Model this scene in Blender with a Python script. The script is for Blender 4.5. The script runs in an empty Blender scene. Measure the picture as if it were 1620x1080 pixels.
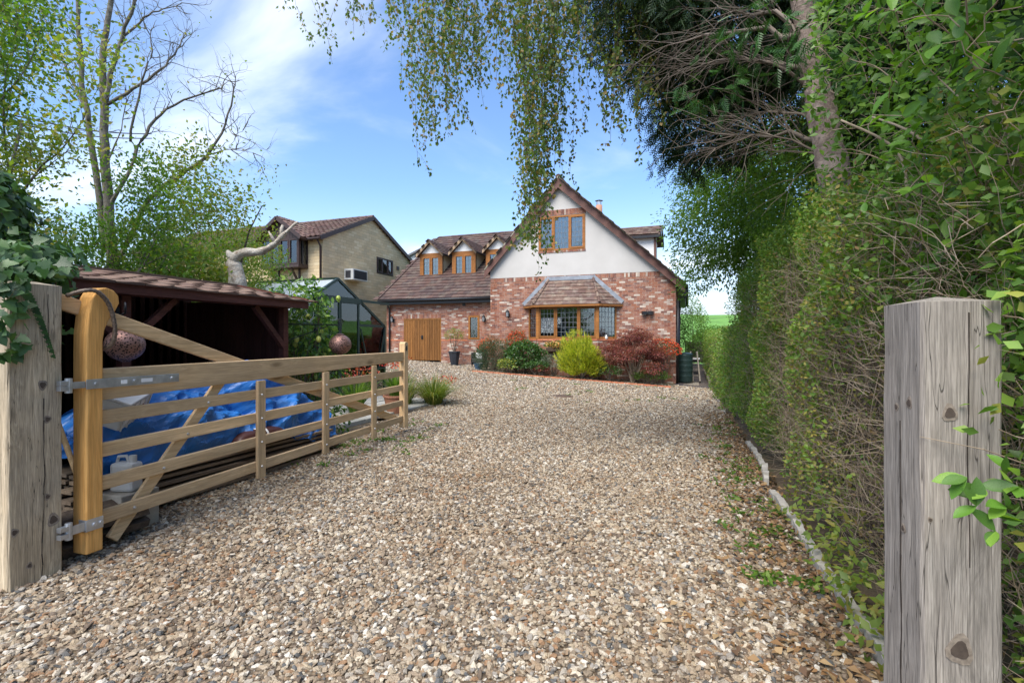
import bpy, math, random
import numpy as np
from mathutils import Vector, Matrix, noise as mnoise

R_ = random.Random(7)
NPR = np.random.default_rng(11)
sc = bpy.context.scene
COL = sc.collection
rad = math.radians

# ------------------------------------------------------------------ camera
EYE = 1.45
YAW = rad(19.5)
CS, SN = math.cos(YAW), math.sin(YAW)
cd = bpy.data.cameras.new("camera")
cam = bpy.data.objects.new("camera", cd)
COL.objects.link(cam)
cam.location = (0, 0, EYE)
cam.rotation_euler = (rad(90), 0, YAW)
cd.sensor_width = 36.0
cd.lens = 790 / 1620 * 36
cd.shift_y = -2.0 / 1620
cd.clip_start = 0.05
cd.clip_end = 1500
sc.camera = cam

# ------------------------------------------------------------------ world, sun, exposure
SUN_DIR = Vector((-0.12, -0.56, 0.82)).normalized()
SUN_EL = math.asin(SUN_DIR.z)
SUN_AZ = math.atan2(SUN_DIR.x, SUN_DIR.y)
w = bpy.data.worlds.new("World")
sc.world = w
w.use_nodes = True
wt = w.node_tree
wt.nodes.clear()
def wn(t, **k):
    n = wt.nodes.new(t)
    for a, b in k.items(): setattr(n, a, b)
    return n
wo = wn("ShaderNodeOutputWorld"); wb = wn("ShaderNodeBackground")
sky = wn("ShaderNodeTexSky", sky_type='NISHITA', sun_disc=False)
sky.sun_elevation = SUN_EL; sky.sun_rotation = SUN_AZ
sky.air_density = 1.0; sky.dust_density = 0.6; sky.ozone_density = 2.0
tc = wn("ShaderNodeTexCoord"); sx = wn("ShaderNodeSeparateXYZ")
wt.links.new(tc.outputs["Generated"], sx.inputs[0])
def wmath(op, a, b=None, clamp=False):
    n = wn("ShaderNodeMath", operation=op); n.use_clamp = clamp
    for i, v in enumerate((a, b)):
        if v is None: continue
        if isinstance(v, (int, float)): n.inputs[i].default_value = v
        else: wt.links.new(v, n.inputs[i])
    return n.outputs[0]
zz = wmath('MAXIMUM', sx.outputs[2], 0.0)
den = wmath('ADD', zz, 0.22)
cx_ = wmath('DIVIDE', sx.outputs[0], den); cy_ = wmath('DIVIDE', sx.outputs[1], den)
cb = wn("ShaderNodeCombineXYZ"); wt.links.new(cx_, cb.inputs[0]); wt.links.new(cy_, cb.inputs[1])
mp = wn("ShaderNodeMapping"); mp.inputs["Location"].default_value = (8.3, 3.3, 3.0)
mp.inputs["Rotation"].default_value = (0, 0, rad(60)); mp.inputs["Scale"].default_value = (0.55, 1.05, 1)
mp0 = wn("ShaderNodeMapping"); mp0.inputs["Rotation"].default_value = (0, 0, rad(-15))
wt.links.new(cb.outputs[0], mp0.inputs[0]); wt.links.new(mp0.outputs[0], mp.inputs[0])
nz = wn("ShaderNodeTexNoise"); nz.inputs["Scale"].default_value = 1.15; nz.inputs["Detail"].default_value = 7
nz.inputs["Roughness"].default_value = 0.55; nz.inputs["Distortion"].default_value = 0.5
wt.links.new(mp.outputs[0], nz.inputs["Vector"])
cl = wn("ShaderNodeMapRange"); cl.interpolation_type = 'SMOOTHSTEP'
cl.inputs["From Min"].default_value = 0.45; cl.inputs["From Max"].default_value = 0.72
wt.links.new(nz.outputs["Fac"], cl.inputs["Value"])
hz = wn("ShaderNodeMapRange"); hz.interpolation_type = 'SMOOTHSTEP'      # the pale bank low over the horizon, all round
hz.inputs["From Min"].default_value = 0.30; hz.inputs["From Max"].default_value = 0.0
hz.inputs["To Min"].default_value = 0.0; hz.inputs["To Max"].default_value = 0.85
wt.links.new(zz, hz.inputs["Value"])
mx1 = wn("ShaderNodeMixRGB"); mx1.inputs[2].default_value = (2.15, 2.5, 2.8, 1)
tint = wn("ShaderNodeMixRGB", blend_type='MULTIPLY'); tint.inputs[0].default_value = 1; tint.inputs[2].default_value = (0.52, 0.595, 0.68, 1)
wt.links.new(sky.outputs[0], tint.inputs[1])
wt.links.new(hz.outputs[0], mx1.inputs[0]); wt.links.new(tint.outputs[0], mx1.inputs[1])
mx2 = wn("ShaderNodeMixRGB"); mx2.inputs[2].default_value = (3.6, 3.75, 3.9, 1)
cf = wmath('MULTIPLY', cl.outputs[0], 0.72)
wt.links.new(cf, mx2.inputs[0]); wt.links.new(mx1.outputs[0], mx2.inputs[1])
wt.links.new(mx2.outputs[0], wb.inputs["Color"])
wb.inputs["Strength"].default_value = 0.14
wt.links.new(wb.outputs[0], wo.inputs[0])

ld = bpy.data.lights.new("sun", 'SUN'); lo = bpy.data.objects.new("sun", ld); COL.objects.link(lo)
ld.energy = 2.1; ld.angle = rad(42); ld.color = (1.0, 0.95, 0.88)
lo.rotation_euler = (-SUN_DIR).to_track_quat('-Z', 'Y').to_euler()
lo.location = (-20, -20, 40)
vs = sc.view_settings
sc.display_settings.display_device = 'sRGB'
vs.view_transform = 'Standard'; vs.look = 'None'; vs.exposure = 1.62; vs.gamma = 1.0; vs.use_curve_mapping = False
sc.cycles.max_bounces = 8; sc.cycles.transparent_max_bounces = 16; sc.cycles.diffuse_bounces = 4

# ------------------------------------------------------------------ materials
def NT(name):
    m = bpy.data.materials.new(name); m.use_nodes = True
    t = m.node_tree; t.nodes.clear()
    return m, t
class G:
    def __init__(s, t): s.t = t
    def n(s, typ, ins=None, **k):
        n = s.t.nodes.new(typ)
        for a, b in k.items(): setattr(n, a, b)
        for a, b in (ins or {}).items(): s.set(n, a, b)
        return n
    def set(s, n, key, v):
        i = n.inputs[key]
        if isinstance(v, bpy.types.NodeSocket): s.t.links.new(v, i)
        elif isinstance(v, bpy.types.Node): s.t.links.new(v.outputs[0], i)
        else: i.default_value = v
    def math(s, op, a, b=0.0, clamp=False):
        n = s.n("ShaderNodeMath", {0: a, 1: b}, operation=op); n.use_clamp = clamp
        return n.outputs[0]
    def ramp(s, fac, stops, const=False):
        n = s.n("ShaderNodeValToRGB", {0: fac}); r = n.color_ramp
        r.interpolation = 'CONSTANT' if const else 'LINEAR'
        while len(r.elements) < len(stops): r.elements.new(0.5)
        while len(r.elements) > max(1, len(stops)): r.elements.remove(r.elements[-1])
        for e, (p, c) in zip(r.elements, stops): e.position = p; e.color = (*c, 1)
        return n.outputs[0]
    def mix(s, fac, a, b, mode='MIX'):
        n = s.n("ShaderNodeMixRGB", {0: fac}, blend_type=mode)
        for i, v in ((1, a), (2, b)): s.set(n, i, (*v, 1) if isinstance(v, tuple) else v)
        return n.outputs[0]
    def noise(s, vec, scale, detail=4, rough=0.55, dist=0.0):
        n = s.n("ShaderNodeTexNoise", {"Scale": scale, "Detail": detail, "Roughness": rough, "Distortion": dist})
        if vec is not None: s.t.links.new(vec, n.inputs["Vector"])
        return n.outputs["Fac"]
    def out(s, shader): o = s.n("ShaderNodeOutputMaterial"); s.t.links.new(shader, o.inputs[0])
    def bump(s, h, strength=0.3, dist=0.01):
        return s.n("ShaderNodeBump", {"Strength": strength, "Distance": dist, "Height": h}).outputs[0]
    def coord(s, kind='Object'): return s.n("ShaderNodeTexCoord").outputs[kind]

def even(cols):
    k = len(cols); return [(i / k, c) for i, c in enumerate(cols)]

def m_mat(name, cols, rough=0.7, metal=0.0, src='island', const=True, dirt=None, nscale=3.0, namt=0.25, bump=None, spec=0.4, fine=None):
    """colours picked per loose piece (island), per object, or by noise; broken up by noise; dirt = (colour, scale, amount)"""
    m, t = NT(name); g = G(t)
    co = g.coord()
    if src == 'island': f = g.math('FRACT', g.math('ADD', g.n("ShaderNodeNewGeometry").outputs["Random Per Island"], g.n("ShaderNodeObjectInfo").outputs["Random"]))
    elif src == 'object': f = g.n("ShaderNodeObjectInfo").outputs["Random"]
    else: f = g.noise(co, nscale, 5)
    if isinstance(cols, tuple): cols = [cols]
    c = g.ramp(f, even(cols) if const and src != 'noise' else [(0.3 + 0.4 * i / max(1, len(cols) - 1), k) for i, k in enumerate(cols)], const and src != 'noise')
    nv = g.noise(co, nscale, 6, 0.6)
    v = g.n("ShaderNodeMapRange", {"Value": nv, "From Min": 0.25, "From Max": 0.75, "To Min": 1 - namt, "To Max": 1 + namt}).outputs[0]
    c = g.mix(1.0, c, g.n("ShaderNodeCombineXYZ", {0: v, 1: v, 2: v}).outputs[0], 'MULTIPLY')
    if fine:
        fv = g.noise(co, fine[0], 3, 0.7)
        v2 = g.n("ShaderNodeMapRange", {"Value": fv, "From Min": 0.3, "From Max": 0.7, "To Min": 1 - fine[1], "To Max": 1 + fine[1]}).outputs[0]
        c = g.mix(1.0, c, g.n("ShaderNodeCombineXYZ", {0: v2, 1: v2, 2: v2}).outputs[0], 'MULTIPLY')
    if dirt:
        dn = g.noise(co, dirt[1], 6, 0.65)
        df = g.n("ShaderNodeMapRange", {"Value": dn, "From Min": 0.48, "From Max": 0.7, "To Min": 0, "To Max": dirt[2]}).outputs[0]
        c = g.mix(df, c, dirt[0])
    p = g.n("ShaderNodeBsdfPrincipled", {"Base Color": c, "Roughness": rough, "Metallic": metal, "Specular IOR Level": spec})
    if bump:
        g.set(p, "Normal", g.bump(g.noise(co, bump[0], 5, 0.6), bump[1], bump[2] if len(bump) > 2 else 0.01))
    g.out(p.outputs[0]); return m

def m_wood(name, light, dark, axis='X', scale=1.0, rough=0.7, knots=0.5, crack=0.3, bump=0.25, grey=None, fine=0.16):
    m, t = NT(name); g = G(t)
    oi = g.n("ShaderNodeObjectInfo").outputs["Random"]
    off = g.math('MULTIPLY', oi, 37.0)
    co = g.n("ShaderNodeVectorMath", {0: g.coord(), 1: g.n("ShaderNodeCombineXYZ", {0: off, 1: off, 2: off}).outputs[0]}, operation='ADD').outputs[0]
    lo_, hi = 2.2 * scale, 62 * scale
    sc3 = {'X': (lo_, hi, hi), 'Y': (hi, lo_, hi), 'Z': (hi, hi, lo_)}[axis]
    kk = {'X': (3, 9, 9), 'Y': (9, 3, 9), 'Z': (9, 9, 3)}[axis]
    mp_ = g.n("ShaderNodeMapping", {0: co, 3: sc3}).outputs[0]
    gb = g.noise(g.n("ShaderNodeMapping", {0: co, 3: {'X': (.9 * scale, 14 * scale, 14 * scale), 'Y': (14 * scale, .9 * scale, 14 * scale), 'Z': (14 * scale, 14 * scale, .9 * scale)}[axis]}).outputs[0], 1.0, 3, .5)
    km = g.n("ShaderNodeMapping", {0: co, 3: tuple(k * scale for k in kk)}).outputs[0]
    vor = g.n("ShaderNodeTexVoronoi", {"Vector": km, "Scale": 0.62, "Randomness": 1.0})
    kd = vor.outputs["Distance"]
    knot = g.n("ShaderNodeMapRange", {"Value": kd, "From Min": 0.07, "From Max": 0.16, "To Min": knots, "To Max": 0.0}).outputs[0]
    warp = g.n("ShaderNodeMapRange", {"Value": kd, "From Min": 0.05, "From Max": 0.5, "To Min": 3.2, "To Max": 0.0}).outputs[0]
    mp2 = g.n("ShaderNodeVectorMath", {0: mp_, 1: g.n("ShaderNodeCombineXYZ", {0: warp, 1: warp, 2: warp}).outputs[0]}, operation='ADD').outputs[0]
    grain = g.noise(mp2, 1.0, 6, 0.62, 0.6)
    c = g.ramp(grain, [(0.28, dark), (0.5, tuple((a + b) / 2 for a, b in zip(light, dark))), (0.66, light)])
    c = g.mix(1.0, c, g.ramp(oi, [(0.0, (.80, .80, .82)), (0.5, (1.0, 1.0, 1.0)), (1.0, (1.16, 1.13, 1.08))]), 'MULTIPLY')
    big = g.math('ADD', g.math('MULTIPLY', gb, .65), g.math('MULTIPLY', g.noise(co, 2.3 * scale, 4), .35))
    bv = g.n("ShaderNodeMapRange", {"Value": big, "From Min": 0.34, "From Max": 0.66, "To Min": 0.74, "To Max": 1.2}).outputs[0]
    c = g.mix(1.0, c, g.n("ShaderNodeCombineXYZ", {0: bv, 1: bv, 2: bv}).outputs[0], 'MULTIPLY')
    if grey:
        gf = g.n("ShaderNodeMapRange", {"Value": g.noise(co, 1.4, 4), "From Min": 0.4, "From Max": 0.62, "To Min": 0.0, "To Max": grey[1]}).outputs[0]
        c = g.mix(gf, c, grey[0])
    c = g.mix(knot, c, tuple(k * 0.35 for k in dark))
    ck = g.noise(g.n("ShaderNodeMapping", {0: co, 3: tuple(v * 0.55 for v in sc3)}).outputs[0], 1.0, 2, 0.4)
    cr = g.n("ShaderNodeMapRange", {"Value": g.math('ABSOLUTE', g.math('SUBTRACT', ck, 0.5)), "From Min": 0.0, "From Max": 0.006, "To Min": crack, "To Max": 0.0}).outputs[0]
    c = g.mix(cr, c, tuple(k * 0.2 for k in dark))
    fn = g.noise(g.n("ShaderNodeMapping", {0: co, 3: tuple(v * 3.2 for v in sc3)}).outputs[0], 1.0, 3, .7)
    fv = g.n("ShaderNodeMapRange", {"Value": fn, "From Min": .34, "From Max": .66, "To Min": 1 - fine, "To Max": 1 + fine}).outputs[0]
    c = g.mix(1.0, c, g.n("ShaderNodeCombineXYZ", {0: fv, 1: fv, 2: fv}).outputs[0], 'MULTIPLY')
    grain = g.math('ADD', grain, g.math('MULTIPLY', fn, .7))
    p = g.n("ShaderNodeBsdfPrincipled", {"Base Color": c, "Roughness": rough, "Specular IOR Level": 0.18})
    h = g.math('SUBTRACT', grain, g.math('MULTIPLY', cr, 0.9))
    g.set(p, "Normal", g.bump(h, bump, 0.004))
    g.out(p.outputs[0]); return m

def m_leaf(name, cols, trans=0.35, rough=0.5, tcol=None, spec=0.35, big=None):
    m, t = NT(name); g = G(t)
    f = g.n("ShaderNodeNewGeometry").outputs["Random Per Island"]
    c = g.ramp(f, even(cols), True)
    co = g.coord()
    nv = g.noise(co, 1.7, 3)
    v = g.n("ShaderNodeMapRange", {"Value": nv, "From Min": 0.3, "From Max": 0.7, "To Min": 0.75, "To Max": 1.25}).outputs[0]
    c = g.mix(1.0, c, g.n("ShaderNodeCombineXYZ", {0: v, 1: v, 2: v}).outputs[0], 'MULTIPLY')
    if big:                                                     # large leaves: mottled, paler towards one end
        b2 = g.noise(co, 30, 3)
        v2 = g.n("ShaderNodeMapRange", {"Value": b2, "From Min": 0.3, "From Max": 0.7, "To Min": 0.8, "To Max": 1.2}).outputs[0]
        c = g.mix(1.0, c, g.n("ShaderNodeCombineXYZ", {0: v2, 1: v2, 2: v2}).outputs[0], 'MULTIPLY')
    p = g.n("ShaderNodeBsdfPrincipled", {"Base Color": c, "Roughness": rough, "Specular IOR Level": spec})
    tr = g.n("ShaderNodeBsdfTranslucent", {"Color": g.mix(1.0, c, (1.5, 1.7, 0.6), 'MULTIPLY')})
    mxs = g.n("ShaderNodeMixShader", {0: trans, 1: p.outputs[0], 2: tr.outputs[0]})
    g.out(mxs.outputs[0]); return m

def m_leaf_obj(name, cols, trans=0.35, rough=0.4):
    m, t = NT(name); g = G(t)
    f = g.n("ShaderNodeObjectInfo").outputs["Random"]
    c = g.ramp(f, even(cols), True)
    co = g.coord()
    b2 = g.noise(co, 45, 3)
    v2 = g.n("ShaderNodeMapRange", {"Value": b2, "From Min": 0.3, "From Max": 0.7, "To Min": 0.78, "To Max": 1.22}).outputs[0]
    c = g.mix(1.0, c, g.n("ShaderNodeCombineXYZ", {0: v2, 1: v2, 2: v2}).outputs[0], 'MULTIPLY')
    p = g.n("ShaderNodeBsdfPrincipled", {"Base Color": c, "Roughness": rough, "Specular IOR Level": 0.4})
    g.set(p, "Normal", g.bump(b2, 0.25, 0.004))
    tr = g.n("ShaderNodeBsdfTranslucent", {"Color": g.mix(1.0, c, (1.5, 1.7, 0.6), 'MULTIPLY')})
    g.out(g.n("ShaderNodeMixShader", {0: trans, 1: p.outputs[0], 2: tr.outputs[0]}).outputs[0]); return m

def m_glass(name, tintc=(0.75, 0.8, 0.8), refl=1.0, clear=0.85):
    m, t = NT(name); g = G(t)
    tr = g.n("ShaderNodeBsdfTransparent", {0: (*[x * clear for x in tintc], 1)})
    gl = g.n("ShaderNodeBsdfGlossy", {"Color": (0.9, 0.95, 1, 1), "Roughness": 0.02})
    nn = g.bump(g.noise(g.coord(), 1.6, 2), 0.12, 0.02); g.set(gl, "Normal", nn)
    fr = g.n("ShaderNodeFresnel", {"IOR": 1.75})
    f = g.math('MULTIPLY', fr.outputs[0], refl, True)
    g.out(g.n("ShaderNodeMixShader", {0: f, 1: tr.outputs[0], 2: gl.outputs[0]}).outputs[0]); return m

# ------------------------------------------------------------------ object helpers
def tag(o, label=None, cat=None, group=None, kind=None):
    if label: o['label'] = label
    if cat: o['category'] = cat
    if group: o['group'] = group
    if kind: o['kind'] = kind
    return o
def thing(name, label, cat, loc=(0, 0, 0), rz=0.0, group=None):
    o = bpy.data.objects.new(name, None); COL.objects.link(o)
    o.empty_display_size = 0.1
    o.location = loc; o.rotation_euler = (0, 0, rz)
    return tag(o, label, cat, group)
def base_of(o):
    while o.parent: o = o.parent
    return Vector(o.location)

class MB:
    def __init__(s): s.v = []; s.f = []; s.mi = []
    def add(s, vs_, fs, m=0):
        b = len(s.v); s.v += [tuple(p) for p in vs_]
        s.f += [tuple(b + i for i in q) for q in fs]; s.mi += [m] * len(fs)
    BOX = [(0, 3, 2, 1), (4, 5, 6, 7), (0, 1, 5, 4), (1, 2, 6, 5), (2, 3, 7, 6), (3, 0, 4, 7)]
    def mm(s, x0, x1, y0, y1, z0, z1, m=0):
        s.add([(x0, y0, z0), (x1, y0, z0), (x1, y1, z0), (x0, y1, z0), (x0, y0, z1), (x1, y0, z1), (x1, y1, z1), (x0, y1, z1)], s.BOX, m)
    def obox(s, c, sx_, sy_, sz_, M=None, m=0):
        M = M or Matrix.Identity(3); c = Vector(c)
        P = [c + M @ Vector((a * sx_ / 2, b * sy_ / 2, d * sz_ / 2)) for d in (-1, 1) for a, b in ((-1, -1), (1, -1), (1, 1), (-1, 1))]
        s.add(P, s.BOX, m)
    def bar(s, p, q, w_, h_, up=(0, 0, 1), m=0):
        p, q = Vector(p), Vector(q); d = (q - p); L = d.length; d.normalize(); up = Vector(up)
        sd = d.cross(up)
        if sd.length < 1e-4: sd = d.cross(Vector((1, 0, 0)))
        sd.normalize(); u = sd.cross(d)
        M = Matrix((d, sd, u)).transposed()
        s.obox((p + q) / 2, L, w_, h_, M, m)
    def prism(s, poly, ext, m=0):
        P = [Vector(p) for p in poly]; e = Vector(ext); n = len(P)
        s.add(P + [p + e for p in P], [tuple(range(n))[::-1], tuple(range(n, 2 * n))] + [(i, (i + 1) % n, n + (i + 1) % n, n + i) for i in range(n)], m)
    def tube(s, pts, rr, n=6, caps=True, m=0):
        P = [Vector(p) for p in pts]
        if not hasattr(rr, '__len__'): rr = [rr] * len(P)
        b = len(s.v); ref = Vector((0.31, 0.17, 0.93))
        for i, p in enumerate(P):
            d = (P[min(i + 1, len(P) - 1)] - P[max(i - 1, 0)]).normalized()
            a = d.cross(ref)
            if a.length < 0.05: a = d.cross(Vector((1, 0, 0)))
            a.normalize(); c = d.cross(a)
            for k in range(n):
                t_ = 2 * math.pi * k / n
                s.v.append(tuple(p + (a * math.cos(t_) + c * math.sin(t_)) * rr[i]))
        for i in range(len(P) - 1):
            for k in range(n):
                q = (b + i * n + k, b + i * n + (k + 1) % n, b + (i + 1) * n + (k + 1) % n, b + (i + 1) * n + k)
                s.f.append(q); s.mi.append(m)
        if caps:
            s.f.append(tuple(b + k for k in range(n))[::-1]); s.mi.append(m)
            s.f.append(tuple(b + (len(P) - 1) * n + k for k in range(n))); s.mi.append(m)
    def lathe(s, c, prof, n=24, m=0):
        b = len(s.v); c = Vector(c)
        for r, z in prof:
            for k in range(n):
                t_ = 2 * math.pi * k / n; s.v.append((c.x + r * math.cos(t_), c.y + r * math.sin(t_), c.z + z))
        for i in range(len(prof) - 1):
            for k in range(n):
                s.f.append((b + i * n + k, b + i * n + (k + 1) % n, b + (i + 1) * n + (k + 1) % n, b + (i + 1) * n + k)); s.mi.append(m)
    def grid(s, fn, nu, nv, m=0):
        b = len(s.v)
        for j in range(nv + 1):
            for i in range(nu + 1): s.v.append(tuple(fn(i / nu, j / nv)))
        for j in range(nv):
            for i in range(nu):
                a = b + j * (nu + 1) + i; s.f.append((a, a + 1, a + nu + 2, a + nu + 1)); s.mi.append(m)
    def build(s, name, mats, parent=None, local=False, smooth=False, bevel=0, kind=None, sub=0):
        me = bpy.data.meshes.new(name)
        V = s.v
        if parent is not None and not local:
            L = base_of(parent); V = [(a - L.x, b - L.y, c - L.z) for a, b, c in V]
        me.from_pydata(V, [], s.f)
        if not isinstance(mats, (list, tuple)): mats = [mats]
        for q in mats: me.materials.append(q)
        if len(mats) > 1: me.polygons.foreach_set('material_index', s.mi)
        if smooth: me.polygons.foreach_set('use_smooth', [True] * len(me.polygons))
        o = bpy.data.objects.new(name, me); COL.objects.link(o)
        if parent is not None: o.parent = parent
        if bevel:
            b_ = o.modifiers.new('edge', 'BEVEL'); b_.width = bevel; b_.segments = 2; b_.limit_method = 'ANGLE'
        if sub:
            q = o.modifiers.new('soft', 'SUBSURF'); q.levels = sub; q.render_levels = sub
        if kind: o['kind'] = kind
        return o

def build_np(name, V, T, mt, parent=None, kind=None, smooth=False):
    """V (n,3) world coords; T (m,3) triangles"""
    V = np.asarray(V, float)
    if parent is not None: V = V - np.array(base_of(parent))
    me = bpy.data.meshes.new(name)
    me.vertices.add(len(V)); me.vertices.foreach_set('co', V.astype(np.float32).ravel())
    T = np.asarray(T, np.int32); m = len(T)
    me.loops.add(m * 3); me.loops.foreach_set('vertex_index', T.ravel())
    me.polygons.add(m); me.polygons.foreach_set('loop_start', np.arange(m, dtype=np.int32) * 3)
    me.polygons.foreach_set('loop_total', np.full(m, 3, np.int32))
    if smooth: me.polygons.foreach_set('use_smooth', np.ones(m, bool))
    me.materials.append(mt); me.update(calc_edges=True); me.validate()
    o = bpy.data.objects.new(name, me); COL.objects.link(o)
    if parent is not None: o.parent = parent
    if kind: o['kind'] = kind
    return o

def nrm(a): return a / np.maximum(np.linalg.norm(a, axis=-1, keepdims=True), 1e-9)
def leaves(P, D, N, L, W, fold=0.25, detail=True, curl=0.0):
    """leaf blades: P base, D direction, N facing, L length, W width -> V, T"""
    P = np.asarray(P, float); n = len(P); D = nrm(np.asarray(D, float)); S = nrm(np.cross(D, N)); N = np.cross(S, D)
    L = np.broadcast_to(L, (n,))[:, None]; W = np.broadcast_to(W, (n,))[:, None] / 2
    mid = P + D * L * 0.45
    tip = P + D * L - N * L * curl
    a = mid + S * W + N * W * fold; b = mid - S * W + N * W * fold
    if detail:
        V = np.stack([P, a, tip, b, mid], 1); t = np.array([[0, 1, 4], [1, 2, 4], [0, 4, 3], [4, 2, 3]])
    else:
        V = np.stack([P, a, tip, b], 1); t = np.array([[0, 1, 2], [0, 2, 3]])
    k = V.shape[1]
    T = (t[None] + (np.arange(n) * k)[:, None, None]).reshape(-1, 3)
    return V.reshape(-1, 3), T
def rdir(n, up=0.0, rng=NPR):
    d = rng.normal(size=(n, 3)); d[:, 2] += up; return nrm(d)
def join(parts):
    Vs, Ts, o = [], [], 0
    for V, T in parts: Vs.append(V); Ts.append(T + o); o += len(V)
    return np.concatenate(Vs), np.concatenate(Ts)
def strands_np(segs, n=3):
    """many thin tapering twigs: segs (m,2,3) ends, with radii (m,2)"""
    A, B, ra, rb = segs
    d = nrm(B - A); ref = np.where(np.abs(d[:, 2:3]) > 0.9, np.array([[1., 0, 0]]), np.array([[0, 0, 1.]]))
    u = nrm(np.cross(d, ref)); v = np.cross(d, u); rows = []
    for P, r in ((A, ra), (B, rb)):
        for k in range(n):
            t_ = 2 * math.pi * k / n; rows.append(P + (u * math.cos(t_) + v * math.sin(t_)) * r[:, None])
    V = np.stack(rows, 1); t = []
    for k in range(n):
        k2 = (k + 1) % n; t += [[k, k2, n + k2], [k, n + k2, n + k]]
    t = np.array(t); m = len(A)
    return V.reshape(-1, 3), (t[None] + (np.arange(m) * 2 * n)[:, None, None]).reshape(-1, 3)

def smooth01(t): t = min(1.0, max(0.0, t)); return t * t * (3 - 2 * t)
def gz(x, y):
    xc = min(2.5, max(-17.0, x))
    z20 = -0.21 - 0.0547 * (xc + 0.5)
    z = z20 * smooth01(y / 20.0) + 0.10 * math.exp(-((x + 4) / 1.5) ** 2 - ((y - 6.5) / 3) ** 2)
    if y > 24: z += 0.30 * smooth01((y - 24) / 8)
    if y > 38: z += 5.9 * smooth01((y - 38) / 56)
    return z
def wp(px, py, d):
    a = (px - 810) / 790; b = (538 - py) / 790
    return Vector(((-SN + a * CS) * d, (CS + a * SN) * d, b * d + EYE))

def pieces(mb, n_each, name, mts, parent, limit, rest, key=None):
    """cut a joined mesh of alike pieces (n_each = verts per piece) into single parts, the nearest first, and one rest of kind stuff"""
    ps = [(mb.v[i * n_each:(i + 1) * n_each], []) for i in range(len(mb.v) // n_each)]
    for f in mb.f: ps[f[0] // n_each][1].append(tuple(k % n_each for k in f))
    key = key or (lambda c: (c - Vector((0, 0, EYE))).length)
    ps.sort(key=lambda p: key(sum((Vector(q) for q in p[0]), Vector()) / n_each))
    for v, f in ps[:limit]: q = MB(); q.add(v, f); q.build(name, mts, parent)
    if len(ps) > limit:
        q = MB()
        for v, f in ps[limit:]: q.add(v, f)
        q.build(rest, mts, parent, kind='stuff')

# ------------------------------------------------------------------ the setting: ground, drive, path
def gravel_mat(name, cols, scale, dark=0.35):
    m, t = NT(name); g = G(t); co = g.coord()
    v = g.n("ShaderNodeTexVoronoi", {"Vector": co, "Scale": scale})
    c = g.ramp(g.n("ShaderNodeSeparateColor", {0: v.outputs["Color"]}).outputs[0], even(cols), True)
    ed = g.n("ShaderNodeMapRange", {"Value": v.outputs["Distance"], "From Min": 0.35, "From Max": 0.75, "To Min": 0.0, "To Max": dark}).outputs[0]
    c = g.mix(ed, g.mix(1.0, c, (.50, .46, .42), 'MULTIPLY'), (0.03, 0.022, 0.014))
    big = g.noise(co, 0.45, 5)
    df = g.n("ShaderNodeMapRange", {"Value": big, "From Min": 0.42, "From Max": 0.68, "To Min": 0.0, "To Max": 0.35}).outputs[0]
    c = g.mix(df, c, (0.20, 0.15, 0.10))
    p = g.n("ShaderNodeBsdfPrincipled", {"Base Color": c, "Roughness": 0.85, "Specular IOR Level": 0.25})
    g.set(p, "Normal", g.bump(g.math('SUBTRACT', 1.0, v.outputs["Distance"]), 0.8, 0.012))
    g.out(p.outputs[0]); return m
STONE = [(0.367, 0.297, 0.211), (0.273, 0.206, 0.140), (0.465, 0.402, 0.310), (0.199, 0.149, 0.104), (0.327, 0.254, 0.175), (0.272, 0.241, 0.203), (0.546, 0.497, 0.417),
         (0.286, 0.202, 0.126), (0.136, 0.101, 0.072), (0.383, 0.305, 0.205), (0.114, 0.112, 0.106), (0.334, 0.288, 0.228), (0.272, 0.162, 0.089), (0.480, 0.411, 0.305), (0.227, 0.174, 0.119), (0.347, 0.278, 0.193)]
M_gravel = gravel_mat('gravel_base', STONE, 48, 0.7)
def stone_mat():
    m, t = NT('flint'); g = G(t); co = g.coord(); pos = g.n("ShaderNodeNewGeometry").outputs["Position"]
    c = g.ramp(g.n("ShaderNodeObjectInfo").outputs["Random"], even(STONE), True)
    v = g.n("ShaderNodeMapRange", {"Value": g.noise(co, 2.2, 4, .6), "From Min": .3, "From Max": .7, "To Min": .72, "To Max": 1.28}).outputs[0]
    c = g.mix(1.0, c, g.n("ShaderNodeCombineXYZ", {0: v, 1: v, 2: v}).outputs[0], 'MULTIPLY')
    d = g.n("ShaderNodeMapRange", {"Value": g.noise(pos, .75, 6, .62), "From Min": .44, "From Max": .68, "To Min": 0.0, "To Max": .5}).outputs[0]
    yy = g.n("ShaderNodeMapRange", {"Value": g.n("ShaderNodeSeparateXYZ", {0: pos}).outputs[1], "From Min": 5.0, "From Max": 13.0, "To Min": 1.0, "To Max": .25}).outputs[0]  # stain fades along the drive, standing in for brighter light near the house
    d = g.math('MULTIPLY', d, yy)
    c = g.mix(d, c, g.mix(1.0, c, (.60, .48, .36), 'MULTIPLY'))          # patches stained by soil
    p = g.n("ShaderNodeBsdfPrincipled", {"Base Color": c, "Roughness": .72, "Specular IOR Level": .3})
    g.set(p, "Normal", g.bump(g.noise(co, 3.5, 3), .35, .1)); g.out(p.outputs[0]); return m
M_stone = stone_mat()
M_soil = m_mat('soil', [(0.07, 0.05, 0.032), (0.11, 0.08, 0.05), (0.05, 0.06, 0.025)], 0.95, src='noise', nscale=3, namt=0.35, bump=(40, 0.8, 0.02))
M_grass = m_mat('grass_ground', [(0.080, 0.189, 0.032), (0.123, 0.261, 0.043), (0.102, 0.217, 0.041)], 0.9, src='noise', nscale=0.35, namt=0.25, bump=(6, 0.6, 0.1), fine=(9, 0.3))
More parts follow.
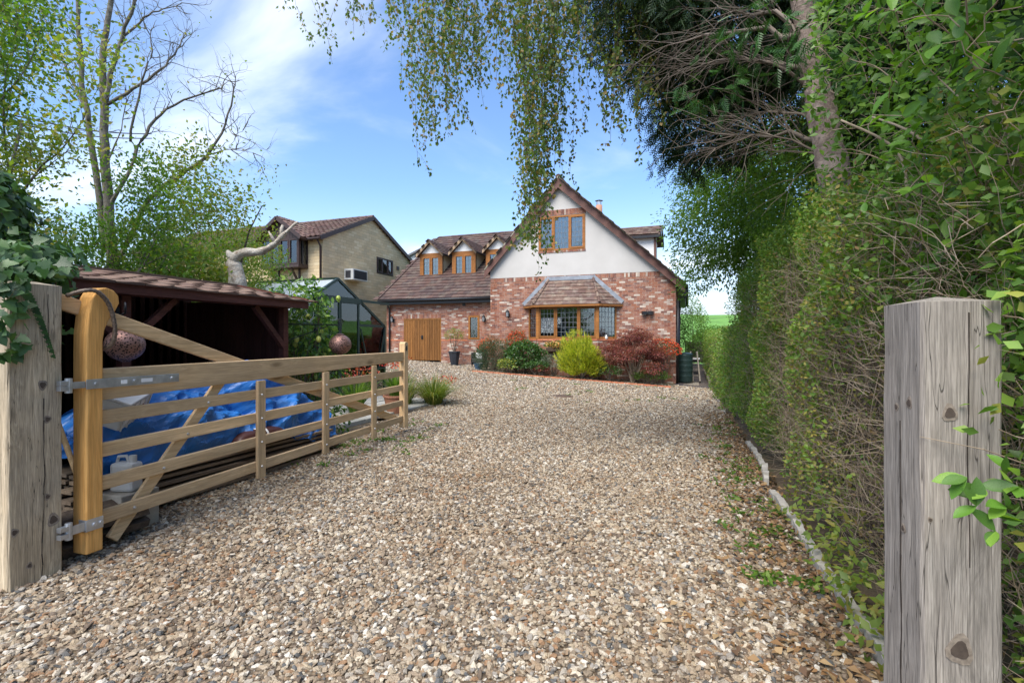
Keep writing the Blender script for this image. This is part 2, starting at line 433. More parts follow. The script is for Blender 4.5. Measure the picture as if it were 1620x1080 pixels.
M_slate = gravel_mat('slate_chips', [(0.10, 0.10, 0.12), (0.15, 0.15, 0.18), (0.07, 0.07, 0.09), (0.20, 0.19, 0.22)], 30, 0.5)
M_conc = m_mat('concrete', [(0.34, 0.31, 0.265), (0.42, 0.39, 0.34)], 0.9, src='noise', nscale=6, namt=0.2, dirt=((0.14, 0.125, 0.075), 7, 0.75), bump=(60, 0.35, 0.004))

def sheet(name, xs, ys, dz, mt, inside=None):
    mb = MB(); idx = {}
    def vid(i, j):
        if (i, j) not in idx:
            idx[(i, j)] = len(mb.v); mb.v.append((xs[i], ys[j], gz(xs[i], ys[j]) + dz))
        return idx[(i, j)]
    for j in range(len(ys) - 1):
        for i in range(len(xs) - 1):
            if inside and not inside((xs[i] + xs[i + 1]) / 2, (ys[j] + ys[j + 1]) / 2): continue
            mb.f.append((vid(i, j), vid(i + 1, j), vid(i + 1, j + 1), vid(i, j + 1))); mb.mi.append(0)
    o = mb.build(name, mt, smooth=True); o['kind'] = 'structure'; return o
def rng_(a, b, s): return [a + (b - a) * i / max(1, round((b - a) / s)) for i in range(round((b - a) / s) + 1)]
gx = [-400, -250, -160, -100, -60, -40] + rng_(-28, 8, 1.0) + [12, 20, 40, 80, 160, 300]
gy = [-120, -60, -30, -15] + rng_(-8, 40, 1.0) + rng_(42, 100, 3) + [130, 200, 400, 800]
sheet('ground', gx, gy, -0.05, M_soil, lambda x, y: y < 33)
sheet('hill', gx, gy, -0.05, M_grass, lambda x, y: y >= 33)
def in_drive(x, y):
    if x > 0.8 or y < -4: return False
    if y < 6.6: return x > -4.55
    if y < 7.6: return x > -4.9
    if y < 12.3: return x > -5.6 if y < 10.4 else x > -6.9
    if x < -8: return x > -15.5 and y < 21.35
    return y < 19.3
sheet('driveway', rng_(-16, 1.0, 0.2), rng_(-4, 21.6, 0.2), 0.0, M_gravel, in_drive)
sheet('path', rng_(-0.5, 0.8, 0.13), rng_(19.4, 31, 0.5), 0.005, M_slate)

# the loose flints: points with size, turn and stretch, instanced by geometry nodes
def gravel():
    pts, scl = [], []
    def scatter(x0, x1, y0, y1, dens, s0, s1):
        n = int((x1 - x0) * (y1 - y0) * dens)
        X = NPR.uniform(x0, x1, n); Y = NPR.uniform(y0, y1, n)
        d = -X * SN + Y * CS; a = (X * CS + Y * SN) / np.maximum(d, 0.1)
        ok = (d > 1.6) & (np.abs(a) < 1.12)
        for x, y, k in zip(X[ok], Y[ok], NPR.uniform(0, 1, ok.sum())):
            if in_drive(x, y) and not (x > 0.25 and R_.random() < (x - 0.25) * 1.4 and y < 9):
                s_ = s0 + (s1 - s0) * k ** 2.6
                pts.append((x, y, gz(x, y) + s_ * R_.uniform(-0.25, 0.6))); scl.append((s_ * R_.uniform(0.8, 1.45), s_ * R_.uniform(0.6, 1.0), s_ * R_.uniform(0.4, 0.75)))
    scatter(-4.6, 0.8, 1.0, 3.4, 4700, 0.0060, 0.0205)
    scatter(-4.6, 0.8, 3.4, 6.0, 3700, 0.0068, 0.0205)
    scatter(-5.0, 0.8, 6.0, 9.5, 2500, 0.0085, 0.0225)
    scatter(-8.0, 0.8, 9.5, 14, 1150, 0.0125, 0.028)
    scatter(-15, 0.8, 14, 21.3, 420, 0.017, 0.034)
    n = len(pts)
    me = bpy.data.meshes.new('gravel'); me.vertices.add(n)
    me.vertices.foreach_set('co', np.array(pts, np.float32).ravel())
    at = me.attributes.new('size', 'FLOAT_VECTOR', 'POINT'); at.data.foreach_set('vector', np.array(scl, np.float32).ravel())
    rt = NPR.normal(0, 0.35, (n, 3)); rt[:, 2] = NPR.uniform(0, 6.28, n)
    at = me.attributes.new('turn', 'FLOAT_VECTOR', 'POINT'); at.data.foreach_set('vector', rt.astype(np.float32).ravel())
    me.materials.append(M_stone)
    o = bpy.data.objects.new('gravel', me); COL.objects.link(o)
    ng = bpy.data.node_groups.new('gravel_scatter', 'GeometryNodeTree')
    ng.interface.new_socket('Geometry', in_out='INPUT', socket_type='NodeSocketGeometry')
    ng.interface.new_socket('Geometry', in_out='OUTPUT', socket_type='NodeSocketGeometry')
    N = ng.nodes.new; L = ng.links.new
    gi = N('NodeGroupInput'); go = N('NodeGroupOutput'); jn = N('GeometryNodeJoinGeometry')
    for k in range(7):
        ic = N('GeometryNodeMeshIcoSphere'); ic.inputs['Radius'].default_value = 1.0; ic.inputs['Subdivisions'].default_value = 2 if k % 2 else 1
        sp = N('GeometryNodeSetPosition'); ps = N('GeometryNodeInputPosition'); ad = N('ShaderNodeVectorMath'); ad.operation = 'ADD'
        ad.inputs[1].default_value = (k * 7.3, k * 3.1, k * 1.7)
        no = N('ShaderNodeTexNoise'); no.inputs['Scale'].default_value = 0.9; no.inputs['Detail'].default_value = 1.0
        sb = N('ShaderNodeVectorMath'); sb.operation = 'SUBTRACT'; sb.inputs[1].default_value = (0.5, 0.5, 0.5)
        ml = N('ShaderNodeVectorMath'); ml.operation = 'SCALE'; ml.inputs['Scale'].default_value = 1.9
        L(ps.outputs[0], ad.inputs[0]); L(ad.outputs[0], no.inputs['Vector']); L(no.outputs['Color'], sb.inputs[0]); L(sb.outputs[0], ml.inputs[0])
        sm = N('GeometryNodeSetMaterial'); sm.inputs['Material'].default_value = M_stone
        L(ic.outputs[0], sp.inputs[0]); L(ml.outputs[0], sp.inputs['Offset']); L(sp.outputs[0], sm.inputs[0])
        gt = N('GeometryNodeGeometryToInstance'); L(sm.outputs[0], gt.inputs[0]); L(gt.outputs[0], jn.inputs[0])
    iop = N('GeometryNodeInstanceOnPoints'); iop.inputs['Pick Instance'].default_value = True
    na = N('GeometryNodeInputNamedAttribute'); na.data_type = 'FLOAT_VECTOR'; na.inputs['Name'].default_value = 'size'
    nb = N('GeometryNodeInputNamedAttribute'); nb.data_type = 'FLOAT_VECTOR'; nb.inputs['Name'].default_value = 'turn'
    e2 = N('FunctionNodeEulerToRotation')
    L(nb.outputs[0], e2.inputs[0]); L(gi.outputs[0], iop.inputs['Points']); L(jn.outputs[0], iop.inputs['Instance'])
    L(e2.outputs[0], iop.inputs['Rotation']); L(na.outputs[0], iop.inputs['Scale']); L(iop.outputs[0], go.inputs[0])
    md = o.modifiers.new('scatter', 'NODES'); md.node_group = ng
    tag(o, 'loose cream, tan and grey flint gravel covering the driveway', 'gravel', kind='stuff')
gravel()

# ------------------------------------------------------------------ the brick house
BRICKS = [(0.282, 0.114, 0.068), (0.258, 0.102, 0.061), (0.306, 0.133, 0.083), (0.239, 0.094, 0.061), (0.291, 0.126, 0.080), (0.209, 0.083, 0.058), (0.272, 0.109, 0.067), (0.316, 0.155, 0.102),
          (0.165, 0.075, 0.058), (0.253, 0.111, 0.078), (0.287, 0.121, 0.071), (0.389, 0.296, 0.240), (0.296, 0.136, 0.090), (0.175, 0.083, 0.064), (0.50, 0.41, 0.33)]
M_brick = m_mat('brick', BRICKS, 0.9, nscale=2.2, namt=0.14, fine=(45, 0.16), dirt=((0.60, 0.52, 0.44), 5, 0.28), bump=(90, 0.3, 0.004), spec=0.2)
M_obrick = m_mat('orange_brick', [(0.47, 0.16, 0.08), (0.42, 0.14, 0.075), (0.50, 0.19, 0.10)], 0.9, nscale=3, namt=0.12, fine=(45, 0.12), spec=0.2)
M_mortar = m_mat('mortar', [(0.42, 0.36, 0.29)], 0.95, src='noise', nscale=3, namt=0.15)
M_render = m_mat('white_render', [(0.47, 0.445, 0.41), (0.51, 0.485, 0.45)], 0.9, src='noise', nscale=0.8, namt=0.04, bump=(70, 0.25, 0.004), spec=0.2)
M_barge = m_mat('brown_board', [(0.13, 0.058, 0.042)], 0.6, nscale=4, namt=0.2, fine=(30, 0.12))
M_oak = m_wood('golden_oak', (0.36, 0.155, 0.045), (0.25, 0.095, 0.026), 'X', 1.2, 0.45, knots=0.1, crack=0.05, bump=0.06)
M_oakd = m_wood('golden_oak_door', (0.257, 0.117, 0.035), (0.156, 0.064, 0.017), 'Z', 0.8, 0.5, knots=0.15, crack=0.1, bump=0.08)
M_tile = m_mat('brown_roof_tile', [(0.087, 0.055, 0.047), (0.074, 0.046, 0.041), (0.099, 0.062, 0.052), (0.065, 0.043, 0.040), (0.091, 0.052, 0.042)], 0.85, nscale=1.5, namt=0.2, fine=(40, 0.15), dirt=((0.20, 0.18, 0.14), 2.5, 0.45), spec=0.25)
M_tilew = m_mat('weathered_roof_tile', [(0.143, 0.088, 0.067), (0.118, 0.071, 0.057), (0.168, 0.109, 0.084), (0.130, 0.084, 0.071)], 0.88, nscale=2.0, namt=0.25, fine=(40, 0.18), dirt=((0.30, 0.27, 0.21), 4, 0.6), spec=0.2)
M_verge = m_mat('verge_mortar', [(0.27, 0.25, 0.19), (0.20, 0.18, 0.13), (0.31, 0.27, 0.21)], 0.9, nscale=3, namt=0.2, dirt=((0.12, 0.13, 0.06), 4, 0.5))
M_lead = m_mat('lead_flashing', [(0.22, 0.235, 0.26), (0.28, 0.30, 0.33)], 0.55, 0.3, src='noise', nscale=5, namt=0.2)
M_black = m_mat('black_plastic', [(0.018, 0.018, 0.02)], 0.4)
M_iron = m_mat('black_iron', [(0.02, 0.02, 0.022)], 0.55, 0.4, nscale=20, namt=0.2)
M_cream = m_mat('cream_cladding', [(0.62, 0.55, 0.38)], 0.8, src='noise', nscale=2, namt=0.08)
M_white = m_mat('white_paint', [(0.74, 0.73, 0.70)], 0.6, src='noise', nscale=2, namt=0.05)
M_glassd = m_glass('window_glass', refl=1.5, clear=0.98)
M_leadl = m_mat('lead_strip', [(0.16, 0.17, 0.18)], 0.5, 0.5)
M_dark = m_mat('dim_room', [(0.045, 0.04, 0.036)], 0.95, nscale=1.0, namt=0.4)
M_net = m_mat('net_curtain', [(0.74, 0.80, 0.86)], 0.9, src='noise', nscale=6, namt=0.1)
M_china = m_mat('glazed_china', [(0.68, 0.68, 0.66)], 0.3)
M_lglass = m_mat('frosted_lamp_glass', [(0.36, 0.37, 0.37)], 0.3)
X1 = Vector((1, 0, 0)); Y1 = Vector((0, 1, 0)); Z1 = Vector((0, 0, 1))

def cells(x0, x1, z0, z1, holes):
    xs = sorted({x0, x1, *[min(max(h[i], x0), x1) for h in holes for i in (0, 1)]})
    zs = sorted({z0, z1, *[min(max(h[i], z0), z1) for h in holes for i in (2, 3)]})
    for a, b in zip(xs, xs[1:]):
        run = None
        for c, d in zip(zs, zs[1:]):
            hole = any(h[0] < (a + b) / 2 < h[1] and h[2] < (c + d) / 2 < h[3] for h in holes)
            if hole:
                if run: yield a, b, run[0], run[1]
                run = None
            else: run = (run[0], d) if run else (c, d)
        if run: yield a, b, run[0], run[1]
def slab(mb, O, U, N, x0, x1, z0, z1, holes, th, off=0.0):
    """wall slab in the plane through O with horizontal U and outward N; its face at N*off"""
    for a, b, c, d in cells(x0, x1, z0, z1, holes):
        p = [O + U * u + Z1 * z + N * off for u, z in ((a, c), (b, c), (b, d), (a, d))]
        mb.prism(p, -N * th)
def bricks(mb, O, U, N, x0, x1, z0, z1, holes, top=None, L=0.225, H=0.075, proud=0.007, skip=()):
    nz = int((z1 - z0) / H + 0.5)
    for k in range(nz):
        z = z0 + k * H
        if any(a <= z + H / 2 <= b for a, b in skip): continue
        iv = [(x0, x1)]
        if top:
            iv = [top(z + H)]
        for h in holes:
            if h[2] < z + H * 0.5 < h[3]:
                nv = []
                for a, b in iv:
                    if h[1] <= a or h[0] >= b: nv.append((a, b)); continue
                    if h[0] > a: nv.append((a, h[0]))
                    if h[1] < b: nv.append((h[1], b))
                iv = nv
        for a, b in iv:
            u = math.floor(a / L) * L - (L / 2 if k % 2 else 0)
            while u < b:
                p, q = max(u, a) + 0.005, min(u + L, b) - 0.005
                u += L
                if q - p < 0.03: continue
                pr = proud + R_.uniform(-0.003, 0.003)
                c = [O + U * s_ + Z1 * t_ + N * n_ for n_ in (0.0, pr) for s_, t_ in ((p, z + 0.005), (q, z + 0.005), (q, z + H - 0.005), (p, z + H - 0.005))]
                mb.add(c, [(4, 5, 6, 7), (0, 1, 5, 4), (1, 2, 6, 5), (2, 3, 7, 6), (3, 0, 4, 7)])
def soldiers(mb, O, U, N, x0, x1, z0, z1, proud=0.010, w_=0.075):
    n = max(1, round((x1 - x0) / w_)); ww = (x1 - x0) / n
    for i in range(n):
        a, b = x0 + i * ww + 0.004, x0 + (i + 1) * ww - 0.004
        pr = proud + R_.uniform(-0.002, 0.002)
        c = [O + U * s_ + Z1 * t_ + N * n_ for n_ in (0.0, pr) for s_, t_ in ((a, z0 + 0.004), (b, z0 + 0.004), (b, z1 - 0.004), (a, z1 - 0.004))]
        mb.add(c, [(4, 5, 6, 7), (0, 1, 5, 4), (1, 2, 6, 5), (2, 3, 7, 6), (3, 0, 4, 7)])
def tiles(mb, O, U, V, nu, nv, pu, pv, inside=None, th=0.025, stagger=0.5, roll=False):
    N = U.cross(V).normalized()
    for j in range(nv):
        for i in range(-1 if stagger else 0, nu):
            u0 = (i + (stagger if j % 2 else 0)) * pu; v0 = j * pv
            if inside and not inside(u0 + pu / 2, v0 + pv / 2): continue
            jt = R_.uniform(-0.004, 0.004); lift = th * 1.6 + R_.uniform(-0.004, 0.004)
            a, b = u0 + 0.004, u0 + pu - 0.004
            lo = O + V * (v0 - 0.01 + jt); hi = O + V * (v0 + pv + 0.02)
            if roll:
                P = []
                for k, (f_, h_) in enumerate(((0, 0), (0.35, 0.0), (0.6, 0.045), (0.85, 0.045), (1, 0))):
                    u = a + (b - a) * f_
                    P += [lo + U * u + N * (lift + h_), hi + U * u + N * (0.006 + h_), lo + U * u + N * (lift + h_ - th)]
                fs = []
                for k in range(4): fs += [(3 * k, 3 * k + 3, 3 * k + 4, 3 * k + 1), (3 * k + 2, 3 * k + 5, 3 * k + 3, 3 * k)]
                mb.add(P, fs)
            else:
                P = [lo + U * a + N * (lift - th), lo + U * b + N * (lift - th), hi + U * b - N * 0.004, hi + U * a - N * 0.004,
                     lo + U * a + N * lift, lo + U * b + N * lift, hi + U * b + N * 0.010, hi + U * a + N * 0.010]
                mb.add(P, [(4, 5, 6, 7), (0, 1, 5, 4), (1, 2, 6, 5), (3, 0, 4, 7)])

def window(parent, O, U, N, w_, h_, lights, frame=M_oak, lead=(3, 6), curtain=None, name='window', fr=0.065, dep=0.07, mull=0.075, glass=M_glassd):
    """O = bottom-left corner on the wall face; lights = list of (share, opens)"""
    mb = MB()
    def bx(u0, u1, z0, z1, n0, n1, m_=mb):
        m_.prism([O + U * u + Z1 * z + N * n0 for u, z in ((u0, z0), (u1, z0), (u1, z1), (u0, z1))], N * (n1 - n0))
    bx(0, w_, 0, fr, -dep, 0.02); bx(0, w_, h_ - fr, h_, -dep, 0.02)
    bx(0, fr, fr, h_ - fr, -dep, 0.02); bx(w_ - fr, w_, fr, h_ - fr, -dep, 0.02)
    inner = w_ - 2 * fr - mull * (len(lights) - 1); tot = sum(a for a, _ in lights); u = fr
    panes = []
    for k, (a, opens) in enumerate(lights):
        ww = inner * a / tot; p0, p1, q0, q1 = u, u + ww, fr, h_ - fr
        if opens:
            e = 0.045
            bx(p0 - 0.015, p1 + 0.015, q0 - 0.015, q0 + e, -0.03, 0.035); bx(p0 - 0.015, p1 + 0.015, q1 - e, q1 + 0.015, -0.03, 0.035)
            bx(p0 - 0.015, p0 + e, q0 + e, q1 - e, -0.03, 0.035); bx(p1 - e, p1 + 0.015, q0 + e, q1 - e, -0.03, 0.035)
            p0 += e; p1 -= e; q0 += e; q1 -= e
        panes.append((p0, p1, q0, q1)); u += ww
        if k < len(lights) - 1: bx(u, u + mull, fr, h_ - fr, -dep, 0.022); u += mull
    wo_ = mb.build(name, frame, parent)
    for p0, p1, q0, q1 in panes:
        pm = MB(); bx(p0, p1, q0, q1, -0.025, -0.018, pm); pm.build('pane', glass, wo_)
        if lead:
            lm = MB(); nx = max(1, round((p1 - p0) / lead[0])); nz_ = max(1, round((q1 - q0) / lead[1])); t_ = 0.008
            for i in range(1, nx): x = p0 + (p1 - p0) * i / nx; bx(x - t_, x + t_, q0, q1, -0.0165, -0.012, lm)
            for i in range(1, nz_): z = q0 + (q1 - q0) * i / nz_; bx(p0, p1, z - t_, z + t_, -0.016, -0.0115, lm)
            if lm.v: lm.build('lead_lattice', M_leadl, wo_)
    if curtain:
        cm = MB()
        def cf_(u_, v_): return O + U * (fr + (w_ - 2 * fr) * u_) + Z1 * (fr + (h_ - 2 * fr) * v_) - N * (0.055 + 0.008 * math.sin(u_ * w_ * 40))
        cm.grid(cf_, max(8, int(w_ * 40)), 1); cm.build('curtain', curtain, wo_, smooth=True)
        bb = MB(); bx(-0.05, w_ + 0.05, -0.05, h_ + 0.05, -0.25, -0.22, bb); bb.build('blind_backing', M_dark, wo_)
    return wo_

house = thing('detached_house', 'red brick house with white rendered gable and garage wing at the end of the drive', 'house', (-4.3, 20, 0.2))
FO = Vector((0, 20, 0)); NF = -Y1
AX, AZ = -5.02, 8.13                                     # gable apex (outer edge)
LX, LZ = -8.26, 4.50; RX, RZ = -0.13, 3.62
sl, sr = (AZ - LZ) / (AX - LX), (AZ - RZ) / (RX - AX)
def roofz(x, d=0.0): return (AZ - d - (AX - x) * sl) if x < AX else (AZ - d - (x - AX) * sr)
WL, WR, BL = -8.07, -0.47, 4.10
bay = (-6.27, -2.76, 1.50, 2.80); uw = (-5.90, -3.94, 5.14, 6.56)
core = MB(); TH = 0.30
slab(core, FO, X1, NF, WL, WR, -0.45, 3.55, [bay], TH)
xs_ = sorted([WL, uw[0], AX, uw[1], -1.0, WR])
slab(core, FO, X1, NF, WL, -1.0, 3.55, BL, [], TH)
core.prism([(-1.0, 20, 3.55), (WR, 20, 3.55), (WR, 20, roofz(WR, 0.3)), (-1.0, 20, BL)], (0, TH, 0))
core.build('brick_wall', M_mortar, house)
rend = MB()
def rpiece(pts): rend.prism([(x, 19.985, z) for x, z in pts], (0, TH, 0))
rpiece([(WL, BL), (uw[0], BL), (uw[0], roofz(uw[0], .25)), (WL, roofz(WL, .25))])
rpiece([(uw[0], BL), (uw[1], BL), (uw[1], uw[2]), (uw[0], uw[2])])
rpiece([(uw[0], uw[3]), (uw[1], uw[3]), (uw[1], roofz(uw[1], .25)), (AX, AZ - .25), (uw[0], roofz(uw[0], .25))])
rpiece([(uw[1], BL), (-0.95, BL), (-0.95, roofz(-0.95, .25)), (uw[1], roofz(uw[1], .25))])
rend.build('rendered_gable', M_render, house)
bk = MB()
def mtop(z):
    r = WR
    if z > 3.55: r = min(WR, AX + (AZ - .35 - z) / sr)
    return (WL, r)
bricks(bk, FO, X1, NF, WL, WR, -0.43, 3.92, [bay], mtop, skip=[(1.44, 1.52)])
# return of the right-hand side wall
SO = Vector((WR, 20, 0))
slabm = MB(); slab(slabm, SO, Y1, X1, 0, 11.2, -0.45, 3.75, [], TH, -0.002); slab(slabm, Vector((WL, 31.2, 0)), X1, Y1, 0, 7.6, -0.4, 4.2, [], TH); slab(slabm, Vector((WL, 20, 0)), Y1, -X1, 0, 11.2, 0, 4.2, [], TH, -0.002)
slabm.build('side_wall', M_mortar, house)
bricks(bk, SO, Y1, X1, 0.0, 11.2, -0.43, 3.62, [])
pieces(bk, 8, 'brick', M_brick, house, 280, 'brick_course', lambda c: (0 if (c.y < 20.0 and 1.55 < c.z) else 1000) + abs(c.x) + .0 * c.z)
ob = MB()
soldiers(ob, FO, X1, NF, WL + .01, -1.05, 3.925, 4.095, 0.012, 0.075)
soldiers(ob, FO, X1, NF, uw[0] - .02, uw[1] + .02, uw[3] + .02, uw[3] + .25, 0.03)
soldiers(ob, FO, X1, NF, uw[0] - .02, uw[1] + .02, uw[2] - .09, uw[2] - .005, 0.04)
ob.build('soldier_course', M_brick, house, kind='stuff')
sb_ = MB(); soldiers(sb_, FO, X1, NF, WL + .01, bay[0] - .1, 1.445, 1.515, 0.012, 0.225); soldiers(sb_, FO, X1, NF, bay[1] + .1, WR, 1.445, 1.515, 0.012, 0.225)
sb_.build('orange_band', M_obrick, house, kind='stuff')
# main roof
rf = MB(); y0, y1 = 19.80, 31.35
for (xa, za, xb, zb) in ((AX, AZ - .06, LX, LZ - .06), (RX, RZ - .06, AX, AZ - .06)):
    rf.add([(xa, y0, za), (xb, y0, zb), (xb, y1, zb), (xa, y1, za), (xa, y0, za - .12), (xb, y0, zb - .12), (xb, y1, zb - .12), (xa, y1, za - .12)], MB.BOX)
rf.build('main_roof', M_tile, house)
rt = MB()
Ur = Y1; Vr = Vector((AX - RX, 0, AZ - RZ)).normalized(); Lr = math.hypot(AX - RX, AZ - RZ)
tiles(rt, Vector((RX, y0, RZ - .055)), Y1, Vr, 35, int(Lr / .3), .33, .3)
Vl = Vector((AX - LX, 0, AZ - LZ)).normalized(); Ll = math.hypot(AX - LX, AZ - LZ)
tiles(rt, Vector((LX, y1, LZ - .055)), -Y1, Vl, 35, int(Ll / .3), .33, .3)
rt.build('main_roof_tiling', M_tile, house, kind='stuff')
for nm, xa, za, xb, zb in (('l', AX, AZ - .07, LX, LZ - .07), ('r', AX, AZ - .07, RX, RZ - .07)):
    b_ = MB(); T_ = .40
    b_.prism([(xa, 19.77, za), (xb, 19.77, zb), (xb, 19.77, zb - T_ * .8), (xa, 19.77, za - T_)], (0, .04, 0)); b_.build('barge_board', M_barge, house)
    v_ = MB(); n_ = 22
    for i in range(n_):
        f0, f1 = i / n_, (i + 0.96) / n_; up = .05 + R_.uniform(-.012, .012)
        A_, B_ = (xa + (xb - xa) * f0, za + (zb - za) * f0), (xa + (xb - xa) * f1, za + (zb - za) * f1)
        v_.prism([(A_[0], 19.755, A_[1] - .005), (B_[0], 19.755, B_[1] - .005), (B_[0], 19.755, B_[1] + up), (A_[0], 19.755, A_[1] + up + .02)], (0, .16, 0))
    v_.build('verge_tile', M_verge, house, kind='stuff')
    s_ = MB(); s_.prism([(xa, 19.81, za - .13), (xb, 19.81, zb - .13), (xb, 19.81, zb - .16), (xa, 19.81, za - .16)], (0, .22, 0)); s_.build('soffit_board', M_barge, house)
rg = MB()
for i in range(26): rg.tube([(AX, y0 + i * .445, AZ - .02), (AX, y0 + i * .445 + .43, AZ - .02)], [.12, .115], 8)
rg.build('ridge_tile', M_tile, house, kind='stuff')
gt = MB(); gt.tube([(RX + .06, y0 + .1, RZ - .12), (RX + .06, y1, RZ - .12)], .06, 8); gt.build('gutter', M_black, house, smooth=True)
fb = MB(); fb.mm(WR - .02, RX - .02, 20.02, 31.2, 3.36, 3.40); fb.build('soffit', M_black, house); fb = MB(); fb.mm(RX - .06, RX - .03, 19.9, 31.2, 3.28, 3.52); fb.build('eaves_board', M_black, house)
for yy, xx in ((20.12, WR + .06), (21.6, WR + .08)):
    d_ = MB(); d_.tube([(RX + .06, yy + .25, 3.46), (RX - .02, yy + .18, 3.2), (xx, yy, 3.0), (xx, yy, 1.2), (xx, yy, -.2)], .045, 8)
    d_.build('downpipe', M_black, house, smooth=True)
fl = MB(); fl.tube([(-4.15, 24.5, 6.9), (-4.15, 24.5, 8.05)], .16, 12); fl.build('flue_pipe', m_mat('terracotta_pot', [(0.38, 0.20, 0.13)], 0.8), house, smooth=True)
fc = MB(); fc.tube([(-4.15, 24.5, 8.05), (-4.15, 24.5, 8.22)], .13, 12); fc.tube([(-4.15, 24.5, 8.27), (-4.15, 24.5, 8.32)], [.2, .06], 12)
for a_ in range(4): fc.tube([(-4.15 + .12 * math.cos(a_ * 1.57), 24.5 + .12 * math.sin(a_ * 1.57), 8.2), (-4.15 + .12 * math.cos(a_ * 1.57), 24.5 + .12 * math.sin(a_ * 1.57), 8.3)], .012, 4)
fc.build('flue_cowl', m_mat('steel_cowl', [(0.5, 0.5, 0.5)], 0.35, 0.9), house)
# upper window
window(house, Vector((uw[0], 19.985, uw[2])), X1, NF, uw[1] - uw[0], uw[3] - uw[2], [(1, True), (1.05, False), (1, True)], lead=(.16, .21), curtain=M_net)
# bay: brick base, frame, roof
bp = [(-6.36, 20.0), (-5.78, 19.42), (-3.35, 19.42), (-2.67, 20.0)]
bb = MB(); bb.prism([(x, y, -.35) for x, y in bp], (0, 0, 1.78)); bb.build('bay_base', M_mortar, house)
bb = MB(); bo = MB()
for (a, b) in zip(bp, bp[1:]):
    A_, B_ = Vector((*a, 0)), Vector((*b, 0)); U_ = (B_ - A_); Lb = U_.length; U_.normalize(); N_ = Vector((U_.y, -U_.x, 0))
    bricks(bb, A_, U_, N_, 0, Lb, -.3, 1.43, []); soldiers(bo, A_, U_, N_, 0, Lb, 1.43, 1.50, 0.03, 0.225)
bb.build('bay_brick', M_brick, house, kind='stuff'); bo.build('bay_sill', M_obrick, house, kind='stuff')
for k, (a, b) in enumerate(zip(bp, bp[1:])):
    A_, B_ = Vector((*a, 1.50)), Vector((*b, 1.50)); U_ = (B_ - A_); Lb = U_.length; U_.normalize(); N_ = Vector((U_.y, -U_.x, 0))
    window(house, A_ - N_ * .03, U_, N_, Lb, 1.32, [(1, True), (1.25, False), (1, True)] if k == 1 else [(1, False)], lead=(.15, .19), name='bay_window', mull=.09, fr=.08)
for x, y in bp[1:3]:
    cp = MB(); cp.mm(x - .06, x + .06, y - .03, y + .09, 1.50, 2.82); cp.build('corner_post', M_oak, house)
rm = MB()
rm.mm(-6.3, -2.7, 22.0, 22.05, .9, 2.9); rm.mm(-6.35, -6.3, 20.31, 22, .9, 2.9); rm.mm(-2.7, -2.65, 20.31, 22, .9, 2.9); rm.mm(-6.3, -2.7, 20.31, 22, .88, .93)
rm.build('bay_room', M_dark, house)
bs = MB(); bs.prism([(x, y, 1.44) for x, y in ((-6.3, 20.3), (-6.24, 20.0), (-5.74, 19.5), (-3.4, 19.5), (-2.8, 20.0), (-2.72, 20.3))], (0, 0, .04)); bs.build('window_board', M_white, house)
curtain_m = m_mat('linen_curtain', [(0.50, 0.47, 0.40)], 0.9, nscale=6, namt=0.15)
for x0_, x1_, ya, yb in ((-6.26, -6.06, 20.0, 19.83), (-3.0, -2.80, 19.79, 19.97)):
    cu = MB(); cu.grid(lambda u, v: (x0_ + (x1_ - x0_) * u, ya + (yb - ya) * u + .1 + .02 * math.sin(u * 40), 1.5 + 1.25 * v), 24, 1); cu.build('bay_curtain', curtain_m, house, smooth=True)
sf = MB(); sf.mm(-5.5, -3.5, 21.0, 21.7, .95, 1.75); sf.mm(-5.5, -3.5, 21.6, 21.9, .95, 2.05); sf.build('sofa_back', m_mat('pale_sofa', [(0.30, 0.36, 0.46)], 0.9), house, bevel=.05)
for x_, k_ in ((-5.05, 1.0), (-4.35, 1.15), (-4.0, .8), (-3.05, .8)):
    o_ = MB(); o_.lathe((x_, 19.68, 1.481), [(0, 0), (.05 * k_, 0), (.075 * k_, .07 * k_), (.06 * k_, .14 * k_), (.025 * k_, .2 * k_), (.03 * k_, .23 * k_), (0, .235 * k_)], 12); ov = o_.build('china_ornament', M_china, None, smooth=True)
    tag(ov, {-5.05: 'small pale china bird ornament behind the leftmost open pane of the bay', -4.35: 'tall pale vase standing behind the middle pane of the bay window', -4.0: 'little pale ornament right of the tall vase in the bay window', -3.05: 'pale ornament at the right corner pane of the bay'}[x_], 'ornament', 'ornaments on the bay window board')
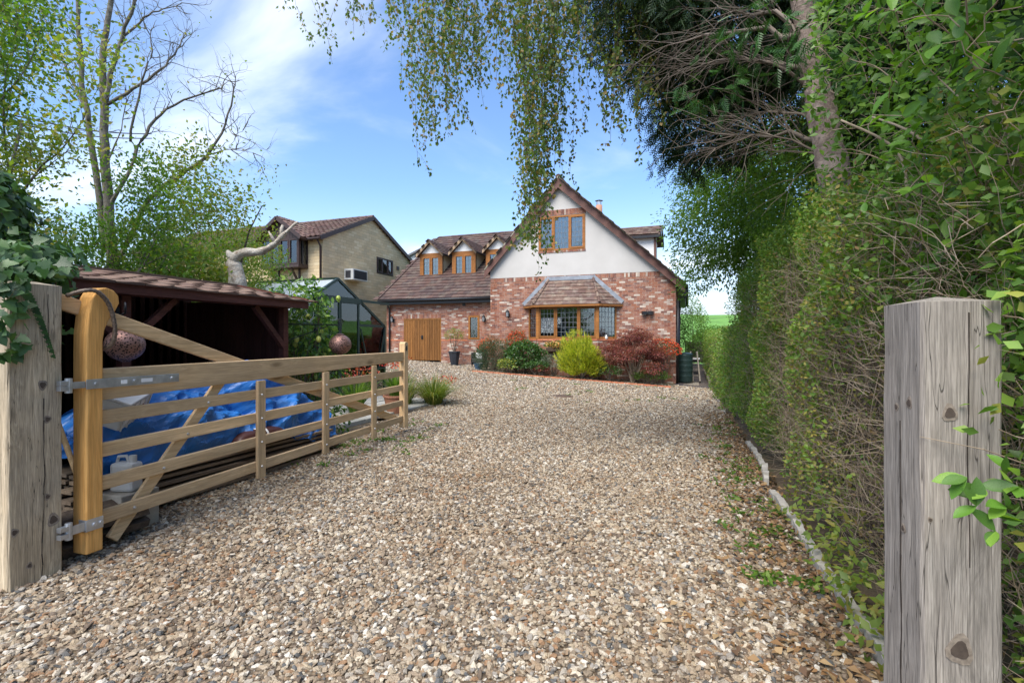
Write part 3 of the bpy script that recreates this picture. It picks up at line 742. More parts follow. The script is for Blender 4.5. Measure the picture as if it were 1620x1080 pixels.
# bay roof: three slopes
e_z, t_z = 2.86, 3.92
E0, E1, E2, E3 = Vector((-6.56, 20.0, e_z)), Vector((-5.90, 19.22, e_z)), Vector((-3.24, 19.22, e_z)), Vector((-2.45, 20.0, e_z))
T0, T1 = Vector((-5.45, 19.98, t_z)), Vector((-3.62, 19.98, t_z))
br = MB(); br.add([E0, E1, E2, E3, T0, T1], [(0, 1, 4), (1, 2, 5, 4), (2, 3, 5), (0, 3, 2, 1), (0, 4, 5, 3)]); br.build('bay_roof', M_tilew, house)
bt = MB()
def slope_tiles(A, B, Tl, Tr, rows, wd):
    U = (B - A).normalized(); L = (B - A).length
    up = (Tl - A) - U * (Tl - A).dot(U); H = up.length; V = up.normalized()
    l0, r0 = (Tl - A).dot(U), (Tr - A).dot(U); pv = H / rows
    for j in range(rows):
        f0 = j / rows; a, b = l0 * f0, L + (r0 - L) * f0
        f1 = (j + 1) / rows; a1, b1 = l0 * f1, L + (r0 - L) * f1
        n = max(1, round((b - a) / wd)); N = U.cross(V).normalized(); sh = .5 if j % 2 else 0
        edges = [0.0] + [(i + sh) / n for i in range(0 if sh else 1, n)] + [1.0]
        for p, q in zip(edges, edges[1:]):
            lo = A + V * (pv * j - .01); hi = A + V * (pv * (j + 1)); li = .03 + R_.uniform(-.004, .004)
            c4 = [lo + U * (a + (b - a) * p + .003), lo + U * (a + (b - a) * q - .003), hi + U * (a1 + (b1 - a1) * q - .003), hi + U * (a1 + (b1 - a1) * p + .003)]
            bt.add([c4[0], c4[1], c4[0] + N * li, c4[1] + N * li, c4[2] + N * .006, c4[3] + N * .006], [(0, 1, 3, 2), (2, 3, 4, 5)])
slope_tiles(E0, E1, T0, T0, 7, .3); slope_tiles(E1, E2, T0, T1, 7, .3); slope_tiles(E2, E3, T1, T1, 7, .3)
pieces(bt, 6, 'bay_roof_tile', M_tilew, house, 300, 'bay_roof_rest')
for A_, B_, mt_, r_ in ((E1, T0, M_tilew, .055), (E2, T1, M_tilew, .055)):
    h_ = MB(); n_ = 5
    for i in range(n_): h_.tube([A_.lerp(B_, i / n_) + Z1 * .05, A_.lerp(B_, (i + .95) / n_) + Z1 * .045], [r_ + .008, r_], 8)
    h_.build('hip_tile', mt_, house, kind='stuff')
lf = MB(); lf.bar(E0 + Vector((0, -.02, .09)), T0 + Vector((0, -.02, .10)), .05, .16); lf.bar(T0 + Vector((-.02, -.03, .06)), T1 + Vector((.02, -.03, .06)), .05, .16); lf.bar(T1 + Vector((0, -.02, .10)), E3 + Vector((0, -.02, .09)), .05, .16)
lf.build('lead_flashing', M_lead, house)
fa = MB()
for a, b in ((E0, E1), (E1, E2), (E2, E3)): fa.bar(a - Z1 * .04 , b - Z1 * .04, .03, .09)
fa.build('bay_fascia', M_oak, house)

def wall_lamp(p):
    x, y, z = p; b = MB(); b.mm(x - .05, x + .05, y - .02, y, z - .12, z + .06); b.tube([(x, y - .02, z - .02), (x, y - .09, z + .17), (x, y - .15, z + .16)], .011, 6)
    b.lathe((x, y - .15, z), [(.0, .20), (.03, .17), (.085, .11), (.09, .095), (.0, .095)], 6); b.lathe((x, y - .15, z), [(0, -.13), (.05, -.12), (.06, -.10), (0, -.10)], 6)
    for k in range(6):
        t_ = k * math.pi / 3; c_, s_ = math.cos(t_), math.sin(t_); b.tube([(x + .055 * c_, y - .15 + .055 * s_, z - .10), (x + .08 * c_, y - .15 + .08 * s_, z + .1)], .008, 4)
    o = b.build('wall_lamp', M_iron, house); q = MB(); q.lathe((x, y - .15, z), [(.045, -.10), (.07, .095)], 6); q.build('lamp_glass', M_lglass, o)
for p in ((-13.74, 21.28, 2.45), (-8.87, 21.28, 2.42), (-7.23, 19.98, 2.55)): wall_lamp(p)
sl_ = MB(); sl_.mm(-1.56, -1.44, 19.93, 19.99, 2.46, 2.56); flo = sl_.build('flood_light', M_black, house)
for x_, a_ in ((-1.63, .5), (-1.37, -.5)): sl_ = MB(); sl_.obox((x_, 19.88, 2.5), .14, .16, .13, Matrix.Rotation(a_, 3, 'Z')); sl_.build('lamp_head', M_black, flo)
# rear right dormer on the main roof
dm = MB(); dm.mm(-2.9, -1.46, 23.0, 25.4, 4.3, 6.12); dm.build('dormer_cheek', M_white, house)
dr = MB(); dr.prism([(-3.9, 22.8, 6.00), (-3.9, 22.8, 6.12), (-3.9, 24.2, 6.76), (-3.9, 25.6, 6.12), (-3.9, 25.6, 6.00), (-3.9, 24.2, 6.64)], (2.72, 0, 0)); dr.build('dormer_roof', M_tile, house)
dt = MB(); Vd = Vector((0, 1.4, .64)).normalized()
tiles(dt, Vector((-3.9, 22.78, 6.13)), X1, Vd, 8, 6, .33, .26); dt.build('dormer_tile', M_tilew, house, kind='stuff')
for p_, r_ in (((-1.16, 22.78, 6.06), (-1.16, 24.2, 6.70)), ((-1.16, 25.6, 6.06), (-1.16, 24.2, 6.70))): db = MB(); db.bar(p_, r_, .04, .2); db.build('dormer_barge', M_black, house)
db = MB(); db.bar((-3.9, 22.77, 6.02), (-1.19, 22.77, 6.02), .06, .10); db.build('dormer_gutter', M_black, house)
db = MB(); db.mm(-1.455, -1.36, 22.95, 23.1, 4.6, 6.05); db.build('dormer_corner_post', M_barge, house)

# garage wing
GX0, GX1, GY = -14.14, -8.05, 21.3
GO = Vector((0, GY, 0)); gd = (-13.16, -11.12, .40, 2.50); gw = (-9.70, -9.13, 1.48, 2.60)
gm = MB(); slab(gm, GO, X1, NF, GX0, GX1, -.1, 3.4, [gd, gw], .3); slab(gm, Vector((GX0, GY, 0)), Y1, -X1, 0, 11.6, 0, 3.4, [], .3, -.002); gm.build('garage_wall', M_mortar, house)
gb = MB(); bricks(gb, GO, X1, NF, GX0, GX1, -.05, 3.32, [gd, gw, (gd[0], gd[1], 2.5, 2.74), (gw[0] - .02, gw[1] + .02, 2.6, 2.74)], skip=[(1.42, 1.48)]); bricks(gb, Vector((GX0, GY, 0)), Y1, -X1, 0, 3, .0, 3.3, [])
gb.build('garage_brick', M_brick, house, kind='stuff')
gs = MB(); soldiers(gs, GO, X1, NF, gd[0], gd[1], 2.5, 2.72); soldiers(gs, GO, X1, NF, gw[0] - .02, gw[1] + .02, 2.6, 2.74); gs.build('garage_soldier_course', M_brick, house, kind='stuff')
go_ = MB()
for a, b in ((GX0, gd[0]), (gd[1], gw[0] - .05), (gw[1] + .05, GX1)): soldiers(go_, GO, X1, NF, a, b, 1.42, 1.485, .012, .225)
go_.build('garage_orange_band', M_obrick, house, kind='stuff')
dv = MB(); dv.mm(gd[0] + .05, gd[1] - .05, GY + .02, GY + .06, .48, 2.44)
dv.mm(gd[0], gd[0] + .06, GY - .01, GY + .08, .44, 2.5); dv.mm(gd[1] - .06, gd[1], GY - .01, GY + .08, .44, 2.5); dv.mm(gd[0] + .06, gd[1] - .06, GY - .01, GY + .08, 2.43, 2.5)
dvo = dv.build('garage_door', M_oakd, house)
n_ = 14; ww = (gd[1] - gd[0] - .14) / n_
pl = MB(); pl.mm(gd[0] + .07, gd[0] + .07 + ww - .008, GY - .002, GY + .02, .49, 2.42)
for i in range(n_):
    p_ = MB(); xx = gd[0] + .07 + i * ww; p_.mm(xx, xx + ww - .012, GY - .004 - (.004 if i % 2 else 0), GY + .02, .49, 2.42); p_.build('plank', M_oakd, dvo, bevel=.003)
hd = MB(); xm = (gd[0] + gd[1]) / 2; hd.mm(xm - .05, xm + .05, GY - .03, GY - .004, 1.5, 1.68); hd.tube([(xm - .06, GY - .06, 1.6), (xm + .06, GY - .06, 1.6)], .016, 6); hd.build('door_handle', M_iron, dvo)
window(house, Vector((gw[0], GY, gw[2])), X1, NF, gw[1] - gw[0], gw[3] - gw[2], [(1, True)], lead=(.13, .18), fr=.05)
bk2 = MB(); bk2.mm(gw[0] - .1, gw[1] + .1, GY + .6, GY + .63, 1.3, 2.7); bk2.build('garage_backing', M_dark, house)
GZ, GS, GE = 3.42, .68, 20.98                              # eaves height, pitch, eaves y
GR = 27.2
def gzr(y): return GZ + (y - GE) * GS
gr_ = MB(); gr_.prism([(GX0 - .22, GE, GZ), (GX0 - .22, GE, GZ - .1), (GX0 - .22, GR, gzr(GR) - .1), (GX0 - .22, GR + 6, gzr(GR) - 4.1), (GX0 - .22, GR + 6, gzr(GR) - 4.0), (GX0 - .22, GR, gzr(GR))], (9.0, 0, 0)); gr_.build('garage_roof', M_tile, house)
gtl = MB(); Vg = Vector((0, 1, GS)).normalized(); Lg = (GR - GE) * math.hypot(1, GS)
tiles(gtl, Vector((GX0 - .25, GE - .03, GZ + .005)), X1, Vg, 27, int(Lg / .3), .33, .3, lambda u, v: u < 6.35 or v > 2.2)
pieces(gtl, 8, 'roof_tile', M_tile, house, 290, 'garage_roof_tiling')
gr2 = MB()
for i in range(18): gr2.tube([(GX0 - .2 + i * .445, GR, gzr(GR)), (GX0 - .2 + i * .445 + .43, GR, gzr(GR))], [.12, .115], 8)
gr2.build('garage_ridge_tile', M_tile, house, kind='stuff')
gg = MB(); gg.tube([(GX0 - .25, GE - .06, GZ - .06), (-8.02, GE - .06, GZ - .06)], .062, 8); gg.build('garage_gutter', M_black, house, smooth=True)
ge = MB(); ge.mm(GX0 - .2, -8.08, GE + .01, GE + .04, GZ - .24, GZ - .05); ge.build('garage_fascia', M_black, house); ge = MB(); ge.mm(GX0 - .2, -8.08, GE + .042, GY - .01, GZ - .24, GZ - .22); ge.build('garage_soffit', M_black, house)
gp = MB(); gp.tube([(GX0 + .2, GE - .06, GZ - .1), (GX0 + .2, GY - .08, GZ - .42), (GX0 + .2, GY - .07, 2.0), (GX0 + .2, GY - .07, .5)], .04, 8); gp.build('garage_downpipe', M_black, house, smooth=True)
gv = MB(); gv.bar((GX0 - .24, GE - .02, GZ + .02), (GX0 - .24, GR, gzr(GR) + .02), .05, .14); gv.build('garage_verge', M_tile, house)
vt = MB(); vt.mm(-10.0, -9.85, GY - .03, GY, 3.05, 3.17); vt.build('air_vent', M_black, house)
def dormer(xc):
    Y0 = 23.0; hw = .60; zb = 4.68; ze = 5.92; za = ze + .62
    m_ = MB(); m_.mm(xc - hw + .052, xc + hw - .052, Y0 + 1.2, Y0 + 1.25, zb + .9, ze); do = m_.build('dormer', M_cream, house)
    for s_ in (-1, 1):
        m_ = MB(); m_.prism([(xc + s_ * hw, Y0, zb), (xc + s_ * hw, Y0, ze), (xc + s_ * hw, Y0 + 2.0, ze), (xc + s_ * hw, Y0 + 1.9, zb + 1.24)], (-s_ * .05, 0, 0)); m_.build('dormer_cheek', M_cream, do)
    window(house, Vector((xc - hw + .04, Y0 - .03, zb + .02)), X1, NF, 2 * hw - .08, ze - zb - .12, [(1, True), (1, True)], lead=(.15, .2), curtain=M_net, name='dormer_window', fr=.09)
    f_ = MB()
    for s_ in (-1, 1): f_.mm(xc + s_ * hw - .05, xc + s_ * hw + .05, Y0 - .04, Y0 + .02, zb, ze)
    f_.mm(xc - hw - .05, xc + hw + .05, Y0 - .045, Y0 + .02, ze - .10, ze + .02)
    f_.build('dormer_frame', M_oak, do)
    p_ = MB(); p_.prism([(xc - hw, Y0 - .02, ze), (xc + hw, Y0 - .02, ze), (xc, Y0 - .02, za - .06)], (0, .04, 0)); p_.build('gablet', M_white, do)
    for s_ in (-1, 1):
        e = (xc + s_ * (hw + .16), ze - .12); t_ = (xc, za); r_ = MB()
        r_.prism([(e[0], Y0 - .2, e[1]), (t_[0], Y0 - .2, t_[1]), (t_[0], Y0 - .2, t_[1] + .07), (e[0] + s_ * .03, Y0 - .2, e[1] + .07)], (0, 3.0, 0)); r_.build('dormer_roof', M_tile, do)
    for s_ in (-1, 1):
        e = (xc + s_ * (hw + .17), ze - .13); t_ = (xc, za + .04); b_ = MB()
        b_.prism([(e[0], Y0 - .24, e[1] - .06), (t_[0], Y0 - .24, t_[1] - .12), (t_[0], Y0 - .24, t_[1] + .05), (e[0], Y0 - .24, e[1] + .10)], (0, .035, 0)); b_.build('dormer_barge', M_tan, do)
    tl = MB()
    for s_ in (-1, 1):
        e = Vector((xc + s_ * (hw + .19), Y0 - .22, ze - .07)); t_ = Vector((xc, Y0 - .22, za + .075)); V_ = (t_ - e); n2 = int(V_.length / .2) + 1; V_.normalize()
        if s_ > 0: tiles(tl, e, Y1, V_, 8, n2, .3, (t_ - e).length / n2)
        else: tiles(tl, e + Y1 * 2.4, -Y1, V_, 8, n2, .3, (t_ - e).length / n2)
    tl.build('dormer_tile', M_tile, do, kind='stuff')
    for s_ in (-1, 1): g_ = MB(); g_.bar((xc + s_ * (hw + .2), Y0 - .2, ze - .1), (xc + s_ * (hw + .2), Y0 + 2.0, ze - .1), .07, .07); g_.build('dormer_gutter', M_black, do)
    a_ = MB(); a_.bar((xc - hw - .1, Y0 - .10, zb - .03), (xc + hw + .1, Y0 - .10, zb - .03), .22, .03); a_.build('lead_apron', M_lead, do)
M_tan = m_mat('weathered_barge', [(0.36, 0.25, 0.15)], 0.8, nscale=3, namt=0.15)
for xc in (-12.58, -10.72, -8.86): dormer(xc)

# ------------------------------------------------------------------ the neighbour's stone house
M_blk = m_mat('buff_stone_block', [(0.626, 0.486, 0.292), (0.670, 0.529, 0.324), (0.594, 0.454, 0.270), (0.691, 0.562, 0.356), (0.648, 0.497, 0.292), (0.572, 0.454, 0.281)], 0.9, nscale=1.2, namt=0.10, fine=(30, 0.12), dirt=((0.20, 0.17, 0.12), 0.9, 0.12), bump=(40, 0.4, 0.01), spec=0.2)
M_blkm = m_mat('buff_mortar', [(0.36, 0.28, 0.16)], 0.95, src='noise', nscale=2, namt=0.1)
M_umber = m_mat('dark_brown_frame', [(0.045, 0.026, 0.022)], 0.5)
M_ntile = m_mat('neighbour_pantile', [(0.105, 0.062, 0.055), (0.125, 0.075, 0.062), (0.09, 0.055, 0.05), (0.14, 0.085, 0.07)], 0.88, nscale=1.0, namt=0.25, dirt=((0.2, 0.18, 0.13), 1.5, 0.5), spec=0.2)
nb = thing('neighbour_house', 'yellow stone block house with dark brown oriel window standing beyond the shed and greenhouse', 'house', (-17, 20, 0.7))
NX, NY0, NY1, NE, NA, NYM = -16.8, 19.85, 27.85, 6.52, 8.30, 23.85
NL = -30.0
nm = MB()
nm.prism([(NX - .02, NY0 + .02, .3), (NX - .02, NY1, .3), (NX - .02, NY1, NE), (NX - .02, NYM, NA - .08), (NX - .02, NY0 + .02, NE)], (-.3, 0, 0))
nm.mm(NL, NX - .33, NY0 + .02, NY0 + .3, .3, NE); nm.build('stone_wall', M_blkm, nb)
nbk = MB()
def nclip(z):
    z = min(z, NA - .2)
    if z <= NE: return (0.0, NY1 - NY0)
    f = (z - NE) / (NA - NE); return (f * (NYM - NY0), (NY1 - NY0) - f * (NY1 - NYM))
nw = (4.45, 6.10, 5.30, 6.22)                               # gable window in u along +Y
bricks(nbk, Vector((NX - .02, NY0, 0)), Y1, X1, 0, 8, .4, NA - .15, [nw], nclip, L=.44, H=.152, proud=.016)
ori = (-20.1 , -17.7, 5.0, 6.5)
nwin = [(-22.3, -21.5, 5.35, 6.15), (-26.0, -25.0, 5.35, 6.2)]
bricks(nbk, Vector((0, NY0 + .02, 0)), X1, -Y1, -29.9, NX, .4, NE - .05, [ori] + nwin, L=.44, H=.152, proud=.016)
nbk.build('stone_block', M_blk, nb, kind='stuff')
window(nb, Vector((NX, NY0 + nw[0], nw[2])), Y1, X1, nw[1] - nw[0], nw[3] - nw[2], [(1, True), (1, False), (1, True)], frame=M_umber, lead=None, curtain=M_net, mull=.06)
for a in nwin: window(nb, Vector((a[0], NY0, a[2])), X1, -Y1, a[1] - a[0], a[3] - a[2], [(1, True), (1, False)], frame=M_umber, lead=None, curtain=M_net)
nr = MB(); ov = .35
nsl = (NA - NE) / (NYM - NY0)
nr.prism([(NX + .12, NY0 - ov, NE - ov * nsl + .06), (NX + .12, NYM, NA + .06), (NX + .12, NY1 + ov, NE - ov * nsl + .06), (NX + .12, NY1 + ov, NE - ov * nsl - .04), (NX + .12, NYM, NA - .06), (NX + .12, NY0 - ov, NE - ov * nsl - .04)], (NL - NX - .3, 0, 0))
nr.build('roof', M_ntile, nb)
nt = MB(); Vn = Vector((0, 1, nsl)).normalized(); tiles(nt, Vector((NL, NY0 - ov - .02, NE - ov * nsl + .07)), X1, Vn, 44, int((NYM - NY0 + ov) * math.hypot(1, nsl) / .34), .3, .34, stagger=0, roll=True)
nt.build('roof_tile', M_ntile, nb, kind='stuff')
nd = MB()
for i in range(30): nd.tube([(NX + .1 - i * .45, NYM, NA + .06), (NX + .1 - i * .45 - .43, NYM, NA + .06)], [.12, .11], 8)
nd.build('ridge_tile', M_ntile, nb, kind='stuff')
for ya, za, yb, zb_ in ((NYM, NA + .07, NY0 - ov, NE - ov * nsl + .07), (NYM, NA + .07, NY1 + ov, NE - ov * nsl + .07)):
    q = MB(); q.bar((NX + .14, ya, za - .07), (NX + .14, yb, zb_ - .07), .05, .2); q.build('verge_board', M_umber, nb)
q = MB(); q.tube([(NL, NY0 - ov - .03, NE - ov * nsl - .02), (NX + .1, NY0 - ov - .03, NE - ov * nsl - .02)], .07, 8); q.build('gutter', M_umber, nb, smooth=True)
q = MB(); q.tube([(NX - .05, NY0 - ov, NE - .2), (NX - .08, NY0 - .08, NE - .5), (NX - .08, NY0 - .08, .5)], .05, 8); q.build('downpipe', M_umber, nb, smooth=True)
# oriel window with its own gable
oy = 19.25
o_ = MB(); o_.mm(-20.12, -17.68, oy - .06, NY0 + .02, 4.98, 5.10); o_.build('oriel_base', M_umber, nb)
oa = MB()
oa.prism([(-20.05, oy + .04, 6.40), (-17.72, oy + .04, 6.40), (-17.72, oy + .04, 6.48), (-18.88, oy + .04, 7.28), (-20.05, oy + .04, 6.48)], (0, .5, 0)); oa.build('oriel_gable', M_umber, nb)
for i in range(12):
    xx = -20.0 + i * .19; hh = .86 * (1 - abs(xx + .09 + 18.88) / 1.2)
    p_ = MB(); p_.mm(xx, xx + .178, oy + .012, oy + .04, 6.40, 6.42 + max(.05, hh)); p_.build('cladding_board', M_umber, nb)
window(nb, Vector((-20.05, oy + .02, 5.10)), X1, -Y1, 2.33, 1.30, [(1, False), (1, True), (1, True), (1, True)], frame=M_umber, lead=None, curtain=M_net, name='oriel_window')
window(nb, Vector((-17.72, oy + .05, 5.10)), Y1, X1, .58, 1.30, [(1, False)], frame=M_umber, lead=None, name='oriel_side_window')
orf = MB()
for s_ in (-1, 1):
    e = (-18.88 + s_ * 1.45, 6.30); t_ = (-18.88, 7.36)
    orf.prism([(e[0], oy - .2, e[1]), (t_[0], oy - .2, t_[1]), (t_[0], oy - .2, t_[1] + .08), (e[0] + s_ * .04, oy - .2, e[1] + .08)], (0, 2.6, 0))
orf.build('oriel_roof', M_ntile, nb)
ot = MB(); 
for s_ in (-1, 1):
    e = Vector((-18.88 + s_ * 1.5, oy - .22, 6.36)); t_ = Vector((-18.88, oy - .22, 7.46)); V_ = (t_ - e); n2 = 6; lv = V_.length; V_.normalize()
    if s_ > 0: tiles(ot, e, Y1, V_, 9, n2, .3, lv / n2, stagger=0, roll=True)
    else: tiles(ot, e + Y1 * 2.7, -Y1, V_, 9, n2, .3, lv / n2, stagger=0, roll=True)
ot.build('oriel_roof_tile', M_ntile, nb, kind='stuff')
for s_ in (-1, 1):
    q = MB(); q.bar((-18.88 + s_ * 1.48, oy - .24, 6.33), (-18.88, oy - .24, 7.40), .04, .17); q.build('oriel_barge_board', M_umber, nb)
for xx in (-19.5, -18.2):
    q = MB(); q.bar((xx, oy + .02, 4.96), (xx, NY0 - .03, 4.25), .09, .08); q.mm(xx - .045, xx + .045, NY0 - .06, NY0, 4.05, 4.97); q.build('bracket', M_umber, nb)
# air conditioner on the gable
M_acw = m_mat('ac_white', [(0.66, 0.65, 0.60)], 0.5, nscale=3, namt=0.1); M_acg = m_mat('ac_grille', [(0.045, 0.045, 0.05)], 0.6)
ac = MB(); ac.mm(NX, NX + .55, 21.45, 22.65, 4.58, 5.14); aco = ac.build('air_conditioner', M_acw, nb)
ac = MB(); ac.mm(NX + .56, NX + .562, 21.52, 22.6, 4.64, 5.08)
for i in range(9): ac.mm(NX + .551, NX + .575, 21.55, 22.55, 4.66 + i * .047, 4.675 + i * .047)
ac.build('grille', M_acg, aco)
ac = MB(); ac.mm(NX + .1, NX + .4, 21.42, 21.449, 4.68, 5.04); ac.build('grille', M_acg, aco)
q = MB(); q.mm(NX, NX + .04, 26.35, 26.6, 5.75, 5.95); q.build('air_vent', M_umber, nb)
# small house roof further back between the two
fb_ = thing('far_house', 'grey rooftop with pale gable peeping between the stone house and garage roof', 'house', (-19, 36, 1))
q = MB(); q.prism([(-22.5, 36, 1), (-17.2, 36, 1), (-17.2, 36, 8.0), (-19.8, 36, 9.0), (-22.5, 36, 8.0)], (0, 5, 0)); q.build('wall', M_white, fb_)
q = MB(); q.prism([(-22.9, 35.7, 7.85), (-19.8, 35.7, 9.05), (-16.9, 35.7, 7.9), (-16.9, 35.7, 8.05), (-19.8, 35.7, 9.22), (-22.9, 35.7, 8.0)], (0, 5.6, 0)); q.build('roof', m_mat('grey_slate', [(0.12, 0.12, 0.13)], 0.7, nscale=2, namt=.2), fb_)

# ------------------------------------------------------------------ greenhouse
M_gframe = m_mat('dark_green_aluminium', [(0.022, 0.042, 0.036)], 0.4, 0.2)
M_gglass = m_glass('greenhouse_glass', (0.88, 0.93, 0.91), 1.1, 0.93)
gh = thing('greenhouse', 'green metal framed greenhouse with sliding door beside the climber', 'greenhouse', (-8.9, 9.1, 0.2))
gX, gY0, gYm, gY1, gB = -7.3, 7.35, 9.1, 10.88, -10.9
gE, gA, gF = 1.80, 2.80, 0.18
Bf = MB(); t_ = .055
for X in (gX, gB):
    for p, q in (((X, gY0, gF), (X, gY0, gE)), ((X, gY1, gF), (X, gY1, gE)), ((X, gY0, gE), (X, gYm, gA)), ((X, gY1, gE), (X, gYm, gA)), ((X, gY0, gF + .03), (X, gY1, gF + .03)),
                 ((X, gY0 + .04, gE), (X, 8.5, gE)), ((X, 9.8, gE), (X, gY1 - .04, gE))):
        Bf.bar(p, q, t_, t_, up=(1, 0, 0))
for p, q in (((gX, gY0, gE), (gB, gY0, gE)), ((gX, gY1, gE), (gB, gY1, gE)), ((gX, gYm, gA), (gB, gYm, gA)), ((gX, gY0, gF), (gB, gY0, gF)), ((gX, gY1, gF), (gB, gY1, gF))): Bf.bar(p, q, t_, .07)
Bf.build('frame', M_gframe, gh)
for i in range(1, 6):
    X = gX + (gB - gX) * i / 6
    for Ya, Za in ((gY0, gE), (gY1, gE)):
        q = MB(); q.bar((X, Ya, Za), (X, gYm, gA), .03, .035, up=(1, 0, 0)); q.bar((X, Ya, gF), (X, Ya, Za), .03, .03, up=(1, 0, 0)); q.build('glazing_bar', M_gframe, gh)
for Y in (8.42, 9.80):
    q = MB(); q.bar((gX + .01, Y, gF), (gX + .01, Y, gE + (gA - gE) * (1 - abs(Y - gYm) / 1.76) - .05), .06, .05, up=(1, 0, 0)); q.build('door_jamb', M_gframe, gh)
q = MB(); q.mm(gX + .02, gX + .07, 8.35, 9.86, 2.29, 2.41); q.build('door_header', M_gframe, gh)
q = MB(); q.mm(gX + .03, gX + .08, 9.86, 10.98, 2.34, 2.40); q.build('door_track', M_gframe, gh)
for p_, r_ in (((gX + .02, 9.84, .75), (gX + .02, gY1, .75)), ((gX + .04, 9.86, 1.72), (gX + .04, 10.35, .25)), ((gX + .04, 10.86, 1.72), (gX + .04, 10.45, .25))): q = MB(); q.bar(p_, r_, .025, .03); q.build('brace', M_gframe, gh)
def m_pale_glass():  # roof panes: clear glass mixed with a whitish diffuse surface
    m, t = NT('pale_glass'); g = G(t)
    d = g.n("ShaderNodeBsdfPrincipled", {"Base Color": g.mix(g.noise(g.coord(), 5, 4), (.52, .56, .56), (.66, .69, .68)), "Roughness": .25})
    tr = g.n("ShaderNodeBsdfTransparent"); g.out(g.n("ShaderNodeMixShader", {0: .72, 1: tr.outputs[0], 2: d.outputs[0]}).outputs[0]); return m
M_pale_glass = m_pale_glass()
def pane(pts, nm='pane'):
    q = MB(); P = [Vector(p) for p in pts]; n = (P[1] - P[0]).cross(P[2] - P[0]).normalized() * .004; q.prism(P, n); q.build(nm, M_pale_glass if nm == 'roof_pane' else M_gglass, gh)
def gtop(Y): return gE + (gA - gE) * (1 - abs(Y - gYm) / (gYm - gY0 if Y < gYm else gY1 - gYm))
for X in (gX, gB):
    for a, b in ((gY0, 8.42), (9.80, gY1)):
        pane([(X, a + .03, gF), (X, b - .03, gF), (X, b - .03, gtop(b) - .03), (X, a + .03, gtop(a) - .03)])
    pane([(X, 8.44, 2.36), (X, 9.78, 2.36), (X, 9.78, gtop(9.78) - .02), (X, gYm, gA - .03), (X, 8.44, gtop(8.44) - .02)])
for a, b, nm_ in ((8.44, 9.10, 'door'), (9.11, 9.78, 'door')):
    q = MB(); X = gX + .045
    for p, r in (((X, a + .02, gF + .05), (X, a + .02, 2.32)), ((X, b - .02, gF + .05), (X, b - .02, 2.32)), ((X, a, gF + .07), (X, b, gF + .07)), ((X, a, 1.02), (X, b, 1.02)), ((X, a, 2.30), (X, b, 2.30))): q.bar(p, r, .04, .045, up=(1, 0, 0))
    dd = q.build(nm_, M_gframe, gh)
    q = MB(); q.mm(X - .002, X + .002, a + .03, b - .03, gF + .1, 2.28); q.build('pane', M_gglass, dd)
for i in range(6):
    xa, xb = gX + (gB - gX) * i / 6 - .02, gX + (gB - gX) * (i + 1) / 6 + .02
    for Ya in (gY0, gY1):
        pane([(xa, Ya, gF + .04), (xb, Ya, gF + .04), (xb, Ya, gE - .03), (xa, Ya, gE - .03)])
        pane([(xa, Ya, gE + .03), (xb, Ya, gE + .03), (xb, gYm, gA + .0), (xa, gYm, gA + .0)], 'roof_pane')
q = MB(); q.mm(-9.9, -8.0, 10.2, 10.8, .82, .88); q.mm(-9.9, -9.85, 10.25, 10.75, .2, .82); q.mm(-8.05, -8.0, 10.25, 10.75, .2, .82); q.build('staging_bench', M_conc, gh)

# ------------------------------------------------------------------ open log shed
M_redw = m_wood('red_brown_board', (0.085, 0.034, 0.026), (0.05, 0.020, 0.016), 'Z', 1.0, 0.75, knots=.1, crack=.1)
M_redx = m_wood('red_brown_fascia', (0.13, 0.048, 0.036), (0.08, 0.03, 0.022), 'Y', 1.0, 0.7, knots=.15, crack=.15)
M_felt = m_mat('felt_shingle', [(0.166, 0.099, 0.071), (0.141, 0.081, 0.060), (0.196, 0.125, 0.090), (0.122, 0.077, 0.057)], 0.95, src='object', nscale=5, namt=.25, fine=(160, .3), dirt=((0.16, 0.17, 0.07), 3, .35), bump=(200, .6, .004))
M_greyw = m_wood('grey_timber', (0.30, 0.26, 0.21), (0.17, 0.145, 0.115), 'Y', 1.0, 0.85, crack=.4)
sh = thing('log_shed', 'dark red brown open fronted log shed with felt shingle roof behind the gate', 'shed', (-5.6, 3.7, 0.05))
sY0, sY1, sXf, sXb = 2.32, 5.16, -4.92, -6.75
for i in range(24):
    q = MB(); a = sY0 + i * (sY1 - sY0) / 24; q.mm(sXb, sXb + .02, a + .002, a + .176, .02, 2.05); q.build('back_board', M_redw, sh)
for Y in (sY0, sY1 - .02):
    for i in range(10):
        q = MB(); a = sXb + .03 + i * .179; q.mm(a, a + .174, Y, Y + .02, .02, 1.98); q.build('side_board', M_redw, sh)
for Y in (2.40, 3.15, 5.08):
    q = MB(); q.mm(sXf - .04, sXf + .04, Y - .04, Y + .04, 0, 1.86); q.build('post', M_redx, sh)
for p, r in (((sXf + .02, 3.17, 1.42), (sXf + .02, 3.62, 1.86)), ((sXf + .02, 5.06, 1.36), (sXf + .02, 4.60, 1.86)), ((sXf + .02, 3.13, 1.42), (sXf + .02, 2.7, 1.86))):
    q = MB(); q.bar(p, r, .06, .06, up=(1, 0, 0)); q.build('brace', M_redx, sh)
q = MB(); q.mm(sXf - .035, sXf + .035, sY0, sY1, 1.86, 1.94); q.build('beam', M_redx, sh)
RX0, RZ0, RX1, RZ1 = -4.70, 1.945, -6.0, 2.19
q = MB(); q.mm(RX0 - .03, RX0, sY0 - .1, sY1 + .12, 1.86, 1.965); q.build('fascia', M_redx, sh)
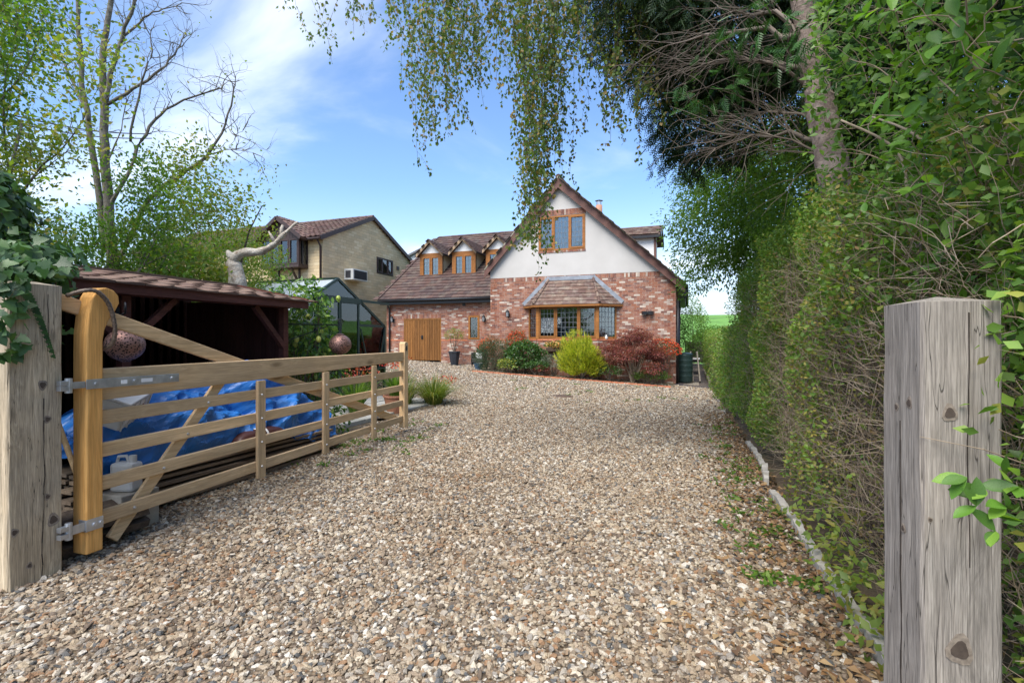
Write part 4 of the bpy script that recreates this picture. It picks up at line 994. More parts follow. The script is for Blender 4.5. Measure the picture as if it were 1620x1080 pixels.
q = MB(); q.prism([(RX0 - .01, sY0 - .1, 1.945), (RX1, sY0 - .1, RZ1 - .02), (sXb - .2, sY0 - .1, 2.06), (sXb - .2, sY0 - .1, 2.03), (RX1, sY0 - .1, RZ1 - .05), (RX0 - .01, sY0 - .1, 1.92)], (0, sY1 - sY0 + .2, 0)); q.build('roof_deck', M_redw, sh)
shm = []
for k in range(3):
    q = MB(); wv = .245; lv_ = .19
    q.grid(lambda u, v: ((0.0 + v * lv_), u * wv, .010 + .006 * math.sin(u * 5 + k) * (1 - v) + (1 - v) * .010), 4, 2)
    n0 = len(q.v); q.add([(0, u * wv / 4, .0) for u in range(5)], []); q.f += [(n0 + i, n0 + i + 1, i + 1, i) for i in range(4)]; q.mi += [0] * 4
    o = q.build('shingle', M_felt, sh, local=True); shm.append(o)
Vs = Vector((RX1 - RX0, 0, RZ1 - RZ0)); Ls = Vs.length; ang = math.atan2(RZ1 - RZ0, abs(RX1 - RX0))
first = {}; rows = int(Ls / .14)
for j in range(rows):
    for i in range(19):
        y = sY0 - .14 + i * .25 - (.125 if j % 2 else 0)
        if y > sY1 + .02: continue
        k = R_.randrange(3); src = shm[k]
        o = src if k not in first else src.copy()
        if k in first: COL.objects.link(o); o.parent = sh
        first[k] = 1
        f = (j * .14 - .03) / Ls
        p = Vector((RX0, y, RZ0)).lerp(Vector((RX1, y, RZ1)), f) - base_of(sh)
        o.location = p + Vector((0, 0, .006)); o.rotation_euler = (0, -ang - .03 + R_.uniform(-.015, .025) * (2 if j == 0 else 1), math.pi + R_.uniform(-.012, .012))
        o.location.y += .245
q = MB(); q.bar((RX1, sY0 - .1, RZ1 + .02), (RX1, sY1 + .12, RZ1 + .02), .16, .035); q.build('ridge_cap', M_felt, sh)
q = MB(); q.bar((RX0 - .02, sY1 + .125, RZ0 - .0), (RX1, sY1 + .125, RZ1 + .0), .03, .09); q.build('verge_board', M_redx, sh)
q = MB(); q.mm(sXb, sXf, sY0, sY1, .0, .03); q.build('shed_floor', M_greyw, sh)

# ------------------------------------------------------------------ gate posts
M_postl = m_wood('weathered_oak_post', (0.468, 0.390, 0.280), (0.273, 0.215, 0.143), 'Z', 1.15, .85, knots=.75, crack=.9, bump=.5, grey=((0.27, 0.25, 0.21), .55), fine=.3)
M_postr = m_wood('grey_oak_post', (0.34, 0.30, 0.255), (0.215, 0.185, 0.155), 'Z', 1.0, .88, knots=.8, crack=.9, bump=.6, grey=((0.30, 0.27, 0.24), .6), fine=.34)
def post(name, label, corner, ang_, wx, wy, z0, z1, peak, mt):
    t = thing(name, label, 'gate post', (corner[0], corner[1], z0), ang_)
    q = MB(); n = 12
    # shaft in rings with slight unevenness, chamfered edges, a low four-sided weathered top
    c = .008; ring = [(c, 0), (wx - c, 0), (wx, c), (wx, wy - c), (wx - c, wy), (c, wy), (0, wy - c), (0, c)]
    b = []
    for k in range(n + 1):
        z = (z1 - z0) * k / n; d = [(R_.uniform(-.0025, .0025), R_.uniform(-.0025, .0025)) for _ in ring]
        b.append(len(q.v)); q.v += [(x + e, y + f, z) for (x, y), (e, f) in zip(ring, d)]
    for k in range(n):
        for i in range(8):
            j = (i + 1) % 8; q.f.append((b[k] + i, b[k] + j, b[k + 1] + j, b[k + 1] + i)); q.mi.append(0)
    ap = len(q.v); q.v.append((wx * .5, wy * .55, z1 - z0 + peak))
    for i in range(8): q.f.append((b[n] + i, b[n] + (i + 1) % 8, ap)); q.mi.append(0)
    o = q.build('shaft', mt, t, local=True); return t
pl_ = post('gate_post', 'weathered brown timber gate post with ivy over its top beside the open gate', (-3.94, 1.72), rad(2), .27, .27, -.12, 1.785, .03, M_postl)
pr_ = post('gate_post', 'grey cracked timber gate post standing alone against the hedge', (.640, 1.768), YAW - rad(10), .205, .205, -.25, 1.562, .022, M_postr)
# dark knots and splits that stand out on the two posts
M_knot = m_mat('knot', [(0.075, 0.055, 0.042)], .9, src='noise', nscale=60, namt=.3)
M_knotr = m_mat('knot_ring', [(0.20, 0.16, 0.125), (0.25, 0.205, 0.16)], .9, src='noise', nscale=70, namt=.3)
M_split = m_mat('split', [(0.035, 0.026, 0.02)], .95)
def knots(t, plane, at, lst):
    for u, z, r in lst:
        q = MB(); P = []
        for k in range(14):
            a = k * 2 * math.pi / 14; rr = r * (1 + .15 * math.sin(3 * a + u * 40)); P.append((rr * math.cos(a), rr * 1.15 * math.sin(a)))
        f = (lambda a, b: (u + a, at, z + b)) if plane == 'y' else (lambda a, b: (at, u + a, z + b))
        e = (0, -.0012, 0) if plane == 'y' else ((.0012, 0, 0) if at > 0 else (-.0012, 0, 0))
        q.prism([f(a * 1.3, b * 1.5) for a, b in P], e); ko = q.build('knot', M_knotr, t, local=True)
        q = MB(); q.prism([f(a * .85, b * .85) for a, b in P], tuple(2 * c for c in e)); q.build('knot_heart', M_knot, ko, local=True)
def split(t, plane, at, pts, w_=.0022):
    q = MB(); e = (0, -.002, 0) if plane == 'y' else ((.002, 0, 0) if at > 0 else (-.002, 0, 0))
    for (u0, z0), (u1, z1) in zip(pts, pts[1:]):
        ww = w_ * R_.uniform(.5, 1.3); f = (lambda a, b: (a, at, b)) if plane == 'y' else (lambda a, b: (at, a, b))
        q.prism([f(u0 - ww, z0), f(u0 + ww, z0), f(u1 + ww, z1), f(u1 - ww, z1)], e)
    q.build('split', M_split, t, local=True)
def wig(u, z0, z1, n, amp):
    o = []; x = u
    for i in range(n + 1): o.append((x, z0 + (z1 - z0) * i / n)); x += R_.uniform(-amp, amp)
    return o
knots(pl_, 'x', .271, [(.165, 1.30, .018), (.19, 1.09, .014), (.19, .62, .012), (.22, .47, .024), (.03, .46, .015), (.10, .24, .012)])
split(pl_, 'x', .271, wig(.16, .15, 1.22, 16, .006)); split(pl_, 'x', .271, wig(.19, 1.5, 1.85, 6, .004), .0015)
knots(pr_, 'y', -.001, [(.07, 1.49, .015), (.095, .81, .026), (.02, 1.18, .005)])
split(pr_, 'x', -.001, wig(.10, .5, 1.45, 16, .004)); split(pr_, 'y', -.001, wig(.12, 1.05, 1.78, 10, .003), .0012)
knots(pr_, 'x', -.001, [(.125, 1.49, .008), (.06, 1.51, .011), (.09, 1.12, .008)])

# ------------------------------------------------------------------ five bar gate
M_pineX = m_wood('pale_softwood', (0.70, 0.50, 0.285), (0.52, 0.345, 0.175), 'X', .8, .6, knots=.75, crack=.12, bump=.12, grey=((0.42, 0.31, 0.19), .4))
M_pineZ = m_wood('pale_softwood_upright', (0.70, 0.50, 0.285), (0.54, 0.355, 0.18), 'Z', .8, .6, knots=.75, crack=.12, bump=.12, grey=((0.42, 0.31, 0.19), .3))
M_stile = m_wood('honey_oak_stile', (0.70, 0.385, 0.125), (0.53, 0.26, 0.072), 'Z', .7, .78, knots=.6, crack=.1, bump=.1)
M_zinc = m_mat('galvanised_steel', [(0.42, 0.44, 0.46), (0.52, 0.54, 0.56)], .42, .75, src='noise', nscale=12, namt=.2)
M_rope = m_mat('twisted_hoop', [(0.085, 0.06, 0.045), (0.16, 0.12, 0.09)], .5, .3, src='noise', nscale=90, namt=.4)
M_label = m_mat('paper_label', [(0.75, 0.75, 0.74)], .7)
GA = Vector((-3.65, 2.21, 0)); GD = Vector((-.0583, .9983, 0)); gang = math.atan2(GD.y, GD.x)
gate = thing('field_gate', 'pale wooden five bar field gate standing open with galvanised hinge straps', 'gate', GA, gang)
def rise(s): return .010 * s
# local x along the gate, local y = left of x (away from the drive is +y), local z up
def rail(za, zb, ha, hb, y0, y1, x0=-.02, x1=4.16, mt=M_pineX, nm='rail'):
    q = MB(); q.prism([(x0, y0, za), (x1, y0, zb), (x1, y0, zb + hb), (x0, y0, za + ha)], (0, y1 - y0, 0))
    return q.build(nm, mt, gate, local=True, bevel=.006)
rail(1.05, 1.145, .21, .135, .035, .095, nm='top_rail')
for za, zb, h1, h2 in ((.888, .925, .094, .085), (.668, .715, .094, .085), (.446, .495, .094, .082), (.218, .262, .094, .085)): rail(za, zb, h1, h2, .045, .08)
q = MB(); prof = [(-.10, .07), (0, .07), (0, 1.36), (.0, 1.45), (.012, 1.52), (.035, 1.58), (.075, 1.64), (.105, 1.70), (.10, 1.75), (.07, 1.785), (.02, 1.80), (-.03, 1.785), (-.06, 1.73), (-.085, 1.62), (-.098, 1.49), (-.10, 1.36)]
q.prism([(x, .0, z) for x, z in prof], (0, .125, 0)); q.build('hinge_stile', M_stile, gate, local=True, bevel=.008)
for s_, zt, zb in ((1.35, 1.075, .17), (2.30, 1.095, .19), (3.29, 1.12, .17)):
    q = MB(); q.mm(s_, s_ + .095, .012, .044, zb, zt); q.build('upright', M_pineZ, gate, local=True, bevel=.005)
q = MB(); q.mm(4.15, 4.26, .02, .11, .17, 1.40); q.prism([(4.15, .02, 1.40), (4.26, .02, 1.40), (4.23, .02, 1.425), (4.18, .02, 1.425)], (0, .09, 0)); q.build('latch_stile', M_pineZ, gate, local=True, bevel=.006)
M_hole = m_mat('latch_hole', [(0.02, 0.018, 0.016)], .6)
q = MB(); q.prism([(4.205 + .026 * math.cos(a), .0195, 1.33 + .038 * math.sin(a)) for a in [k * .5236 for k in range(12)]], (0, -.004, 0)); q.build('latch_plate', M_hole, gate, local=True)
q = MB(); q.bar((-.30, .115, 1.735), (4.12, .115, .29), .035, .095, up=(0, 0, 1)); q.build('diagonal_brace', M_pineX, gate, local=True, bevel=.006)
q = MB(); q.bar((.12, .098, .08), (1.02, .098, 1.10), .032, .085, up=(0, 0, 1)); q.build('short_brace', M_pineX, gate, local=True, bevel=.006)
def bolts(x, y, z):
    q = MB(); q.tube([(x, y, z), (x, y - .009, z)], [.011, .008], 8); q.build('bolt', M_zinc, gate, local=True)
for s_ in (1.397, 2.347, 3.337):
    for z in (.265, .49, .71, .93): bolts(s_, .012, z + rise(s_) + .0)
for x, z in ((.24, .265), (.46, .49), (.66, .71), (.85, .935)): bolts(x, .045, z)
def strap(z, L, hgt, nm):
    q = MB(); q.mm(-.105, L, -.008, -.002, z, z + hgt); q.mm(-.108, -.102, -.008, .06, z, z + hgt) if L < .1 else None
    q.mm(-.19, -.105, .0, .010, z + .01, z + hgt - .01); q.tube([(-.195, .012, z - .015), (-.195, .012, z + hgt + .015)], .02, 10); q.mm(-.25, -.195, -.005, .03, z, z + .03); q.mm(-.25, -.195, -.005, .03, z + hgt - .03, z + hgt)
    o = q.build(nm, M_zinc, gate, local=True, bevel=.002)
    for x in ((-.05, .2, .48) if L > .1 else (-.06, -.02)):
        b = MB(); b.tube([(x, -.008, z + hgt / 2), (x, -.02, z + hgt / 2)], [.013, .011], 8); b.build('strap_bolt', M_zinc, o, local=True)
    return o
st = strap(1.135, .54, .062, 'hinge_strap'); strap(.22, -.003, .075, 'hinge_strap')
for x0_, x1_ in ((.11, .15), (.25, .33)):
    q = MB(); q.mm(x0_, x1_, -.010, -.008, 1.152, 1.178); q.build('sticker', M_label, st, local=True)
hoop = MB(); hp = [Vector((-.03 + .145 * math.cos(a), .06 - .10 * math.sin(a) - .035, 1.56 + .22 * math.sin(a) - .12 + .12 * math.cos(a) * 0)) for a in [k * math.pi / 16 for k in range(-8, 25)]]
hp = [Vector((-.17, .07, 1.73)), Vector((-.12, .0, 1.765)), Vector((-.06, -.03, 1.765)), Vector((0, -.04, 1.70)), Vector((.035, -.04, 1.60)), Vector((.05, -.035, 1.50)), Vector((.045, -.01, 1.42)), Vector((.02, .05, 1.39))]
def smoothpath(P, n=6):
    o = []
    for i in range(len(P) - 1):
        a, b, c, d = P[max(0, i - 1)], P[i], P[i + 1], P[min(len(P) - 1, i + 2)]
        for k in range(n):
            t = k / n; o.append(.5 * ((2 * b) + (c - a) * t + (2 * a - 5 * b + 4 * c - d) * t * t + (3 * b - a - 3 * c + d) * t ** 3))
    return o + [P[-1]]
hp = smoothpath(hp); hoop.tube(hp, [.0125 + .0022 * (i % 2) for i in range(len(hp))], 8); hoop.build('gate_loop', M_rope, gate, local=True, smooth=True)

# ------------------------------------------------------------------ copper globe lanterns on scroll brackets
def m_pierced():
    m, t = NT('pierced_copper'); g = G(t); co = g.coord()
    v = g.n("ShaderNodeTexVoronoi", {"Vector": co, "Scale": 62.0})
    hole = g.n("ShaderNodeMapRange", {"Value": v.outputs["Distance"], "From Min": .36, "From Max": .44, "To Min": 1.0, "To Max": 0.0}).outputs[0]
    c = g.mix(g.noise(co, 9, 4), (0.22, 0.115, 0.09), (0.38, 0.22, 0.18))
    c = g.mix(hole, c, (0.02, 0.013, 0.012))
    p = g.n("ShaderNodeBsdfPrincipled", {"Base Color": c, "Roughness": .5, "Metallic": .6})
    g.set(p, "Normal", g.bump(g.math('MULTIPLY', hole, -1.0), .8, .004)); g.out(p.outputs[0]); return m
M_copper = m_pierced()
def lantern(label, c, r, pst):
    t = thing('hanging_lantern', label, 'lantern', (c[0], c[1], c[2] - r), 0, 'copper globe lanterns on the log shed')
    q = MB(); n = 14; q.lathe(c, [(r * math.sin(math.pi * (.03 + .94 * i / n)), -r * .93 * math.cos(math.pi * (.03 + .94 * i / n))) for i in range(n + 1)], 28); q.build('globe', M_copper, t, smooth=True)
    q = MB(); q.lathe(c, [(.05, r * .91), (.055, r * .95), (.035, r * 1.0), (0, r * 1.01)], 16); q.lathe(c, [(.045, -r * .9), (.03, -r * .97), (0, -r * .98)], 16); q.build('cap', M_copper, t)
    q = MB(); q.tube([(c[0], c[1], c[2] + r * .99), (c[0], c[1], c[2] + r + .055)], .005, 5)
    q.tube([(c[0] + .02 * math.cos(a), c[1], c[2] + r + .07 + .02 * math.sin(a)) for a in [k * .524 for k in range(13)]], .004, 5, caps=False); q.build('hanging_ring', M_iron, t)
    z = c[2] + r + .10; c = Vector(c); P = Vector((pst[0], pst[1], z + .02))
    b = thing('lantern_bracket', 'black scroll iron bracket carrying the ' + ('lantern nearest the gate stile' if c.y < 4 else 'lantern beside the climber'), 'bracket', P, 0, 'scroll brackets on the log shed')
    d = (Vector((c.x, c.y, z)) - P); d.z = 0; L = d.length; d.normalize()
    q = MB(); q.tube([P + d * (L * i / 6) + Z1 * (.0 if i else 0) for i in range(7)], .008, 6)
    sp = []
    for k in range(22):
        a = -math.pi / 2 + k * .38; rr = .05 * (1 - k / 30); sp.append(Vector((c.x, c.y, z + .02)) + d * (rr * math.cos(a)) + Z1 * (.05 + rr * math.sin(a)))
    q.tube(sp, .007, 6); q.build('arm', M_iron, b, smooth=True)
    q = MB(); q.tube([P - Z1 * .22, P - Z1 * .13 + d * (L * .35), P - Z1 * .02 + d * (L * .75)], .007, 6); q.bar(P - Z1 * .26, P + Z1 * .08, .025, .006, up=d); q.build('stay', M_iron, b)
lantern('pierced copper globe lantern hanging behind the curved gate stile', (-4.42, 2.84, 1.41), .143, (-4.92, 3.10, 0))
lantern('pierced copper globe lantern hanging in front of the climber and greenhouse', (-4.58, 5.76, 1.39), .150, (-4.92, 5.12, 0))

# ------------------------------------------------------------------ things stored between gate and shed
M_tarp = m_mat('blue_tarpaulin', [(0.010, 0.125, 0.42), (0.016, 0.165, 0.52)], .42, src='noise', nscale=2.5, namt=.2, bump=(70, .12, .003), spec=.45, dirt=((.12, .17, .25), 3.5, .35))
def lerp_tab(x, tab):
    for (a, b), (c, d) in zip(tab, tab[1:]):
        if x <= c: return b + (d - b) * max(0, min(1, (x - a) / (c - a)))
    return tab[-1][1]
def crumple(x, y, z, s=1.0):
    p = Vector((x, y, z)); p += Vector((.18, .1, .15)) * mnoise.noise(p * 2.1); v = 0
    for f, a, st in ((2.2, .24, (1, .8, 1)), (4.6, .15, (1, .55, 1.25)), (9.5, .075, (1.2, .6, 1))):
        v += a * (mnoise.voronoi(Vector((p.x * st[0], p.y * st[1], p.z * st[2])) * f + Vector((f, 2.2, f * .3)))[0][0] - .42)
    return (v + .02 * mnoise.noise(p * 14)) * s
tp = MB()
TOP = [(2.35, .60), (2.7, .80), (3.1, .96), (3.6, 1.03), (4.1, 1.05), (4.45, 1.13), (4.75, .98), (5.05, .68), (5.35, .36)]
BOT = [(2.35, .30), (3.2, .40), (4.0, .42), (4.5, .27), (4.9, .16), (5.35, .12)]
FRX = [(2.35, -4.18), (3.5, -4.22), (4.4, -4.22), (5.0, -4.28), (5.35, -4.38)]
def tarp_fn(u, v):
    Y = 2.35 + 2.95 * u + .05 * math.sin(v * 9); top = lerp_tab(Y, TOP); bot = lerp_tab(Y, BOT); fx = lerp_tab(Y, FRX)
    if v < .55:
        t = v / .55; X = fx - .42 * t ** 1.5; Z = bot + (top - bot) * math.sin(t * math.pi / 2) ** .9
    else:
        t = (v - .55) / .45; X = fx - .42 - .75 * t; Z = top + .06 * math.sin(t * 3) - .25 * t * t
    k = crumple(X * .8, Y, Z); return (X + k * .95, Y + k * .3, Z + k * .8)
TU, TV = 120, 84
tj = [[(R_.uniform(-.32, .32) / TU if 0 < a < TU else 0, R_.uniform(-.32, .32) / TV if 0 < b < TV else 0) for a in range(TU + 1)] for b in range(TV + 1)]
tp.grid(lambda u, v: tarp_fn(u + tj[round(v * TV)][round(u * TU)][0], v + tj[round(v * TV)][round(u * TU)][1]), TU, TV)
tp.f = [t for a, b, c, d in tp.f for t in (((a, b, c), (a, c, d)) if R_.random() < .5 else ((a, b, d), (b, c, d)))]; tp.mi = [0] * len(tp.f)
tag(tp.build('tarpaulin', M_tarp, None), 'crumpled bright blue tarpaulin thrown over the wood pile behind the gate', 'tarpaulin')
M_palw = m_wood('pallet_board', (0.25, 0.19, 0.135), (0.13, 0.095, 0.065), 'Y', 1.2, .85, crack=.4)
pal = thing('timber_stack', 'low stack of long brown boards lying under the blue tarpaulin', 'timber stack', (-4.5, 3.8, 0))
for k in range(7):
    for i in range(5):
        q = MB(); z = .03 + k * .052; x = -4.24 - i * .16 + R_.uniform(-.035, .035) - k * .006
        q.obox((x, 3.85 + R_.uniform(-.15, .15), z + .05), .14, R_.uniform(2.5, 2.95), .026, Matrix.Rotation(R_.uniform(-.02, .02), 3, 'Z')); q.build('board', M_palw, pal)
for y in (2.7, 3.8, 4.9):
    q = MB(); q.mm(-5.0, -4.22, y, y + .09, -.03, .055); q.build('bearer', M_palw, pal)
M_logb = m_mat('split_log_wood', [(0.24, 0.155, 0.085), (0.175, 0.11, 0.065), (0.30, 0.205, 0.12), (0.135, 0.085, 0.055)], .85, src='object', nscale=6, namt=.35, fine=(60, .25), bump=(50, .5, .006))
M_bark = m_mat('log_bark', [(0.085, 0.06, 0.045), (0.12, 0.09, 0.065)], .95, src='noise', nscale=14, namt=.4, bump=(40, .9, .01))
def log_thing(c, L, r, d, frac):
    q = MB(); d = Vector(d).normalized(); a = d.cross(Vector((.2, .1, 1))).normalized(); b = d.cross(a); n = 9
    poly = [(0, 0)] + [(r * math.cos(frac * k / (n - 1)), r * math.sin(frac * k / (n - 1)) * R_.uniform(.92, 1.08)) for k in range(n)]
    P = [Vector(c) + a * x + b * y for x, y in poly]; m = len(P); base = len(q.v)
    Q = [p + d * L for p in P]; q.v += [tuple(p) for p in P + Q]
    q.f += [tuple(range(m))[::-1], tuple(range(m, 2 * m))]; q.mi += [0, 0]
    for i in range(m): q.f.append((i, (i + 1) % m, m + (i + 1) % m, m + i)); q.mi.append(1 if 0 < i < m - 1 else 0)
    return q
def place_log(c, L, r, d, frac, label='split firewood log on the heap in the shed behind the gate', group='split firewood logs in the shed'):
    o = log_thing(c, L, r, d, frac).build('firewood_log', [M_logb, M_bark], None); o['label'] = label; o['category'] = 'log'; o['group'] = group
for row in range(6):
    for k in range(7):
        y = 4.35 + k * .185 + R_.uniform(-.03, .03); z = .09 + row * .165 + R_.uniform(-.015, .02)
        if y > 4.98: continue
        x = -5.02 + row * -.04 + R_.uniform(-.05, .06)
        place_log((x, y, z), R_.uniform(-.34, -.28), R_.uniform(.10, .15), (1, R_.uniform(-.25, .25), R_.uniform(-.15, .15)), R_.choice((1.9, 2.4, 2.9, 1.5)))
for oi_, (c, L, d) in enumerate((((-4.62, 4.85, .55), .62, (.12, .35, .9)), ((-4.70, 4.78, .18), .5, (.2, .9, .25)), ((-4.6, 5.1, .12), .34, (.1, .8, .1)), ((-4.75, 4.75, 1.02), .5, (-.1, .97, .12)), ((-4.66, 4.55, .62), .4, (.1, .8, .5)))):
    q = MB(); v = Vector(d).normalized() * L; c = Vector(c); q.bar(c - v / 2, c + v / 2, .15, .09)
    o = q.build('timber_offcut', M_palw, None, bevel=.008); tag(o, ('tallest sawn offcut standing upright against the log heap', 'long sawn offcut lying low at the foot of the log heap', 'short sawn offcut near the ground at the right end of the logs', 'sawn offcut lying level on top of the log heap', 'slanting sawn offcut half tucked behind the blue tarpaulin')[oi_], 'timber offcut', 'sawn offcuts in front of the log heap')
# white storage box tipped on the tarpaulin
M_whp = m_mat('white_plastic', [(0.55, 0.56, 0.56)], .45, src='noise', nscale=4, namt=.1)
M_redlab = m_mat('brown_red_print', [(0.20, 0.035, 0.025)], .6); M_grlab = m_mat('grey_print', [(0.25, 0.25, 0.26)], .6)
bx = thing('storage_box', 'white plastic storage crate with brown label tipped over behind the stile', 'crate', (-4.42, 2.70, .70), rad(35))
Mt = Matrix.Rotation(rad(24), 3, 'Y') @ Matrix.Rotation(rad(14), 3, 'X')
def tb(q, c, s): q.obox(Mt @ Vector(c), *s, Mt)
q = MB(); tb(q, (0, 0, .27), (.28, .36, .24)); q.build('body', M_whp, bx, local=True, bevel=.02)
q = MB(); tb(q, (0, 0, .40), (.32, .40, .025)); tb(q, (0, 0, .375), (.30, .38, .015)); q.build('lid', M_whp, bx, local=True, bevel=.008)
for c, s, mt in (((.141, -.02, .28), (.004, .26, .15), M_label), ((.145, .05, .29), (.003, .09, .05), M_redlab), ((.145, -.08, .32), (.003, .09, .010), M_grlab), ((.145, -.08, .30), (.003, .09, .010), M_grlab), ((.145, .03, .23), (.003, .14, .008), M_grlab)):
    q = MB(); tb(q, c, s); q.build('label_print', mt, bx, local=True)
for i in range(5):
    q = MB(); tb(q, (.142, -.16 + i * .08, .27), (.010, .010, .235)); q.build('rib', M_whp, bx, local=True)
jc = thing('jerrycan', 'small white plastic jerrycan beside the curved gate stile', 'jerrycan', (-4.06, 2.62, .30), rad(20))
q = MB(); q.mm(-.09, .09, -.06, .06, 0, .22); q.build('body', M_whp, jc, local=True, bevel=.025)
q = MB(); q.tube([(.05, 0, .21), (.05, 0, .27)], .025, 12); q.build('cap', M_whp, jc, local=True)
q = MB(); q.tube([(-.07, 0, .215), (-.06, 0, .26), (0, 0, .265), (.02, 0, .22)], .012, 8); q.build('handle', M_whp, jc, local=True)
crt = MB(); crt.mm(-4.22, -3.93, 2.5, 2.78, .0, .30); tag(crt.build('breeze_block', M_conc, None, bevel=.01), 'grey block supporting the white jerrycan by the gate stile', 'block')
M_bag = m_mat('brown_sack', [(0.055, 0.018, 0.014)], .4, nscale=5, namt=.3)
bg = thing('compost_sack', 'dark brown compost sack with white stripes poking out beneath the tarpaulin', 'sack', (-4.28, 3.95, .42))
def bagf(u, v):
    a = (u - .5) * .62; b = (v - .5) * .30; k = max(0, (1 - (2 * u - 1) ** 4)) * max(0, (1 - (2 * v - 1) ** 4))
    return (-4.20 + b, 3.95 + a, .45 + .10 * k ** .6 + .012 * crumple(a * 2, b * 2, 1, 3))
q = MB(); q.grid(bagf, 24, 14); q.build('sack', M_bag, bg, smooth=True)
q = MB(); q.mm(-4.36, -4.06, 3.66, 4.24, .40, .452); q.build('sack_base', M_bag, bg, bevel=.02)
for o_ in (-.10, -.02, .06):
    q = MB()
    q.grid(lambda u, v: tuple(Vector(bagf(.5 + o_ + (u - .5) * .04, .5 + v * .48)) + Vector((0.002, 0, .005))), 2, 10); q.build('stripe', M_label, bg)
pole = MB(); pole.tube([wp(70, 610, 3.62), wp(140, 800, 3.32)], .017, 8); tag(pole.build('broom_handle', m_wood('broom_wood', (.5, .36, .2), (.36, .24, .12), 'Z'), None, smooth=True), 'round wooden broom handle leaning between gate post and stile', 'broom handle')
for i, (x, y, r) in enumerate(((-4.0, 1.98, .16), (-4.12, 2.22, .13), (-3.95, 2.32, .10))):
    o = log_thing((x, y - .2, .12), .5, r, (.2, 1, .05), 5.9).build('round_log', [M_bark, M_bark], None)
    tag(o, ('thickest barky round log, close against the left gate post', 'middling barky round log lying furthest behind the gate stile', 'thinnest barky round log on the ground under the gate stile')[i], 'log', 'round logs by the gate post')

# paving slabs before the greenhouse
M_pave = m_mat('paving', [(0.40, 0.385, 0.35), (0.34, 0.325, 0.295)], .9, src='object', nscale=3, namt=.15, dirt=((.2, .2, .13), 2, .5), bump=(50, .3, .004))
pv = tag(bpy.data.objects.new('patio', None), kind='structure'); COL.objects.link(pv); pv.location = (-6, 8.5, 0)
for i in range(4):
    for j in range(6):
        x, y = -7.1 + i * .61, 6.75 + j * .61
        if x + .6 > -4.7: continue
        q = MB(); z = gz(x + .3, y + .3); q.mm(x, x + .595, y, y + .595, z - .04, z + .035 + R_.uniform(-.004, .004)); q.build('slab', M_pave, pv, bevel=.006)
# concrete edging under the hedge
kb = tag(bpy.data.objects.new('kerb', None), kind='structure'); COL.objects.link(kb); kb.location = (.8, 5, 0)
kx = [(.845, 2.05), (.835, 2.9), (.80, 3.75), (.80, 4.6), (.755, 5.42), (.83, 6.5), (.84, 7.35), (.82, 8.2)]
for i, ((xa, ya), (xb, yb)) in enumerate(zip(kx, kx[1:])):
    if i == 4: ya += .33
    q = MB(); za, zb = gz(xa, ya) + (.05 if i != 4 else .08), gz(xb, yb) + .05
    n = 7
    for k in range(n):
        f0, f1 = k / n, (k + 1) / n
        if k == n - 1: f1 -= .012 / .85
        P0 = Vector((xa + (xb - xa) * f0, ya + (yb - ya) * f0, 0)); P1 = Vector((xa + (xb - xa) * f1, ya + (yb - ya) * f1, 0))
        h0 = za + .012 * math.sin(i * 3 + k * 1.3); h1 = za + .012 * math.sin(i * 3 + (k + 1) * 1.3) if k < n - 1 else zb
        w0 = .030 + .006 * math.sin(k * 2.1 + i)
        q.add([(P0.x - w0, P0.y, -.3), (P0.x + w0, P0.y, -.3), (P1.x + w0, P1.y, -.3), (P1.x - w0, P1.y, -.3), (P0.x - w0 * .8, P0.y, h0), (P0.x + w0, P0.y, h0 + .006), (P1.x + w0, P1.y, h1 + .006), (P1.x - w0 * .8, P1.y, h1)], MB.BOX)
    q.build('edging_stone', M_conc, kb)
# manhole cover
mh = thing('manhole_cover', 'rusty oval manhole cover set flush in the gravel before the house', 'manhole cover', (-3.18, 12.9, gz(-3.18, 12.9)))
q = MB(); q.lathe((-3.18, 12.9, gz(-3.18, 12.9) + .012), [(.0, .018), (.25, .018), (.27, .012), (.30, .012), (.31, -.01)], 28); q.build('lid', m_mat('rusty_iron', [(.16, .10, .065), (.11, .075, .055)], .8, .2, src='noise', nscale=14, namt=.3), mh)
q = MB()
for i in range(-4, 5): q.mm(-3.18 + i * .055 - .012, -3.18 + i * .055 + .012, 12.9 - math.sqrt(.055 - (i * .055) ** 2 * .7), 12.9 + math.sqrt(.055 - (i * .055) ** 2 * .7), gz(-3.18, 12.9) + .029, gz(-3.18, 12.9) + .036)
q.build('tread_bar', m_mat('iron_bar', [(.12, .08, .06)], .8, .2), mh)

# ------------------------------------------------------------------ beside and beyond the house
M_tank = m_mat('dark_green_plastic', [(0.018, 0.036, 0.033)], .42, nscale=3, namt=.2)
wb_ = thing('water_butt', 'dark green ribbed water butt at the right corner of the house', 'water butt', (-.14, 20.75, -.26))
q = MB(); pr = [(0, 0), (.25, 0), (.27, .05)]
for k in range(5): z = .12 + k * .2; pr += [(.287, z), (.287, z + .12), (.293, z + .14), (.293, z + .17), (.287, z + .19)]
pr += [(.27, 1.12), (.22, 1.16), (0, 1.17)]
q.lathe((-.14, 20.75, -.22), pr, 24); q.build('barrel', M_tank, wb_, smooth=True)
q = MB(); q.lathe((-.14, 20.75, -.22), [(.29, 1.10), (.30, 1.14), (.1, 1.19), (0, 1.19)], 24); q.build('lid', M_tank, wb_)
pt = thing('pallet', 'grey slatted wooden pallet lying under the water butt', 'pallet', (.0, 20.5, -.26))
for i in range(5):
    q = MB(); y = 20.02 + i * .26; q.mm(-.44, .36, y, y + .17, -.245, -.222); q.build('slat', M_greyw, pt)
for x in (-.43, -.08, .27):
    q = MB(); q.mm(x, x + .08, 20.03, 21.2, -.30, -.246); q.build('bearer', M_greyw, pt)
